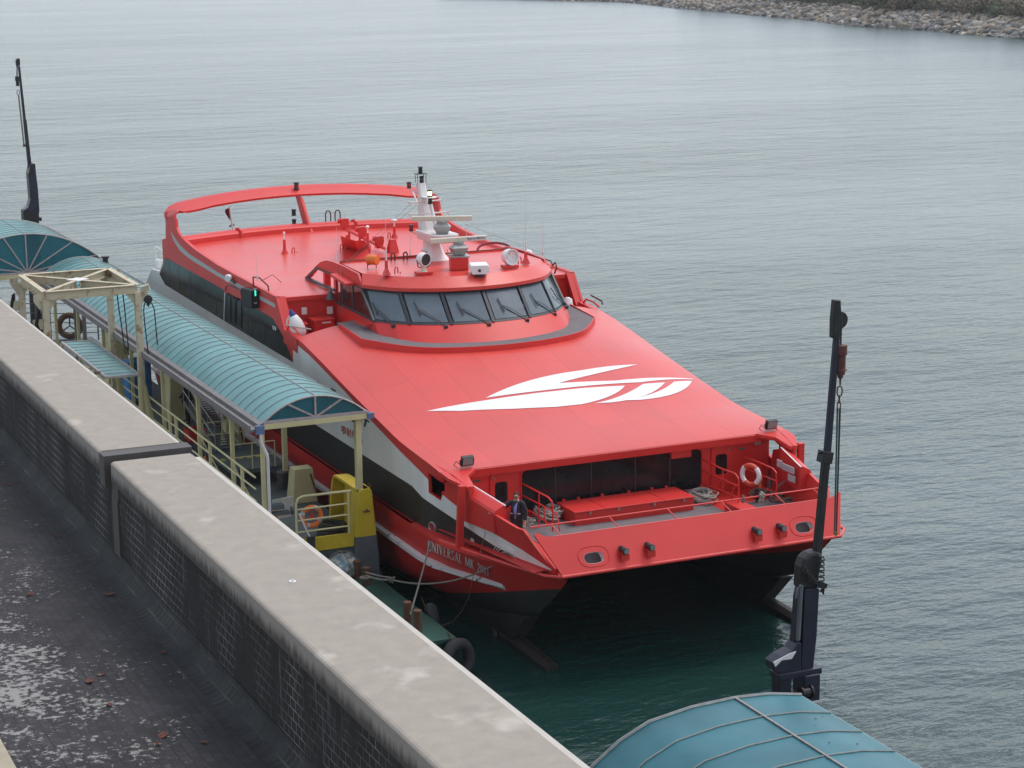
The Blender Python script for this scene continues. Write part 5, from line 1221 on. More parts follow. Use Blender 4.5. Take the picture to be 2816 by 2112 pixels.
# ---- aerofoil arch over the stern
def arch_pt(w_):
    a = abs(w_)/5.75
    return w_, 83.55-.55*a*a, 9.74-.42*a**2
mb = MB(); rows = []
path = []
# left leg from the side up, rounded corner, across, mirrored
leg = [(-5.785, 82.70, 8.95, .72, 0.0), (-5.785, 82.72, 9.06, .70, 0.0), (-5.76, 82.76, 9.16, .66, .06), (-5.68, 82.82, 9.25, .60, .15), (-5.52, 82.90, 9.33, .54, .28), (-5.25, 82.98, 9.39, .49, .40), (-4.8, 83.06, 9.44, .45, .48)]
mid = [(w_, arch_pt(w_)[1], arch_pt(w_)[2], .42, .5) for w_ in (-4, -3, -2, -1, 0, 1, 2, 3, 4)]
allp = leg+mid+[(-a, b_, c_, d_, e_) for a, b_, c_, d_, e_ in reversed(leg)]
n_ = len(allp)
for i, (w_, v, z, ch_, tl) in enumerate(allp):
    p = Vector((U0+w_, v, z)); a = Vector((U0+allp[max(i-1, 0)][0], *allp[max(i-1, 0)][1:3])); b_ = Vector((U0+allp[min(i+1, n_-1)][0], *allp[min(i+1, n_-1)][1:3]))
    t = (b_-a).normalized(); chd = Vector((0, -math.cos(tl), -math.sin(tl))); chd = (chd-t*chd.dot(t)).normalized(); nn = t.cross(chd).normalized()
    rows.append([p-chd*ch_, p-chd*ch_*.5+nn*.06, p+chd*ch_*.5+nn*.075, p+chd*ch_, p+chd*ch_*.97-nn*.09, p-chd*ch_*.5-nn*.07])
mb.grid(rows, closed=True); mb.poly(rows[0]); mb.poly(rows[-1]); ar = mb.build('stern_arch', M_red, F, smooth=True)
# centre strut, raked blade
q4 = [at(x, y, 'u', U0) for x, y in ((806, 545), (828, 549), (853, 643), (823, 634))]
q4 = [Vector((U0, 83.9, 9.6)), Vector((U0, 83.1, 9.45)), Vector((U0, 81.75, 8.0)), Vector((U0, 82.8, 8.25))]
mb = MB(); mb.prism([q_+Vector((-.07, 0, 0)) for q_ in q4], (.14, 0, 0)); mb.build('arch_strut', M_red, F, bevel=.03)
lamp((U0-.1, 83.5, 9.80), M_rust, ar, 1.1)
c = at(809, 620, 'v', 83.2); lamp(c, M_dkmetal, F, 1.0); lamp(c+Vector((0, 0, .42)), M_dkmetal, F, 1.0)
# ensign staff with furled maroon flag
p0, p1 = at(641, 637, 'v', 83.6), at(631, 568, 'v', 84.0)
g = MB(); g.tube([p0, p1], .04, 7); stf = g.build('ensign_staff', M_mast, F)
g = MB(); q_ = p1.lerp(p0, .1); g.grid([[q_+Vector((-.02, 0, .05)), q_+Vector((-.18, .05, 0)), q_+Vector((-.22, 0, -.12))], [q_+Vector((0, 0, -.12)), q_+Vector((-.12, .08, -.18)), q_+Vector((-.15, 0, -.25))], [q_+Vector((.02, 0, -.35)), q_+Vector((-.04, .05, -.38)), q_+Vector((-.06, 0, -.4))], [q_+Vector((.05, 0, -.55)), q_+Vector((.10, .05, -.60)), q_+Vector((.12, 0, -.62))], [q_+Vector((.06, 0, -.75)), q_+Vector((-.08, .04, -.78)), q_+Vector((.2, 0, -.72))]]); g.build('ensign', M_redflag, stf, solid=.01)

# ---- hull lettering and fittings on the left bow
def hull_pt(v, z, e=.012): return Vector((hull_u(v, z)-e, v, z))
def HD(x, y):
    u = 22.0
    for _ in range(60):
        p = at(x, y, 'u', u); u = .5*u+.5*hull_u(max(p.y, 49.2), p.z)
    return p
ha, hb = HD(1180, 1500), HD(1345, 1574)
def serif_text(body):
    """a small hand-made roman alphabet: list of quads in letter units"""
    G_ = {'U': (.74, [('v', .13, .22, 1), ('v', .60, .10, 1), ('a', .365, .22, .235, 180, 360)], [(.13, 1), (.60, 1)]), 'N': (.80, [('v', .12, .10, 0), ('v', .68, .10, 0), ('d', .12, 1, .68, 0, .20)], [(.12, 0), (.12, 1), (.68, 1)]),
        'I': (.40, [('v', .20, .20, 0)], [(.20, 0), (.20, 1)]), 'V': (.76, [('d', .12, 1, .38, 0, .20), ('d', .64, 1, .38, 0, .09)], [(.12, 1), (.64, 1)]),
        'E': (.66, [('v', .16, .19, 0), ('h', .16, .58, .96), ('h', .16, .48, .52), ('h', .16, .60, .04)], [(.16, 0), (.16, 1)]), 'R': (.74, [('v', .16, .19, 0), ('a', .36, .76, .19, -90, 90), ('h', .16, .38, .96), ('h', .16, .38, .54), ('d', .36, .5, .66, 0, .17)], [(.16, 0), (.16, 1), (.66, 0)]),
        'S': (.58, [('a', .29, .755, .185, 30, 250), ('a', .29, .245, .20, 210, 430)], []), 'A': (.76, [('d', .38, 1, .64, 0, .20), ('d', .38, 1, .12, 0, .09), ('h', .22, .54, .36)], [(.12, 0), (.64, 0)]),
        'L': (.64, [('v', .16, .19, 0), ('h', .16, .58, .04)], [(.16, 0), (.16, 1)]), 'M': (.94, [('v', .13, .10, 0), ('v', .80, .20, 0), ('d', .13, 1, .46, .1, .17), ('d', .80, 1, .46, .1, .09)], [(.13, 0), (.13, 1), (.80, 0), (.80, 1)]),
        'K': (.76, [('v', .16, .19, 0), ('d', .62, 1, .24, .45, .10), ('d', .30, .55, .64, 0, .19)], [(.16, 0), (.16, 1), (.62, 1), (.64, 0)]), '2': (.58, [('a', .28, .74, .20, -30, 170), ('d', .46, .66, .12, .07, .14), ('h', .08, .52, .06)], []),
        '0': (.60, [('a', .30, .70, .205, 0, 180), ('a', .30, .30, .205, 180, 360), ('w', .095, .30, .70, .16), ('w', .505, .30, .70, .16)], []), '1': (.46, [('v', .24, .18, 0), ('d', .24, 1, .10, .86, .10)], [(.24, 0)]), ' ': (.42, [], [])}
    out = []; x = 0
    def q(a, b_, c, d): out.append([a, b_, c, d])
    for ch_ in body:
        w_, st, sf = G_[ch_]
        for s_ in st:
            if s_[0] == 'v': a = .22 if s_[3] == 1 else 0; q((x+s_[1]-s_[2]/2, a), (x+s_[1]+s_[2]/2, a), (x+s_[1]+s_[2]/2, 1), (x+s_[1]-s_[2]/2, 1))
            elif s_[0] == 'w': q((x+s_[1]-s_[4]/2, s_[2]), (x+s_[1]+s_[4]/2, s_[2]), (x+s_[1]+s_[4]/2, s_[3]), (x+s_[1]-s_[4]/2, s_[3]))
            elif s_[0] == 'h': q((x+s_[1], s_[3]-.05), (x+s_[2], s_[3]-.05), (x+s_[2], s_[3]+.05), (x+s_[1], s_[3]+.05))
            elif s_[0] == 'd': q((x+s_[1]-s_[5]/2, s_[2]), (x+s_[3]-s_[5]/2, s_[4]), (x+s_[3]+s_[5]/2, s_[4]), (x+s_[1]+s_[5]/2, s_[2]))
            else:
                for k in range(8):
                    a0, a1 = R(lerp(s_[4], s_[5], k/8)), R(lerp(s_[4], s_[5], (k+1)/8)); r0, r1 = s_[3]-.06, s_[3]+.06
                    P_ = lambda a, r_: (x+s_[1]+math.cos(a)*r_*1.05, s_[2]+math.sin(a)*r_*(1.05 if s_[3] < .22 else 1))
                    q(P_(a0, r0), P_(a1, r0), P_(a1, r1), P_(a0, r1))
        for sx_, sy_ in sf: q((x+sx_-.13, sy_-.03 if sy_ else 0), (x+sx_+.13, sy_-.03 if sy_ else 0), (x+sx_+.13, sy_ if sy_ else .05), (x+sx_-.13, sy_ if sy_ else .05))
        x += w_+.07
    return out, x
qs, wid = serif_text('UNIVERSAL MK 2011'); mb = MB()
za, zb_ = ha.z, hb.z
def name_pt(s_, t):     # along the sheer of the hull plating
    q_ = HD(lerp(1178, 1347, s_), lerp(lerp(1512, 1485, t), lerp(1586, 1564, t), s_)-10*s_*(1-s_)); return q_+Vector((-.02, -.012, .004))
for qd in qs: mb.add([name_pt(p[0]/wid, p[1]) for p in qd], [(0, 1, 2, 3)])
mb.build('lettering', M_text, H1, recalc=False)
# two oval fairleads on the topside
def oval_on_side(x, y, rv, rz, nm):
    c = SD(x, y); pts = []
    for i in range(20):
        a = 2*math.pi*i/20; v = c.y+rv*math.cos(a); z = c.z+rz*math.sin(a); pts.append(Vector((sd(v, z)-.012, v, z)))
    g = MB(); g.tube(pts, .025, 6, True); o = g.build('fairlead_rim', M_alu, F); g = MB(); g.poly([p+Vector((.004, 0, 0)) for p in pts]); g.build('opening', M_redflag if nm else M_greyp, o); return c
fl1 = oval_on_side(1190, 1449, .17, .14, 1); fl2 = oval_on_side(1401, 1532, .34, .13, 0)
g = MB()
for k in (1, 2, 3):
    pts = []
    for i in range(9):
        a = math.pi*(.05+.62*i/8); v = fl2.y+(.42+.09*k)*math.cos(a)*1.0; z = fl2.z+(.15+.055*k)*math.sin(a); pts.append(Vector((sd(v, z)-.014, v, z)))
    g.tube(pts, .012, 5)
g.build('doubler_ring', M_white, F)
for x, y, w_, h_, m_ in ((1299, 1414, .26, .16, M_logo), (1300, 1486, .16, .12, M_cream)):
    c = SD(x, y); g = MB(); g.prism([Vector((sd(c.y+a*w_/2, c.z+b_*h_/2)-.008, c.y+a*w_/2, c.z+b_*h_/2)) for a, b_ in ((-1, -1), (1, -1), (1, 1), (-1, 1))], (-.01, 0, 0)); pz = g.build('side_plate', m_, F)
    if m_ is M_logo: put_text('UBC', lambda s, t: Vector((sd(c.y, c.z)-.025, c.y+.10-s*.17, c.z-.05+t*.09)), M_blackp, pz, bold=.02)
# JET and the Chinese name on the white topside, partly behind the canopy post
def side_text(body, a, b_, h_, m_, **k):
    put_text(body, lambda s, t: Vector((21.655-.004, lerp(a[0], b_[0], s), lerp(a[1], b_[1], s)+t*h_)), m_, F, **k)
e1 = SD(1013, 1186); e0 = SD(994, 1181); c0 = SD(940, 1190); c1 = SD(998, 1219)
sp_ = (e0.y-e1.y)/1.15   # letter pitch
side_text('TurboJET', (e1.y+sp_*6.9, e1.z+.02), (e1.y-.18, e1.z), .36, M_blackp, shear=.25, bold=.02)
side_text('噴射飛航', (c0.y, c0.z-.02), (c1.y, c1.z+.0), .30, M_textred, bold=.006)
for x, y in ((919, 1075), (879, 1056)):
    c = SD(x, y); g = MB(); g.prism([Vector((21.655, c.y+a*.20+b_*.05, c.z+b_*.06)) for a, b_ in ((-1, -1), (1, -1), (1, 1), (-1, 1))], (-.02, 0, 0)); g.build('side_vent', M_dkmetal, F)
c = SD(755, 902); side_text('09', (c.y+.18, c.z-.08), (c.y-.25, c.z-.08), .16, M_logo, bold=.02)
# near-black brown bow fin awash ahead of the left hull, with its draught mark
g = MB(); rows = []
for v, hw, zt_ in ((55.0, .12, .30), (53.2, .16, .30), (52.3, .26, .30), (51.0, .27, .26), (50.0, .25, .22), (49.45, .20, .20)):
    rows.append([(UC-hw, v, zt_-.10), (UC-hw*.3, v, zt_), (UC+hw*.3, v, zt_), (UC+hw, v, zt_-.10), (UC+hw, v+.2, -.6), (UC-hw, v+.2, -.6)])
g.grid(rows, closed=True); g.poly(rows[-1]); fin, fin2 = both(g, 'bow_bulb', M_brown, F)
put_text('2M', lambda s, t: Vector((UC-.30, 52.95-s*.32, .02+t*.22)), M_ropedk, fin, bold=.01)

# ================================================================== PONTOON AND WHAT STANDS ON IT
PD = 2.0
PT = thing('pontoon', 'floating landing pontoon with grey deck and low green fore end beside the ferry', 'pontoon', (17.5, 76, 0))
mb = MB(); mb.box(13.2, 20.9, 57.35, 95.2, 1.72, PD); mb.build('deck', M_pontoon, PT)
mb = MB(); mb.box(13.4, 20.75, 57.6, 95.0, -.6, 1.70); mb.build('float', M_greyp, PT)
mb = MB(); mb.box(13.2, 20.75, 50.3, 57.55, .98, 1.12); mb.box(13.3, 20.65, 50.4, 57.5, -.6, .97); mb.build('green_deck', M_green, PT, bevel=.02)
mb = MB(); mb.box(13.2, 20.3, 57.28, 57.345, 1.95, 2.38); mb.build('toe_board', M_yel, PT)
P2 = thing('pontoon', 'nearer landing pontoon mostly hidden below the blue-green canopy at the bottom edge', 'pontoon', (17, 24, 0))
mb = MB(); mb.box(12.5, 20.4, 12, 33.6, 1.5, PD); mb.build('deck', M_pontoon, P2)
mb = MB(); mb.box(12.7, 20.2, 12.3, 33.4, -.6, 1.49); mb.build('float', M_greyp, P2)

def barrel(name, label, prof, v0, v1, seams, nrib, m_top, m_end, zb, fan, u_posts=(), vp=(), gutter=True, ribs_r=.011, far_fan=False, group=None):
    """barrel-vault canopy; prof = [(u, z)] left eave to right eave, v0 near end, v1 far end"""
    u0, u1 = prof[0][0], prof[-1][0]; cu = (u0+u1)/2
    T = thing(name, label, 'canopy', (cu, (v0+v1)/2, PD), group)
    mb = MB(); nv = max(2, int((v1-v0)/1.0)); mb.grid([[(u, lerp(v0, v1, i/nv), z) for u, z in prof] for i in range(nv+1)]); mb.build('roof_sheet', m_top, T, smooth=True, recalc=False)
    mb = MB(); off = .012
    for i in range(nrib+1):
        v = lerp(v0, v1, i/nrib); mb.tube([(u, v, z+off) for u, z in prof], ribs_r if 0 < i < nrib else ribs_r*2.2, 5)
    mb.build('rib', M_ribm, T); mb = MB()
    mb.tube([(u, v0-.01, z+off) for u, z in prof], .03, 5); mb.tube([(u, v1, z+off) for u, z in prof], .025, 5)
    for us in seams: mb.tube([(us, v0, pl(us, prof)+off*1.5), (us, v1, pl(us, prof)+off*1.5)], ribs_r*1.3, 5)
    mb.build('edge_frame', M_frame, T)
    if fan:
        for k, v in enumerate((v0, v1) if far_fan else (v0,)):
            mb = MB(); mb.poly([(u, v+.03, z-.01) for u, z in prof]); e = mb.build('end_panel', m_end, T, recalc=False)
            if k: continue
            mb = MB(); hub = Vector((cu, v-.01, zb+.03)); 
            for a in fan:
                us = lerp(u0, u1, a); mb.bar(hub, (us, v-.01, pl(us, prof)), .055, .05, (0, 1, 0))
            mb.bar((u0, v-.01, zb+.02), (u1, v-.01, zb+.02), .07, .09); mb.build('fan_bar', M_frame, e)
    return T
def circ(cu, hw, z0, rise, n=22):
    Rr = (hw*hw+rise*rise)/(2*rise); zc = z0+rise-Rr; a = math.asin(hw/Rr)
    return [(cu+Rr*math.sin(-a+2*a*i/n), zc+Rr*math.cos(-a+2*a*i/n)) for i in range(n+1)]
prof = circ(19.08, 1.62, 6.17, .66)
T1 = barrel('walkway_canopy', 'long narrow teal barrel canopy over the boarding walkway beside the ferry', prof, 57.0, 88.4, [19.12], 48, M_poly, M_polyend, 6.17, (.24, .5, .76))
mb = MB(); mb.box(17.46, 20.72, 56.95, 57.07, 5.98, 6.14); mb.build('end_beam', M_paleyel, T1, bevel=.01)
mb = MB(); mb.box(20.45, 20.62, 57.1, 88.3, 5.98, 6.12); mb.box(17.38, 17.50, 57.1, 88.3, 5.96, 6.10); mb.build('eave_beam', M_paleyel, T1)
mb = MB(); mb.prism([(17.50, 57.02, 6.19), (17.32, 57.02, 6.13), (17.30, 57.02, 6.02), (17.08, 57.02, 6.00), (17.06, 57.02, 6.14), (17.02, 57.02, 6.14), (17.02, 57.02, 5.93), (17.36, 57.02, 5.93), (17.50, 57.02, 6.1)], (0, 31.2, 0)); mb.build('gutter', M_gutter, T1)
mb = MB(); mb.prism([(20.68, 57.0, 6.19), (20.80, 57.0, 6.18), (20.84, 57.0, 6.06), (20.70, 57.0, 6.04)], (0, 31.2, 0)); mb.build('gutter', M_gutter, T1)
mb = MB(); mb.box(17.20, 17.47, 56.92, 57.05, 5.86, 6.12); mb.box(20.70, 20.92, 56.90, 57.03, 5.98, 6.16); mb.build('gutter_end', M_bluecap, T1, bevel=.01)
mb = MB(); mb.tube([(17.36, 56.98, 5.90), (17.36, 56.98, 5.6), (17.50, 56.90, 5.25), (17.52, 56.90, 5.1), (17.52, 56.90, 2.1)], .05, 8); mb.build('downpipe', M_pipe, T1, smooth=True)
for v in (57.13, 60.3, 64.1, 68.6, 73.0, 77.4, 81.8, 86.2): g = MB(); g.box(17.38, 17.50, v-.06, v+.06, PD, 5.96); g.build('post', M_paleyel, T1, bevel=.008)
for v in (57.3,): g = MB(); g.box(20.42, 20.60, v-.10, v+.10, 3.72, 5.98); g.build('post', M_paleyel, T1, bevel=.008)
for v in (64.6, 71.6, 78.6, 85.6): g = MB(); g.box(20.42, 20.58, v-.08, v+.08, PD, 5.98); g.build('post', M_paleyel, T1, bevel=.008)
mb = MB()
for v in (69.0, 68.3, 76.0, 76.9, 77.6): mb.tube([(17.44, v, 5.8), (17.44, v-.9, 5.78)], .05, 6)
mb.build('strip_light', M_pipe, T1)
# the pale yellow side railing
RL = thing('railing', 'pale yellow three-bar railing along the wall side of the walkway canopy', 'railing', (17.25, 66, PD))
for z, r_ in ((4.49, .035), (4.13, .028), (3.76, .028)): g = MB(); g.tube([(17.22, 57.25, z), (17.22, 80, z)], r_, 7); g.build('bar', M_paleyel, RL)
for v in (58.6, 62.1, 66.2, 67.0, 71, 75, 79): g = MB(); g.box(17.18, 17.27, v-.045, v+.045, PD, 4.49); g.build('post', M_paleyel, RL)
g = MB()
for v in (60.0, 63.4): g.tube([(17.3, v, 4.35), (18.2, v-.9, 2.1)], .022, 6)
g.build('brace', M_paleyel, RL)

profB = circ(16.9, 3.6, 6.2, 1.7, 26)
T2 = barrel('arched_canopy', 'broad teal arched canopy with fan-barred end at the left edge', profB, 89.0, 94.4, [16.9], 9, M_poly, M_polyend, 6.2, (.08, .22, .37, .5, .63, .78, .92))
mb = MB(); mb.box(13.3, 20.5, 88.93, 89.05, 5.98, 6.17); mb.build('end_beam', M_paleyel, T2)
for u, v in ((13.4, 89), (18.9, 89), (20.4, 89), (20.4, 94.3), (13.4, 94.3)): g = MB(); g.box(u-.08, u+.08, v-.02, v+.14, PD, 6.0); g.build('post', M_gutter if u > 18 else M_paleyel, T2)
profR = [(12.9, 5.2), (13.5, 6.05), (14.15, 6.70), (14.65, 7.05), (15.2, 7.29), (16.0, 7.41), (16.83, 7.44), (17.5, 7.40), (18.15, 7.28)]
pr2_ = []
for i in range(len(profR)-1):
    for k in range(3): pr2_.append((lerp(profR[i][0], profR[i+1][0], k/3), lerp(profR[i][1], profR[i+1][1], k/3)))
pr2_.append(profR[-1])
T3 = barrel('arched_canopy', 'nearest blue-green arched canopy cut off by the bottom edge', pr2_, 22.9, 28.5, [16.83], 6, M_polybig, M_polyend, 5.2, (), ribs_r=.016)
mb = MB(); mb.box(18.10, 18.17, 22.9, 28.5, 7.16, 7.27); mb.build('eave_beam', M_frame, T3)
for v in (23.5, 28.2): g = MB(); g.box(18.0, 18.1, v-.06, v+.06, PD, 7.2); g.build('post', M_frame, T3); g = MB(); g.box(13.0, 13.1, v-.06, v+.06, PD, 5.3); g.build('post', M_frame, T3)
mb = MB()
for x, y, s_ in ((2233, 1957, .05), (2243, 1980, .03), (2262, 1969, .02), (2241, 2002, .02), (2280, 2052, .025), (2358, 2049, .03), (2275, 2101, .02), (2247, 1995, .015)):
    p = at(x, y, 'z', 7.36); c_ = Vector((p.x, p.y, pl(p.x, pr2_)+.012)); mb = MB(); mb.poly([c_+Vector((math.cos(t)*s_, math.sin(t)*s_*.7, 0)) for t in [math.pi*k/4 for k in range(8)]]); mb.build('bird_dropping', M_dkmetal, T3)

# ---- rusty lifting gantry
G = thing('lifting_gantry', 'rust-streaked cream steel lifting gantry with crossed top beams', 'gantry', (15.4, 71.8, PD))
ZG = 8.5; gx0, gx1, gy0, gy1 = 13.80, 17.0, 69.8, 74.0
def ibeam(mb, a, b_, h=.30, w_=.20):
    a, b_ = Vector(a), Vector(b_); mb.bar(a+Vector((0, 0, -.012)), b_+Vector((0, 0, -.012)), w_, .024); mb.bar(a+Vector((0, 0, -h/2)), b_+Vector((0, 0, -h/2)), .02, h-.05); mb.bar(a+Vector((0, 0, -h+.012)), b_+Vector((0, 0, -h+.012)), w_, .024)
corners = [(gx0, gy0), (gx1, gy0), (gx1, gy1), (gx0, gy1)]
for i in range(4):
    a, b_ = corners[i], corners[(i+1) % 4]; g = MB(); ibeam(g, (*a, ZG), (*b_, ZG)); g.build('top_beam', M_rusty, G)
ccx, ccy = (gx0+gx1)/2, (gy0+gy1)/2
for (a, b_) in corners: g = MB(); d = Vector((a-ccx, b_-ccy, 0)).normalized()*.15; ibeam(g, (ccx+d.x, ccy+d.y, ZG-.005), (a-d.x, b_-d.y, ZG-.005), .27, .16); g.build('diagonal_beam', M_rusty, G)
g = MB(); g.obox((ccx, ccy, ZG-.0), (.22, .18, 0), (-.18, .22, 0), (0, 0, .01)); g.build('gusset', M_mast, G)
for i, (a, b_) in enumerate(corners):
    g = MB(); g.box(a-.11, a+.11, b_-.11, b_+.11, PD, ZG-.3); g.build('leg', M_rusty, G, bevel=.01)
    s_ = 1 if a == gx0 else -1
    g = MB(); g.prism([(a+s_*.11, b_-.01, ZG-.30), (a+s_*.42, b_-.01, ZG-.30), (a+s_*.11, b_-.01, ZG-.72)], (0, .02, 0))
    g.prism([(a-s_*.11, b_-.01, ZG-.10), (a-s_*.40, b_-.01, ZG-.10), (a-s_*.40, b_-.01, ZG-.32), (a-s_*.11, b_-.01, ZG-.78)], (0, .02, 0)); g.build('bracket', M_rusty, G)
for b_ in (gy0, gy1): g = MB(); g.bar((gx1+.05, b_, 4.9), (gx1+.55, b_-.1, PD), .18, .2, (0, 1, 0)); g.bar((gx1, b_-.25, 5.0), (gx1+.2, b_-.6, PD), .10, .1, (0, 1, 0)); g.build('raking_brace', M_paleyel, G)
for z in (7.55, 6.9):  # hydraulic fittings on the wall side
    g = MB(); g.box(gx0-.45, gx0-.1, gy0-.02, gy0+.02, z-.35, z); g.box(gx0-.45, gx0-.1, gy1-.02, gy1+.02, z-.35, z); g.build('side_plate', M_rusty, G)
g = MB(); g.tube([(gx0+.15, gy0+1.7, 4.3), (gx0+.1, gy0+1.7, 7.2)], .26, 10); g.tube([(gx0-.8, gy1, 7.7), (gx0-.8, gy1, 5.5)], .06, 6); g.tube([(gx0-1.0, gy1, 7.7), (gx0-1.0, gy1, 5.8)], .05, 6); g.build('hydraulic_ram', M_dkmetal, G, smooth=True)
g = MB(); rr_ = random.Random(5)
for k in range(6):
    x = gx0-.35+rr_.uniform(-.15, .15); y = gy0-.1 if k % 2 else gy1; z0 = 7.9 if k % 2 else 7.8
    g.tube([(x, y, z0), (x-.12, y, z0-.5), (x+.05, y, z0-1.0), (x-.05, y, z0-1.5), (x+.1, y, z0-2.2)], .035, 5)
g.build('hose', M_rubber, G, smooth=True)
g = MB(); g.tube([(gx1+.10, gy0-.05, ZG-.10), (gx1+.38, gy0-.05, ZG-.02), (gx1+.42, gy0-.05, ZG-.2)], .04, 6)
pk = at(407, 823, 'v', gy0)
g.tube([(pk.x-.02, gy0, ZG-.15), (pk.x, gy0, pk.z+.2)], .035, 6); g.build('hook_link', M_cream, G)
g = MB(); g.lathe(pk, (0, -1, 0), [(0, -.06), (.15, -.05), (.15, .05), (0, .06)], 16); g.lathe(pk+Vector((0, 0, -.15)), (0, 0, -1), [(.08, 0), (.0, .14)], 10); g.build('pulley_block', M_crdark, G)
g = MB()
for pxs in (((409, 825), (418, 836), (424, 850), (427, 880), (434, 960), (438, 1003)), ((404, 825), (397, 836), (395, 855), (398, 890), (404, 940), (409, 985), (416, 1060))): g.tube([at(x, y, 'v', gy0-.02) for x, y in pxs], .022, 6)
for pxs in (((321, 801), (327, 850), (335, 900), (341, 950), (345, 975)), ((337, 801), (343, 850), (349, 915), (354, 965))): g.tube([at(x, y, 'v', gy0+.1) for x, y in pxs], .022, 6)
g.build('lifting_cable', M_rubber, G, smooth=True)
# flat lean-to canopy beside the gantry
FC = thing('flat_canopy', 'small flat teal ribbed canopy between the wall and the gantry legs', 'canopy', (16.3, 73, PD))
ZC = 5.4; c4 = [Vector((15.66, 69.35, ZC)), Vector((16.80, 69.31, ZC)), Vector((16.80, 76.3, ZC)), Vector((15.66, 76.5, ZC))]
g = MB(); g.poly(c4); g.build('roof_sheet', M_poly, FC, solid=.01)
g = MB()
for i in range(13): t = i/12; g.tube([c4[0].lerp(c4[3], t)+Vector((0, 0, .015)), c4[1].lerp(c4[2], t)+Vector((0, 0, .015))], .014, 5)
for a, b_ in ((0, 1), (1, 2), (2, 3), (3, 0)): g.bar(c4[a], c4[b_], .06, .08)
g.build('rib', M_frame, FC)
for p in c4: g = MB(); g.box(p.x-.05, p.x+.05, p.y-.05, p.y+.05, PD, ZC-.05); g.build('post', M_paleyel, FC)
# small lamp on the corner of the walkway canopy
p = at(291, 735, 'v', 87.5); L1 = thing('lantern', 'small black lantern on a stalk above the far end of the walkway canopy', 'lamp', (p.x, 87.5, 6.4))
g = MB(); g.tube([(p.x, 87.5, 6.1), (p.x, 87.5, p.z)], .03, 6); g.build('stalk', M_rust, L1)
lamp_c = Vector((p.x, 87.5, p.z)); g = MB(); g.lathe(lamp_c, (0, 0, 1), [(.16, 0), (.17, .05), (.12, .10), (.12, .38), (.18, .42), (.18, .48), (0, .5)], 14); g.build('body', M_dkmetal, L1, smooth=True)

# ---- far end railing with lifebuoy
def lifebuoy(T, c, ax, Rb, rb_, m1, m2, phase=0, m_spoke=None):
    ax = Vector(ax).normalized()
    for k in range(4):
        a0 = phase+k*math.pi/2
        g = MB(); g.torus(c, ax, Rb, rb_, 9, 10, a0+.0, a0+math.pi/2-.32); g.build('ring_segment', m1, T, smooth=True)
        g = MB(); g.torus(c, ax, Rb, rb_*1.04, 4, 10, a0+math.pi/2-.34, a0+math.pi/2+.02); g.build('band', m2, T, smooth=True)
    if m_spoke:
        X = Vector((0, 0, 1)); Y = ax.cross(X).normalized(); g = MB()
        for t in (90, 215, 325): g.bar(c, c+(Y*math.cos(R(t))+X*math.sin(R(t)))*Rb*1.0, .06, .03, ax)
        g.build('holder', m_spoke, T)
a, b_ = Vector((17.6, 96.2, PD)), Vector((21.0, 94.2, PD))
RL2 = thing('railing', 'dark thin railing across the far end of the pontoon behind a lifebuoy', 'railing', (19.3, 95.2, PD))
for z in (.35, .8, 1.25, 1.7, 2.15): g = MB(); g.tube([a+Vector((0, 0, z)), b_+Vector((0, 0, z))], .022, 6); g.build('bar', M_greyp, RL2)
for t in (0, .25, .42, .5, .75, 1): g = MB(); p = a.lerp(b_, t); g.tube([p, p+Vector((0, 0, 2.2 if t not in (.42, .5) else 4.0))], .04, 6); g.build('post', M_greyp, RL2)
pb_ = at(192, 896, 'v', 94.9); LB0 = thing('lifebuoy', 'dull brownish orange lifebuoy hung on the far end railing', 'lifebuoy', (pb_.x, 94.9, pb_.z-.6))
lifebuoy(LB0, Vector((pb_.x, 94.9, pb_.z)), (-.45, -.9, 0), .50, .14, M_rust, mat('dull_band', (.12, .08, .06), .7), .3, M_dkmetal)

# ---- yellow fender frame at the fore corner, with rail and lifebuoy
YF = thing('fender_arch', 'bright yellow steel fender arch with grey foot at the pontoon\'s fore corner', 'fender arch', (20.6, 58.4, PD))
def ycol(y0, y1, z0, z1, w0, w1, u0_, u1_, m_, nm):
    g = MB(); prof_ = []
    g.prism([(u0_, y0, z0), (u0_, y1, z0), (u0_, lerp(y0, y1, .5)+w1/2, z1), (u0_, lerp(y0, y1, .5)-w1/2, z1)], (u1_-u0_, 0, 0)); g.build(nm, m_, YF, bevel=.03)
# front column tapers upward, seen end-on
g = MB(); rows = []
for z, hw in ((2.25, .36), (3.1, .29), (3.55, .25), (3.68, .22), (3.74, .14)): rows.append([(20.66-hw, 57.15, z), (20.66+hw*.9, 57.15, z), (20.66+hw*.9, 57.75, z), (20.66-hw, 57.75, z)])
g.grid(rows, closed=True); g.poly(rows[-1]); g.build('front_column', M_yel, YF, bevel=.03)
g = MB(); rows = []
for z, hw in ((-.3, .46), (1.2, .42), (2.25, .363)): rows.append([(20.66-hw, 57.14, z), (20.66+hw*.9, 57.14, z), (20.66+hw*.9, 57.77, z), (20.66-hw, 57.77, z)])
g.grid(rows, closed=True); g.build('grey_foot', M_greyp, YF)
g = MB(); path = [(57.2, 3.74), (59.0, 3.74), (59.35, 3.70), (59.55, 3.5), (59.75, 2.9), (59.95, PD)]
rows = [[(20.40, v, z), (20.84, v, z), (20.84, v-(.13 if z < 3.6 else 0), z-(.0 if z < 3.6 else .08)), (20.40, v-(.13 if z < 3.6 else 0), z-(.0 if z < 3.6 else .08))] for v, z in path]
g.grid(rows, closed=True); g.box(20.80, 20.84, 57.7, 59.6, PD, 3.6); g.build('arched_plate', M_yel, YF)
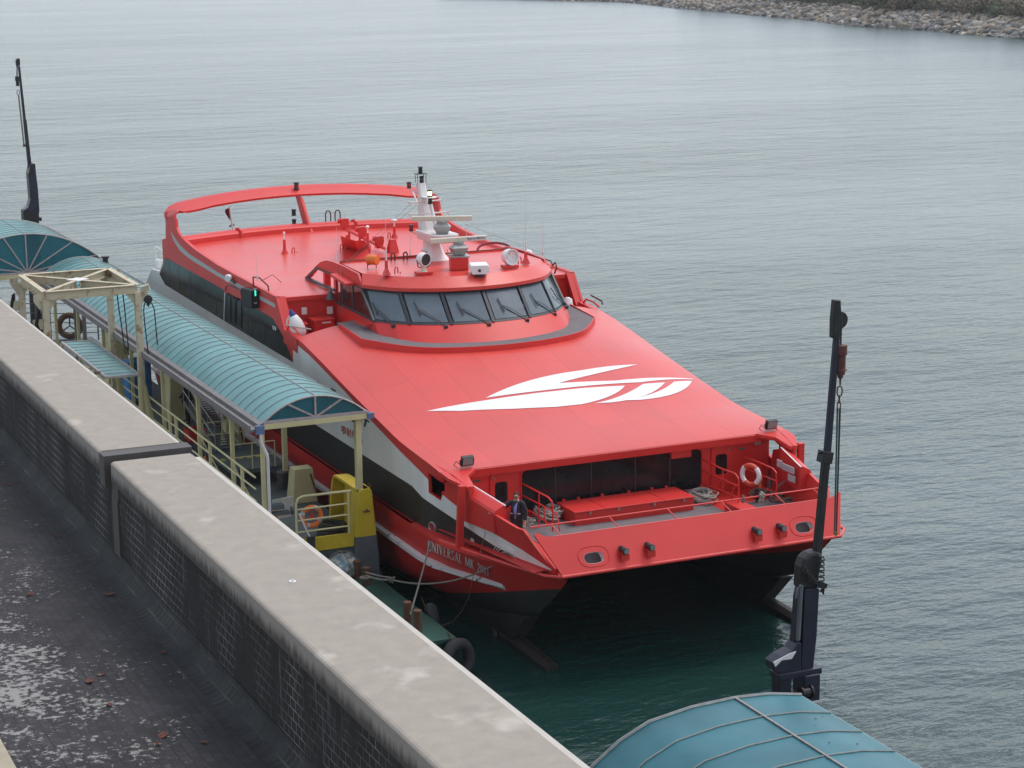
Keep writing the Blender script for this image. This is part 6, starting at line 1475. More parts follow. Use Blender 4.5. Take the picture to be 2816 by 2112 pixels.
g = MB(); g.tube([(20.56, 57.1, 3.05), (20.76, 57.1, 3.05)], .025, 6); g.tube([(20.66, 57.08, 3.05), (20.66, 57.08, 3.12)], .03, 6); g.tube([(20.75, 57.35, 3.74), (20.82, 57.3, 3.86), (20.92, 57.3, 3.76)], .02, 5); g.build('lug', M_rust, YF)
YR = thing('guard_rail', 'yellow guard rail carrying an orange lifebuoy at the pontoon edge', 'railing', (19.3, 57.3, PD))
g = MB(); g.tube([(18.46, 57.25, 2.05), (18.46, 57.25, 3.52), (18.52, 57.25, 3.66), (18.68, 57.25, 3.73), (20.22, 57.25, 3.72)], .04, 8); g.build('top_rail', M_paleyel, YR, smooth=True)
for z in (3.33, 2.98, 2.62): g = MB(); g.tube([(18.46, 57.25, z), (20.12, 57.25, z)], .028, 6); g.build('bar', M_paleyel, YR)
g = MB(); g.tube([(20.13, 57.25, 2.38), (20.13, 57.25, 3.70)], .04, 7); g.build('post', M_paleyel, YR)
g = MB(); g.tube([(18.50, 57.1, 3.25), (18.82, 57.1, 2.45)], .03, 6); g.build('boat_hook', M_pipe, YR)
g = MB(); g.box(18.72, 18.95, 57.0, 57.12, 2.05, 2.5); g.build('hook_bracket', M_dkmetal, YR)
c = at(856, 1420, 'v', 57.42); LB1 = thing('lifebuoy', 'bright orange lifebuoy with red spokes on the yellow guard rail', 'lifebuoy', (c.x, 57.4, c.z-.45))
lifebuoy(LB1, Vector((c.x, 57.40, c.z)), (0, -1, -.05), .295, .075, M_orange, M_grey, .5, M_red)
g = MB()
# coil of hose behind
CC = thing('hose_coil', 'dark coiled hose lying on the deck behind the orange lifebuoy', 'hose', (20.0, 58.6, PD))
for k in range(5): g.torus((20.0+.02*k, 58.6, PD+.08+.07*k), (.05*k-.1, .05, 1), .40-.02*(k % 2), .05, 26, 6)
g.build('coil', mat('olive_hose', (.035, .033, .018), .7), CC, smooth=True)

# ---- pale yellow tapered fender towers
def tower(loc, w_, d_, h_, label):
    T = thing('fender_tower', label, 'fender tower', loc, 'pale yellow fender towers along the pontoon edge'); x, y, z = loc
    g = MB(); rows = []
    for t, k in ((0, 1.0), (1, .74)): rows.append([(x-w_/2*k, y-d_/2*k, z+h_*t), (x+w_/2*k, y-d_/2*k, z+h_*t), (x+w_/2*k, y+d_/2*k, z+h_*t), (x-w_/2*k, y+d_/2*k, z+h_*t)])
    g.grid(rows, closed=True); g.poly(rows[1]); g.build('body', M_paleyel, T, bevel=.02)
    g = MB()
    for i in range(6):
        u = x-w_/2*.9+w_*.9*i/5; g.bar((u, y-d_/2-.01, z), (lerp(u, x, .26), y-d_/2*.74-.01, z+h_), .03, .02, (0, 1, 0))
    g.build('plank_joint', M_paleyel, T)
    g = MB(); g.tube([(x+w_*.25, y-d_/2*.8-.05, z+h_*.85), (x+w_*.35, y-d_/2-.05, z+h_*.5), (x+w_*.45, y-d_/2-.1, z+h_*.2)], .03, 5); g.build('chain', M_rust, T)
    return T
tower((20.50, 62.9, PD), .86, .7, 1.12, 'pale yellow tapered fender tower nearest the yellow fender frame')
tower((20.2, 69.8, PD), .8, .7, 1.3, 'pale yellow fender tower half hidden behind the raised boarding platform')
tower((20.1, 76.6, PD), 1.1, .9, 1.9, 'pale yellow fender tower beside the figure in dark clothing')
tower((19.6, 84.5, PD), 1.1, .9, 2.1, 'pale yellow fender tower farthest along, seen past the gantry legs')
# bollards: pairs of short posts
M_bol = mat('rusty_bollard', (.055, .045, .038), .8, var=.4, scale=6, bump=.3)
def bollard(x, y, z, r_, h_, lab, grp, m_=M_bol):
    T = thing('bollard', lab, 'bollard', (x, y, z), grp)
    g = MB(); g.lathe((x, y, z), (0, 0, 1), [(r_, 0), (r_, h_-.05)], 18); g.build('post', m_, T, smooth=True)
    g = MB(); g.lathe((x, y, z+h_-.05), (0, 0, 1), [(r_*1.06, 0), (r_*1.06, .04), (r_*.9, .055), (0, .056)], 18); g.build('cap', m_ if m_ is not M_bol else M_greyp, T, smooth=True)
bollard(20.40, 64.6, PD, .19, .62, 'taller grey-capped bollard by the canopy post behind the fender tower', 'bollards on the pontoon')
bollard(20.62, 63.95, PD, .19, .55, 'lower grey-capped bollard just left of the nearest fender tower', 'bollards on the pontoon')
bollard(20.85, 60.6, PD, .2, .75, 'dark bollard behind the guard rail beside the yellow frame', 'bollards on the pontoon')
for x, y, h_, lab in ((1121, 1712, .62, 'rust-topped bollard on the green fore deck, farther of the pair by the coping'), (1149, 1736, .62, 'rust-topped bollard on the green fore deck, nearer of the pair by the coping'), (983, 1590, .55, 'brown bollard at the foot of the yellow frame, the left one of two'), (1009, 1608, .55, 'brown bollard at the foot of the yellow frame, the right one with the rope')):
    p = at(x, y, 'z', 1.12); bollard(p.x, p.y, 1.12, .115, h_, lab, 'bollards on the green fore deck', M_rust)
# tyres hung as fenders
def tyre(c, ax, lab, R0=.42, r_=.17):
    T = thing('tyre_fender', lab, 'tyre', c, 'tyre fenders'); g = MB(); g.torus(c, ax, R0, r_, 30, 10); g.build('tyre', M_rubber, T, smooth=True)
    g = MB(); g.tube([Vector(c)+Vector((-.15, .0, R0)), Vector(c)+Vector((-.3, .0, R0+.4))], .02, 5); g.build('chain', M_rust, T)
tyre((20.72, 50.15, .55), (.35, -1, .1), 'worn black tyre hanging off the tip of the green pontoon deck')
tyre((21.05, 52.9, .70), (1, -.2, 0), 'black tyre half hidden along the green deck edge below the ferry bow')
tyre((21.12, 57.9, 1.35), (1, -.25, 0), 'upper black tyre between the yellow frame and the ferry side', .40)
tyre((21.10, 57.6, .55), (1, -.25, 0), 'lower black tyre between the grey foot and the ferry side', .40)
# plastic-wrapped bundle under the guard rail
p = at(940, 1560, 'z', 1.35); BN = thing('plastic_bundle', 'bundle of crumpled blue and white plastic sheeting under the guard rail', 'bundle', (p.x, p.y, 1.12))
bm = bmesh.new(); bmesh.ops.create_icosphere(bm, subdivisions=4, radius=.55)
from mathutils import noise
for v in bm.verts: v.co += v.co.normalized()*.10*noise.noise(v.co*4); v.co.z *= .75
g = MB(); bm.verts.index_update(); g.add([Vector((p.x, p.y-.1, 1.40))+v.co for v in bm.verts], [tuple(v.index for v in f.verts) for f in bm.faces]); bm.free()
M_plas = mat('crumpled_plastic', (.12, .20, .24), .35, col2=(.38, .38, .34), thr=(.45, .58), scale=5, bump=.8, bscale=18); g.build('sheeting', M_plas, BN, smooth=True)
g = MB(); g.torus((p.x, p.y-.1, 1.40), (.3, 1, .2), .53, .015, 30, 5); g.torus((p.x, p.y-.1, 1.40), (1, .2, .2), .53, .015, 30, 5); g.build('cord', M_ropedk, BN)

# ---- raised boarding platform with rails and hazard strips
BP = thing('boarding_platform', 'low grey boarding platform with yellow hazard strips and rails under the canopy', 'platform', (19.9, 68, PD))
g = MB(); g.box(18.9, 20.75, 65.4, 69.0, 2.45, 2.6); g.build('platform_deck', M_pontoon, BP)
for x, y in ((19.0, 65.5), (20.65, 65.5), (19.0, 68.9), (20.65, 68.9)): g = MB(); g.box(x-.05, x+.05, y-.05, y+.05, PD, 2.45); g.build('leg', M_greyp, BP)
g = MB()
for i in range(6): g.box(18.95+i*.31, 19.10+i*.31, 66.9, 67.1, 2.604, 2.612)
g.build('hazard_strip', M_yel, BP)
for yy in (65.4, 69.0):
    g = MB()
    for z in (3.5, 3.05): g.tube([(18.9, yy, z), (20.4, yy, z)], .02, 6)
    for x in (18.9, 19.6, 20.4): g.tube([(x, yy, 2.6), (x, yy, 3.5)], .022, 6)
    g.build('rail', M_paleyel, BP)
GW = thing('gangway', 'aluminium gangway with cross treads leaning on the boarding platform', 'gangway', (19.6, 71.5, PD))
a, b_ = Vector((19.5, 68.0, 2.75)), Vector((19.9, 73.5, 3.3)); 
for dx in (-.45, .45):
    g = MB(); g.bar(a+Vector((dx, 0, 0)), b_+Vector((dx, 0, 0)), .05, .12); g.build('side_beam', M_alu, GW)
    g = MB()
    for z in (.45, .9): g.tube([a+Vector((dx, 0, z)), b_+Vector((dx, 0, z))], .02, 6)
    for k in range(6): p = a.lerp(b_, k/5)+Vector((dx, 0, 0)); g.tube([p, p+Vector((0, 0, .9))], .018, 5)
    g.build('hand_rail', M_alu, GW)
g = MB()
for k in range(22): p = a.lerp(b_, k/21); g.bar(p+Vector((-.43, 0, .03)), p+Vector((.43, 0, .03)), .12, .02)
g.build('tread', M_greyp, GW)
# orange cones, white board, blue bundle, red box
def cone(x, y, lab):
    T = thing('traffic_cone', lab, 'cone', (x, y, PD), 'traffic cones'); g = MB(); g.box(x-.2, x+.2, y-.2, y+.2, PD, PD+.04); g.build('base', M_rubber, T); g = MB(); g.lathe((x, y, PD+.04), (0, 0, 1), [(.15, 0), (.03, .68), (0, .69)], 16); g.build('cone', M_orange, T, smooth=True); g = MB(); g.lathe((x, y, PD+.3), (0, 0, 1), [(.108, 0), (.083, .14)], 16); g.build('band', M_pipe, T, smooth=True)
cone(18.25, 60.0, 'orange traffic cone beside the white board near the downpipe'); cone(18.55, 59.6, 'nearer orange traffic cone against the white board'); cone(18.5, 67.4, 'orange traffic cone behind the railing at mid walkway')
WB = MB(); WB.obox((18.95, 60.1, 2.62), (.38, .10, 0), (0, .02, 0), (0, 0, .33)); tag(WB.build('white_board', mat('white_board', (.55, .54, .50), .6), bevel=.01), 'white panel board propped near the orange cones under the canopy', 'board')
g = MB(); g.obox((19.3, 80.2, 2.9), (.5, .1, 0), (-.1, .4, 0), (0, 0, .85)); BX = thing('water_tank', 'blue plastic tank under the walkway canopy between gantry brace and post', 'tank', (19.3, 80.2, PD)); g.build('body', M_blue, BX, bevel=.08); g = MB(); g.lathe((19.3, 80.2, 3.75), (0, 0, 1), [(.15, 0), (.15, .08), (0, .09)], 14); g.build('cap', M_greyp, BX)
g = MB(); g.obox((20.0, 82.4, 2.8), (.4, 0, 0), (0, .3, 0), (0, 0, .6)); DB = thing('drum_cabinet', 'black cabinet with white lid beside the blue tank', 'cabinet', (20, 82.4, PD)); g.build('body', M_dkmetal, DB, bevel=.05); g = MB(); g.lathe((20, 82.4, 3.4), (0, 0, 1), [(.45, 0), (.42, .08), (0, .12)], 18); g.build('lid', M_logo, DB)
p = at(640, 1210, 'u', 19.0)
g = MB(); RBX = thing('crate', 'open red plastic crate on the pontoon behind the middle canopy post', 'crate', (19.6, 73.9-1, PD)); g.box(19.3, 20.0, 72.3, 73.1, PD, PD+.03)
for x0, x1, y0, y1 in ((19.3, 20.0, 72.3, 72.34), (19.3, 20.0, 73.06, 73.1), (19.3, 19.34, 72.34, 73.06), (19.96, 20.0, 72.34, 73.06)): g.box(x0, x1, y0, y1, PD, PD+.45)
g.build('body', M_red, RBX)
# steel fitting poking out beside the coping
p = at(925, 1420, 'z', 2.6); g = MB()
p = at(742, 1395, 'u', 18.0); g.obox(p, (.42, 0, 0), (0, .15, 0), (0, 0, .07)); g.obox(p+Vector((.1, 0, -.22)), (.5, 0, 0), (0, .12, 0), (0, 0, .05)); g.tube([p+Vector((.5, 0, -.25)), p+Vector((.75, -.05, -.22))], .02, 5); g.lathe(p+Vector((.68, 0, -.2)), (1, 0, 0), [(.0, 0), (.14, .01), (.14, .04), (0, .05)], 14)
g.tube([p+Vector((-.3, 0, -.1)), (p.x-.3, p.y, PD)], .05, 6); tag(g.build('steel_fitting', M_greyp), 'grey steel beam end with a valve wheel beside the coping edge', 'steel fitting')

# ---- cranes
def crane(name, label, vpl, px, near=True):
    """articulated crane folded upright; px: photograph pixels of its outline in the plane v = vpl"""
    P_ = lambda x, y: at(x, y, 'v', vpl)
    return P_
CR = thing('crane', 'tall black folding crane with rusty hook block in front of the ferry bow', 'crane', (at(2200, 1915, 'v', 31.5).x, 31.5, PD))
V = 31.5; Q = lambda x, y, dv=0: at(x, y, 'v', V+dv)
def qpoly(mb, pxs, dv, th): mb.prism([Q(x, y, dv) for x, y in pxs], (0, th, 0))
base = Q(2185, 1905)
g = MB(); g.lathe((base.x, V, PD), (0, 0, 1), [(.42, 0), (.42, .1), (.26, .15), (.24, Q(2185, 1905).z-PD)], 18); g.build('pedestal', M_crdark, CR, smooth=True)
g = MB(); g.box(Q(2132, 1900).x, Q(2165, 1900).x, V-.15, V+.15, Q(2132, 1925).z, Q(2132, 1838).z); g.box(Q(2196, 1900).x, Q(2238, 1900).x, V-.22, V+.22, Q(2200, 1922).z, Q(2200, 1850).z); g.box(Q(2130, 1840).x, Q(2247, 1840).x, V-.18, V+.18, Q(2185, 1856).z, Q(2185, 1838).z); g.build('column', M_crane, CR, bevel=.02)
g = MB(); g.lathe(Q(2216, 1904, -.24), (1, 0, 0), [(0, -.12), (.13, -.12), (.13, -.09), (.09, -.08), (.09, .08), (.13, .09), (.13, .12), (0, .12)], 18); g.tube([Q(2246, 1890, -.2), Q(2250, 1900, -.2), Q(2248, 1920, -.2)], .02, 5); g.build('winch_drum', M_crdark, CR, smooth=True)
g = MB(); qpoly(g, ((2127, 1824), (2150, 1806), (2180, 1790), (2196, 1765), (2205, 1770), (2203, 1850), (2140, 1850), (2128, 1845)), -.16, .32); g.build('knuckle', M_crane, CR, bevel=.02)
g = MB(); qpoly(g, ((2128, 1822), (2172, 1798), (2190, 1792), (2178, 1812), (2150, 1816), (2133, 1834)), -.26, .03); g.build('white_flash', M_white, CR)
g = MB(); qpoly(g, ((2203, 1850), (2208, 1740), (2214, 1620), (2254, 1618), (2247, 1750), (2236, 1850)), -.15, .30); qpoly(g, ((2186, 1770), (2196, 1640), (2204, 1606), (2209, 1612), (2206, 1760)), -.1, .2); g.build('main_boom', M_crane, CR, bevel=.02)
g = MB(); g.tube([Q(2194, 1760, -.22), Q(2203, 1610, -.22)], .045, 8); g.tube([Q(2189, 1645, -.22), Q(2193, 1620, -.22), Q(2204, 1608, -.22)], .02, 5); g.build('lift_ram', M_greyp, CR, smooth=True)
g = MB(); qpoly(g, ((2202, 1622), (2206, 1562), (2214, 1538), (2230, 1524), (2250, 1517), (2262, 1524), (2264, 1540), (2256, 1575), (2252, 1622)), -.15, .30); g.build('elbow', M_crdark, CR, bevel=.05)
g = MB(); 
for k in range(7): y = 1530+k*14; g.tube([Q(2250, y, -.24), Q(2265, y+2, -.24), Q(2267, y+10, -.24), Q(2254, y+12, -.24)], .016, 5)
g.tube([Q(2262, 1618, -.2), Q(2264, 1634, -.2), Q(2258, 1622, -.2)], .03, 5)
for k in range(5): g.tube([Q(2206+k*7, 1570+k*6, -.26), Q(2215+k*7, 1560+k*9, -.28), Q(2228+k*6, 1600+k*3, -.27)], .018, 5)
g.build('hose', M_rubber, CR, smooth=True)
g = MB(); g.bar(Q(2250, 1605, -.26), Q(2272, 1612, -.26), .06, .10); g.build('bracket', M_crdark, CR)
def boomseg(x0, y0, x1, y1, w0, w1, nm, m_): 
    a, b_ = Q(x0, y0), Q(x1, y1); g = MB(); d = (b_-a).normalized(); X = Vector((d.z, 0, -d.x)).normalized(); rows = [[c_+X*w_/2*sx+Vector((0, w_/2*sy, 0)) for sx, sy in ((-1, -1), (1, -1), (1, 1), (-1, 1))] for c_, w_ in ((a, w0), (b_, w1))]; g.grid(rows, closed=True); g.poly(rows[0]); g.poly(rows[1]); return g.build(nm, m_, CR, bevel=.012)
boomseg(2243, 1560, 2271, 1262, .14, .13, 'jib', M_crdark); boomseg(2271, 1290, 2302, 905, .115, .10, 'jib_extension', M_crane)
g = MB(); g.bar(Q(2266, 1272), Q(2272, 1240), .22, .22, (0, 1, 0)); g.tube([Q(2262, 1246), Q(2252, 1244)], .03, 5); g.tube([Q(2282, 1258), Q(2288, 1265), Q(2280, 1272)], .03, 5); g.build('jib_collar', M_crdark, CR, bevel=.02)
g = MB(); qpoly(g, ((2297, 826), (2313, 826), (2314, 850), (2318, 880), (2317, 910), (2312, 915), (2304, 935), (2291, 930), (2292, 880)), -.07, .14); g.build('jib_head', M_crdark, CR, bevel=.015)
g = MB(); g.lathe(Q(2309, 880, -.02), (0, 1, 0), [(0, -.03), (.16, -.03), (.14, 0), (.16, .03), (0, .03)], 20); g.build('sheave', M_crdark, CR)
g = MB(); g.tube([Q(2313, 905), Q(2312, 950)], .018, 5)
g.build('hoist_rope', M_crdark, CR)
g = MB(); c = Q(2313, 947); n1 = .134; 
pxm = (Q(2313, 1000)-Q(2313, 900)).length/100
g.lathe(c, (0, 0, -1), [(0, 0), (17*pxm, 2*pxm), (17*pxm, 28*pxm), (13.5*pxm, 30*pxm), (13.5*pxm, 67*pxm), (17*pxm, 68*pxm), (17*pxm, 72*pxm), (12.5*pxm, 73*pxm), (12.5*pxm, 82*pxm), (8*pxm, 83*pxm), (8*pxm, 90*pxm), (3*pxm, 95*pxm), (2.5*pxm, 112*pxm), (0, 113*pxm)], 18); g.build('hook_block', mat('rusty_red_block', (.10, .03, .022), .7, var=.4, scale=7, bump=.2), CR, smooth=True)
def link(c, w_, h_, r_, ax): 
    g = MB(); pts = []; ax = Vector(ax).normalized(); Y = Vector((0, 0, 1))
    for k in range(20):
        t = 2*math.pi*k/20; pts.append(Vector(c)+ax*(w_*math.copysign(abs(math.cos(t))**.7, math.cos(t)))+Y*(h_*math.sin(t)))
    g.tube(pts, r_, 6, True); return g
link(Q(2309, 1076), 8*pxm, 14*pxm, 2*pxm, (1, 0, 0)).build('ring', M_rust, CR, smooth=True); link(Q(2308, 1098), 3*pxm, 10*pxm, 1.8*pxm, (.3, 1, 0)).build('shackle', M_rust, CR, smooth=True); link(Q(2307, 1116), 6*pxm, 12*pxm, 1.8*pxm, (1, .2, 0)).build('ring', M_rust, CR, smooth=True)
g = MB(); g.bar(Q(2303, 1122), Q(2295, 1470), 4.5*pxm, 2*pxm, (0, 1, 0)); g.build('sling', M_slingg, CR); g = MB(); g.bar(Q(2311, 1122), Q(2300, 1470), 3*pxm, 2*pxm, (0, 1, 0)); g.bar(Q(2308, 1122, .05), Q(2299, 1470, .05), 1.5*pxm, 1.5*pxm, (0, 1, 0)); g.build('sling', M_crdark, CR)
g = MB(); g.torus(Q(2299, 1468), (0, 1, 0), 5*pxm, 1.5*pxm, 12, 5); g.tube([Q(2292, 1462), Q(2302, 1470), Q(2307, 1465)], .012, 5); g.build('sling_tie', mat('yellow_cord', (.30, .22, .03), .8), CR)

V = 97.5
CL = thing('crane', 'slim navy folding crane standing behind the arched canopy at the left', 'crane', (Q(85, 610).x, 97.5, PD))
CRs = CR; CR = CL
pxl = (Q(60, 300)-Q(60, 200)).length/100
g = MB(); g.lathe((Q(88, 612).x, V, PD), (0, 0, 1), [(.5, 0), (.5, .1), (.35, .15), (.33, Q(88, 612).z-PD)], 16); g.build('pedestal', M_crdark, CL, smooth=True)
g = MB(); g.prism([Q(x, y, -.3) for x, y in ((64, 578), (108, 586), (108, 617), (84, 611), (65, 610))], (0, .6, 0)); g.build('column', M_crdark, CL, bevel=.04); g = MB(); g.tube([Q(108, 602), Q(114, 603)], .1, 6); g.build('valve', M_crdark, CL)
g = MB(); g.prism([Q(x, y, -.3) for x, y in ((64, 580), (78, 570), (84, 548), (80, 500), (78, 478), (84, 452), (97, 450), (99, 470), (105, 520), (109, 578), (108, 588))], (0, .6, 0)); g.build('main_boom', M_crane, CL, bevel=.03)
g = MB(); g.prism([Q(x, y, -.34) for x, y in ((79, 478), (84, 452), (97, 450), (98, 460), (92, 480), (84, 484))], (0, .68, 0)); g.build('elbow', M_crdark, CL, bevel=.03)
boomseg(83, 470, 68, 330, .17, .15, 'jib', M_crane); boomseg(68, 335, 52, 182, .12, .10, 'jib_extension', M_crane)
g = MB(); g.prism([Q(x, y, -.1) for x, y in ((44, 166), (50, 160), (55, 162), (56, 180), (46, 183))], (0, .2, 0)); g.build('jib_head', M_crdark, CL, bevel=.02)
g = MB(); g.tube([Q(47, 182), Q(47, 212)], .03, 5); g.build('hoist_rope', M_crdark, CL)
g = MB(); g.lathe(Q(47, 210), (0, 0, -1), [(0, 0), (6*pxl, 0), (6*pxl, 12*pxl), (4.5*pxl, 13*pxl), (4.5*pxl, 26*pxl), (0, 27*pxl)], 12); g.build('hook_block', M_crdark, CL, smooth=True)
link(Q(50, 255), 3.5*pxl, 7*pxl, 1*pxl, (1, 0, 0)).build('ring', M_ropedk, CL, smooth=True)
g = MB(); g.bar(Q(51, 262), Q(66, 400), 4*pxl, 2*pxl, (0, 1, 0)); g.build('sling', mat('pale_webbing', (.22, .19, .15), .8), CL); g = MB(); g.obox(Q(67, 400), (3.5*pxl, 0, 0), (0, .1, 0), (0, 0, 3*pxl)); g.build('sling_end', M_rust, CL)

# ---- ropes
def sag(a, b_, s_, n=18): return [Vector(a).lerp(Vector(b_), i/n)+Vector((0, 0, -s_*4*(i/n)*(1-i/n))) for i in range(n+1)]
p1 = SD(1195, 1462); p1 = p1+Vector((-.05, 0, 0)); p2 = at(1104, 1690, 'z', 1.55)
g = MB(); g.tube([p1+Vector((.12, .05, .04)), p1]+sag(p1, Vector((20.0, 51.9, 1.4)), .05), .028, 6)
tag(g.build('mooring_rope', M_ropedk, smooth=True), 'taut grey mooring rope from the side fairlead down to the green deck', 'rope')
p1 = SD(1396, 1533)+Vector((-.06, -.05, 0)); pk_ = at(1075, 1594, 'z', 1.55); p3 = at(1008, 1583, 'z', 1.6)
g = MB(); g.tube([p1+Vector((.15, .1, .02))]+sag(p1, pk_, .38), .026, 6); g.tube(sag(pk_, p3, .05, 6), .03, 6); g.tube(sag(pk_+Vector((0, .05, .05)), p3+Vector((0, .1, .08)), .02, 6), .025, 6)
for k in range(5): g.tube([pk_+Vector((random.uniform(-.12, .12), random.uniform(-.1, .1), random.uniform(-.08, .1))) for _ in range(4)], .03, 5)
g.torus(p3+Vector((-.05, 0, -.05)), (0, .1, 1), .14, .03, 16, 5)
tag(g.build('mooring_rope', M_ropedk, smooth=True), 'slack knotted mooring rope from the bow fairlead to the bollard by the yellow frame', 'rope')
p1 = SD(1338, 1462)+Vector((-.03, 0, 0)); g = MB(); g.tube([p1]+[at(x, y, 'v', w_) for x, y, w_ in ((1318, 1530, 50.9), (1300, 1590, 51.2), (1290, 1640, 51.5), (1270, 1680, 51.8), (1245, 1710, 51.9), (1215, 1720, 51.9), (1195, 1712, 51.7))], .010, 5)
tag(g.build('light_line', M_rust, smooth=True), 'thin brown line hanging from the bulwark in a loop near the bow', 'rope')
def coil(c, rx, ry, n, seed, lab, r_=.022, h_=.22, m_=M_rope):
    rnd = random.Random(seed); g = MB()
    for k in range(n):
        f = rnd.uniform(.45, 1.0); cx = c[0]+rnd.uniform(-.12, .12)*rx; cy = c[1]+rnd.uniform(-.15, .15)*ry; z = c[2]+.02+h_*k/n; ph = rnd.uniform(0, 6.3); pts = []
        for i in range(26):
            t = 2*math.pi*i/26; w1 = 1+.14*math.sin(3*t+ph)+.08*math.sin(5*t+2*ph); pts.append(Vector((cx+rx*f*w1*math.cos(t), cy+ry*f*w1*math.sin(t), z+.05*math.sin(2*t+ph)*(1 if k else .3)+.02)))
        g.tube(pts, r_, 6, True)
    return tag(g.build('rope_coil', m_, smooth=True), lab, 'rope coil')
pc_ = at(1492, 1428, 'z', DZ+.05); coil((pc_.x+.25, pc_.y+.15, DZ), .42, .55, 20, 3, 'white rope coil on the bow deck between the left stair rail and locker', h_=.30)
g = MB()
pc_ = at(1452, 1440, 'z', DZ); coil((pc_.x, pc_.y, DZ), .22, .25, 6, 9, 'small loose rope loops on deck beside the officer', h_=.08)
pc_ = at(1928, 1376, 'z', DZ+.03); coil((pc_.x, pc_.y+.1, DZ), .42, .62, 24, 5, 'white rope coil on the bow deck right of the red locker', h_=.24)
pc_ = at(2160, 1368, 'z', DZ+.05); coil((pc_.x, pc_.y, DZ), .55, .5, 9, 6, 'loose grey rope loops on the right side of the bow deck', h_=.10, m_=M_ropedk)
pc_ = at(2092, 1338, 'z', DZ+.30); coil((pc_.x, pc_.y, DZ+.02), .45, .35, 8, 8, 'grey rope pile on deck under the lifebuoy', h_=.12, m_=M_ropedk)
g = MB(); g.tube([at(2190, 1238, 'v', 53.2), at(2183, 1262, 'v', 53.0), at(2177, 1295, 'v', 52.6), at(2160, 1322, 'v', 52.4), at(2140, 1338, 'v', 52.3)], .035, 6); g.tube([at(2186, 1242, 'v', 53.1), at(2181, 1290, 'v', 52.7), at(2172, 1330, 'v', 52.3)], .025, 6)
tag(g.build('hanging_rope', M_ropedk, smooth=True), 'thick grey rope hanging down from the right bulwark rail', 'rope')
def knotcl(x, y, lab, m_, n=7, s_=.09):
    c = at(x, y, 'v', 49.5); g = MB(); rnd = random.Random(x)
    for k in range(n): g.tube([c+Vector((rnd.uniform(-s_, s_), rnd.uniform(-.05, .05), rnd.uniform(-s_*1.6, s_*1.3))) for _ in range(4)], .018, 5)
    g.torus(c+Vector((0, 0, .10)), (1, 0, .1), .05, .016, 10, 5); tag(g.build('rope_lashing', m_, smooth=True), lab, 'lashing')
knotcl(2094, 1365, 'grey rope lashing knotted on the front hand rail', M_rope); knotcl(2044, 1376, 'small tan cord lashing on the front hand rail', M_ropedk, 4, .05)
# ferry lifebuoy on the right stair rail, with its orange light
c = at(2064, 1306, 'v', 52.6); LB = thing('lifebuoy', 'white and orange-red lifebuoy on the ferry\'s bow rail', 'lifebuoy', (c.x, 52.6, c.z-.4))
M_orred = mat('orange_red_plastic', (.60, .07, .03), .5, var=.08)
cc_ = Vector((c.x, 52.6, c.z)); axb = Vector((-.88, -.47, -.05)).normalized()
Xb = Vector((0, 0, 1)); 
def arcseg(a0, a1, m_, nm, k=1.0):
    Y = axb.cross(Xb).normalized(); g = MB(); g.tube([cc_+(Y*math.cos(a)+Xb*math.sin(a))*.30 for a in [a0+(a1-a0)*i/8 for i in range(9)]], .075*k, 10); g.build(nm, m_, LB, smooth=True)
for a0, a1, m_ in ((50, 130, M_orred), (130, 230, M_logo), (230, 310, M_orred), (310, 410, M_logo)): arcseg(R(a0), R(a1), m_, 'ring_segment')
c = at(2090, 1320, 'v', 52.45); g = MB(); g.lathe(c+Vector((0, 0, -.25)), (0, 0, 1), [(0, 0), (.05, .02), (.05, .22), (.075, .24), (.075, .34), (.04, .36), (.04, .5), (0, .52)], 12)
LL = thing('lifebuoy_light', 'orange lifebuoy light clipped to the rail beside the lifebuoy', 'light', c+Vector((0, 0, -.25))); g.build('body', M_orange, LL, smooth=True)
g = MB(); g.tube([c+Vector((-.1, 0, -.28)), c+Vector((-.14, 0, -.5)), c+Vector((-.06, 0, -.65))], .07, 7); g.build('bag', M_dkmetal, LL, smooth=True)

# ---- hazy air over the harbour
mb = MB(); mb.box(-780, 1400, -90, 1900, -3.2, 26)
hz = mb.build('haze', bpy.data.materials.new('hazy_air')); hz['kind'] = 'stuff'
m = hz.data.materials[0]; m.use_nodes = True; N, L = nodes(m); N.remove(N['Principled BSDF'])
pv = N.new('ShaderNodeVolumePrincipled'); pv.inputs['Color'].default_value = (0.86, 0.90, 0.92, 1); pv.inputs['Density'].default_value = 0.00014; pv.inputs['Anisotropy'].default_value = 0.0
L.new(pv.outputs[0], N['Material Output'].inputs['Volume'])

# ================================================================== PEOPLE
def skinned(name, J, E_, rad, m_, parent, M4, sub=2):
    """J: joints dict name->pos, E_: edges, rad: name->(rx, ry); one continuous surface"""
    names = list(J); idx = {n: i for i, n in enumerate(names)}
    me = bpy.data.meshes.new(name); me.from_pydata([tuple(M4 @ Vector(J[n])) for n in names], [(idx[a], idx[b]) for a, b in E_], [])
    o = bpy.data.objects.new(name, me); C.objects.link(o); sk = o.modifiers.new('skin', 'SKIN'); sk.use_smooth_shade = True
    for n in names:
        sv_ = me.skin_vertices[0].data[idx[n]]; r_ = rad[n]; sv_.radius = r_ if isinstance(r_, tuple) else (r_, r_); sv_.use_root = (n == names[0])
    ss = o.modifiers.new('sub', 'SUBSURF'); ss.levels = sub; ss.render_levels = sub
    dg = bpy.context.evaluated_depsgraph_get(); dg.update(); m2 = bpy.data.meshes.new_from_object(o.evaluated_get(dg)); bpy.data.objects.remove(o)
    m2.materials.clear(); m2.materials.append(m_)
    for p in m2.polygons: p.use_smooth = True
    m2.name = name; o = bpy.data.objects.new(name, m2); C.objects.link(o); o.parent = parent; ROOT[o.name] = ROOT[parent.name]; return o

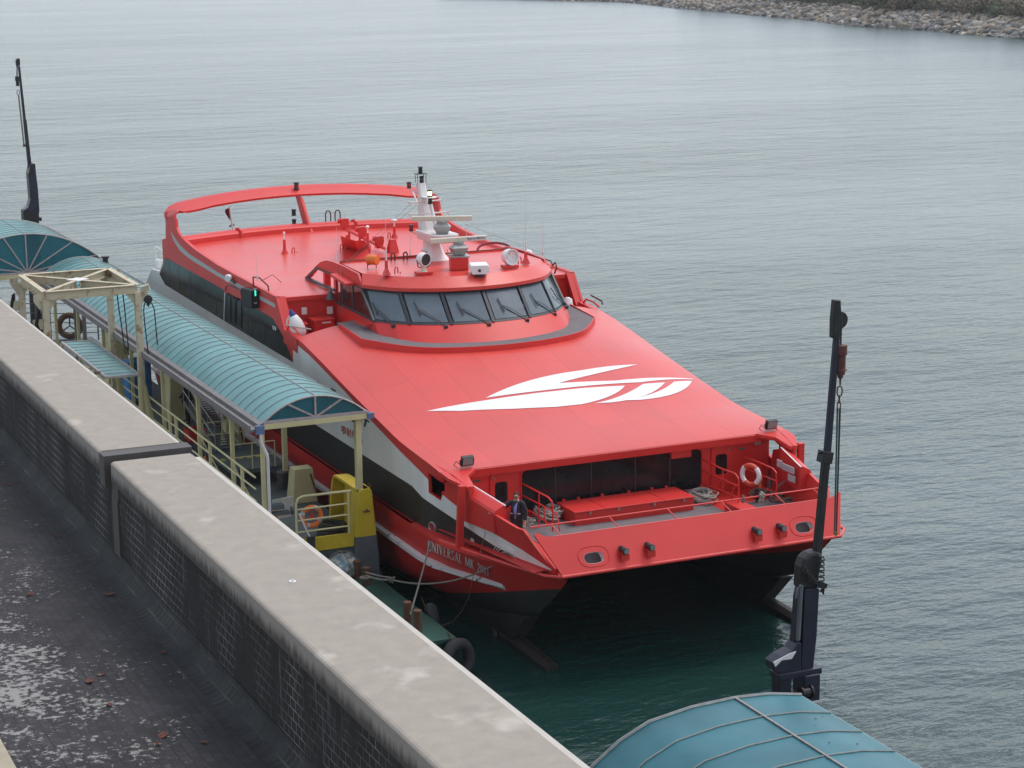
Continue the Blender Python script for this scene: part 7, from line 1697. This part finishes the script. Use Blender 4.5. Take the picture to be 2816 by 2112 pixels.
def person(label, base, yaw, arms, height=1.75, glasses=True, lean=0.0, shirt=True):
    T = thing('person', label, 'person', base); k = height/1.75
    M4 = Matrix.Rotation(yaw, 4, 'Z') @ Matrix.Scale(k, 4)
    J = {'pelvis': (0, 0, .95), 'waist': (0, .0, 1.08), 'chest': (0, -.01+lean*.3, 1.28), 'neck0': (0, -.01+lean*.5, 1.44), 'neck': (0, .01+lean*.55, 1.51), 'head': (0, .03+lean*.6, 1.61), 'crown': (0, .02+lean*.6, 1.69)}
    E_ = [('pelvis', 'waist'), ('waist', 'chest'), ('chest', 'neck0'), ('neck0', 'neck'), ('neck', 'head'), ('head', 'crown')]
    r_ = {'pelvis': (.15, .11), 'waist': (.135, .10), 'chest': (.16, .11), 'neck0': (.10, .08), 'neck': .055, 'head': (.078, .095), 'crown': (.070, .082)}
    J['nose'] = (0, .135+lean*.6, 1.60); E_.append(('head', 'nose')); r_['nose'] = .012
    J['chin'] = (0, .085+lean*.6, 1.545); E_.append(('head', 'chin')); r_['chin'] = .03
    for s_, S_ in ((-1, 'L'), (1, 'R')):
        sh, el, wr, hd = arms[S_]
        J['sh'+S_] = sh; J['el'+S_] = el; J['wr'+S_] = wr; J['pm'+S_] = hd
        E_ += [('chest' if False else 'neck0', 'sh'+S_), ('sh'+S_, 'el'+S_), ('el'+S_, 'wr'+S_), ('wr'+S_, 'pm'+S_)]
        r_.update({'sh'+S_: .062, 'el'+S_: .045, 'wr'+S_: (.030, .024), 'pm'+S_: (.036, .018)})
        d = (Vector(hd)-Vector(wr)).normalized(); side = d.cross(Vector((0, 0, 1)));
        if side.length < .1: side = d.cross(Vector((0, 1, 0)))
        side.normalize(); bend = d.cross(side)
        for f, (off, ln) in enumerate(((-.030, .070), (-.010, .080), (.010, .075), (.030, .058))):
            a = 'f%d%s' % (f, S_); b_ = 'g%d%s' % (f, S_); c_ = 'h%d%s' % (f, S_)
            J[a] = tuple(Vector(hd)+side*off+d*.03); J[b_] = tuple(Vector(hd)+side*off*1.1+d*(.03+ln*.55)-bend*.012); J[c_] = tuple(Vector(hd)+side*off*1.1+d*(.03+ln*.9)-bend*.035)
            E_ += [('pm'+S_, a), (a, b_), (b_, c_)]; r_.update({a: .0095, b_: .0085, c_: .0075})
        J['t0'+S_] = tuple(Vector(wr).lerp(Vector(hd), .5)-side*.035*s_); J['t1'+S_] = tuple(Vector(hd)-side*.055*s_+d*.015); E_ += [('wr'+S_, 't0'+S_), ('t0'+S_, 't1'+S_)]; r_.update({'t0'+S_: .011, 't1'+S_: .009})
        J['hip'+S_] = (s_*.09, 0, .90); J['kn'+S_] = (s_*.10, .015, .50); J['an'+S_] = (s_*.11, -.01, .09); J['to'+S_] = (s_*.125, .15, .045)
        E_ += [('pelvis', 'hip'+S_), ('hip'+S_, 'kn'+S_), ('kn'+S_, 'an'+S_), ('an'+S_, 'to'+S_)]; r_.update({'hip'+S_: .09, 'kn'+S_: .058, 'an'+S_: .042, 'to'+S_: (.045, .035)})
    B4 = Matrix.Identity(4)
    body = skinned('body', J, E_, r_, M_skin, T, M4)
    # jacket over torso and arms, trousers over the legs
    jj = {n: J[n] for n in ('pelvis', 'waist', 'chest', 'neck0')}; je = [('pelvis', 'waist'), ('waist', 'chest'), ('chest', 'neck0')]; jr = {'pelvis': (.185, .145), 'waist': (.18, .14), 'chest': (.195, .145), 'neck0': (.105, .09)}
    for S_ in 'LR':
        wr2 = tuple(Vector(J['el'+S_]).lerp(Vector(J['wr'+S_]), .93)); jj.update({'sh'+S_: J['sh'+S_], 'el'+S_: J['el'+S_], 'cf'+S_: wr2}); je += [('neck0', 'sh'+S_), ('sh'+S_, 'el'+S_), ('el'+S_, 'cf'+S_)]; jr.update({'sh'+S_: .085, 'el'+S_: .066, 'cf'+S_: .048})
    jj['hem'] = (0, 0, .84); je.append(('pelvis', 'hem')); jr['hem'] = (.185, .14)
    skinned('jacket', jj, je, jr, M_cloth, T, M4)
    tj = {'pelvis': J['pelvis']}; te = []; tr = {'pelvis': (.165, .125)}
    for S_ in 'LR': tj.update({'hip'+S_: J['hip'+S_], 'kn'+S_: J['kn'+S_], 'an'+S_: J['an'+S_]}); te += [('pelvis', 'hip'+S_), ('hip'+S_, 'kn'+S_), ('kn'+S_, 'an'+S_)]; tr.update({'hip'+S_: .105, 'kn'+S_: .075, 'an'+S_: .062})
    skinned('trousers', tj, te, tr, M_trous, T, M4)
    b3 = Vector(base); loc = lambda p: b3+(M4 @ Vector(p))
    for s_ in (-1, 1): g = MB(); g.lathe(loc((s_*.12, -.05, .045)), (M4.to_3x3() @ Vector((0, 1, 0))), [(.0, -.02), (.045, 0), (.05, .12), (.04, .24), (.0, .27)], 10); g.build('shoe', M_dkmetal, T, smooth=True)
    hy = J['head'][1]
    g = MB(); n_ = 12; rows = []
    for i in range(6):
        ph = -.10+i/5*1.67; rr = math.cos(ph); rows.append([loc((.092*rr*math.cos(t)*1.0, hy-.012+.108*rr*math.sin(t)-(.02 if math.sin(t) > 0 and i < 3 else 0)*(3-i)*1.2, 1.648+.082*math.sin(ph)-(0 if math.sin(t) > .2 else .045*(1-i/5)))) for t in [2*math.pi*q/n_ for q in range(n_)]])
    g.grid(rows, closed=True); g.poly(rows[-1]); g.build('hair', M_hair, T, smooth=True)
    if glasses:
        g = MB(); g.tube([loc(p) for p in ((-.078, hy+.02, 1.625), (-.072, hy+.10, 1.622), (-.05, hy+.112, 1.622), (0, hy+.118, 1.624), (.05, hy+.112, 1.622), (.072, hy+.10, 1.622), (.078, hy+.02, 1.625))], .006*k, 5)
        for s_ in (-1, 1): g.obox(loc((s_*.034, hy+.112, 1.612)), M4.to_3x3() @ Vector((.024, 0, 0)), M4.to_3x3() @ Vector((0, .004, 0)), Vector((0, 0, .014)))
        g.build('glasses', M_dkmetal, T)
    g = MB()
    for s_ in (-1, 1): g.obox(loc((s_*.081, hy+.0, 1.60)), M4.to_3x3() @ Vector((.008, 0, 0)), M4.to_3x3() @ Vector((0, .018, 0)), Vector((0, 0, .028)))
    g.build('ear', M_skin, T, bevel=.006)
    if shirt:
        g = MB(); rows = []
        for z, w_, y in ((.98, .022, .166), (1.08, .028, .162), (1.18, .036, .160), (1.28, .048, .158), (1.36, .055, .135), (1.43, .055, .105), (1.47, .045, .075)): rows.append([loc((-w_, y, z)), loc((0, y+.012, z)), loc((w_, y, z))])
        g.grid(rows); g.build('shirt', M_shirt, T, solid=.008, smooth=True)
        g = MB()
        for s_ in (-1, 1): g.obox(loc((s_*.11, .150, 1.13)), M4.to_3x3() @ Vector((.045, -.012*s_, 0)), M4.to_3x3() @ Vector((0, .006, 0)), Vector((0, 0, .014)))
        g.build('reflective_strip', M_reflect, T)
    return T
# ship's officer behind the left bulwark, facing the pontoon corner, right arm out on the rail
ph = at(1420, 1352, 'v', 51.1)
person('man in dark jacket and blue shirt with glasses, standing on the ferry bow deck', (ph.x, 51.1, DZ+.0), R(135)+R(5),
       {'L': ((-.19, 0, 1.40), (-.27, .0, 1.14), (-.27, .10, .90), (-.27, .14, .83)), 'R': ((.19, 0, 1.40), (.40, .12, 1.24), (.58, .24, 1.16), (.65, .29, 1.14))}, height=1.74)
p = at(525, 1165, 'z', PD)
person('dark clothed figure with its head hidden by the canopy gutter beside a yellow fender tower', (p.x-.1, p.y, PD), R(60),
       {'L': ((-.20, 0, 1.40), (-.26, .12, 1.14), (-.16, .28, 1.02), (-.12, .34, 1.00)), 'R': ((.20, 0, 1.40), (.27, .1, 1.14), (.18, .28, 1.02), (.14, .34, 1.0))}, height=1.78, glasses=False, shirt=False)
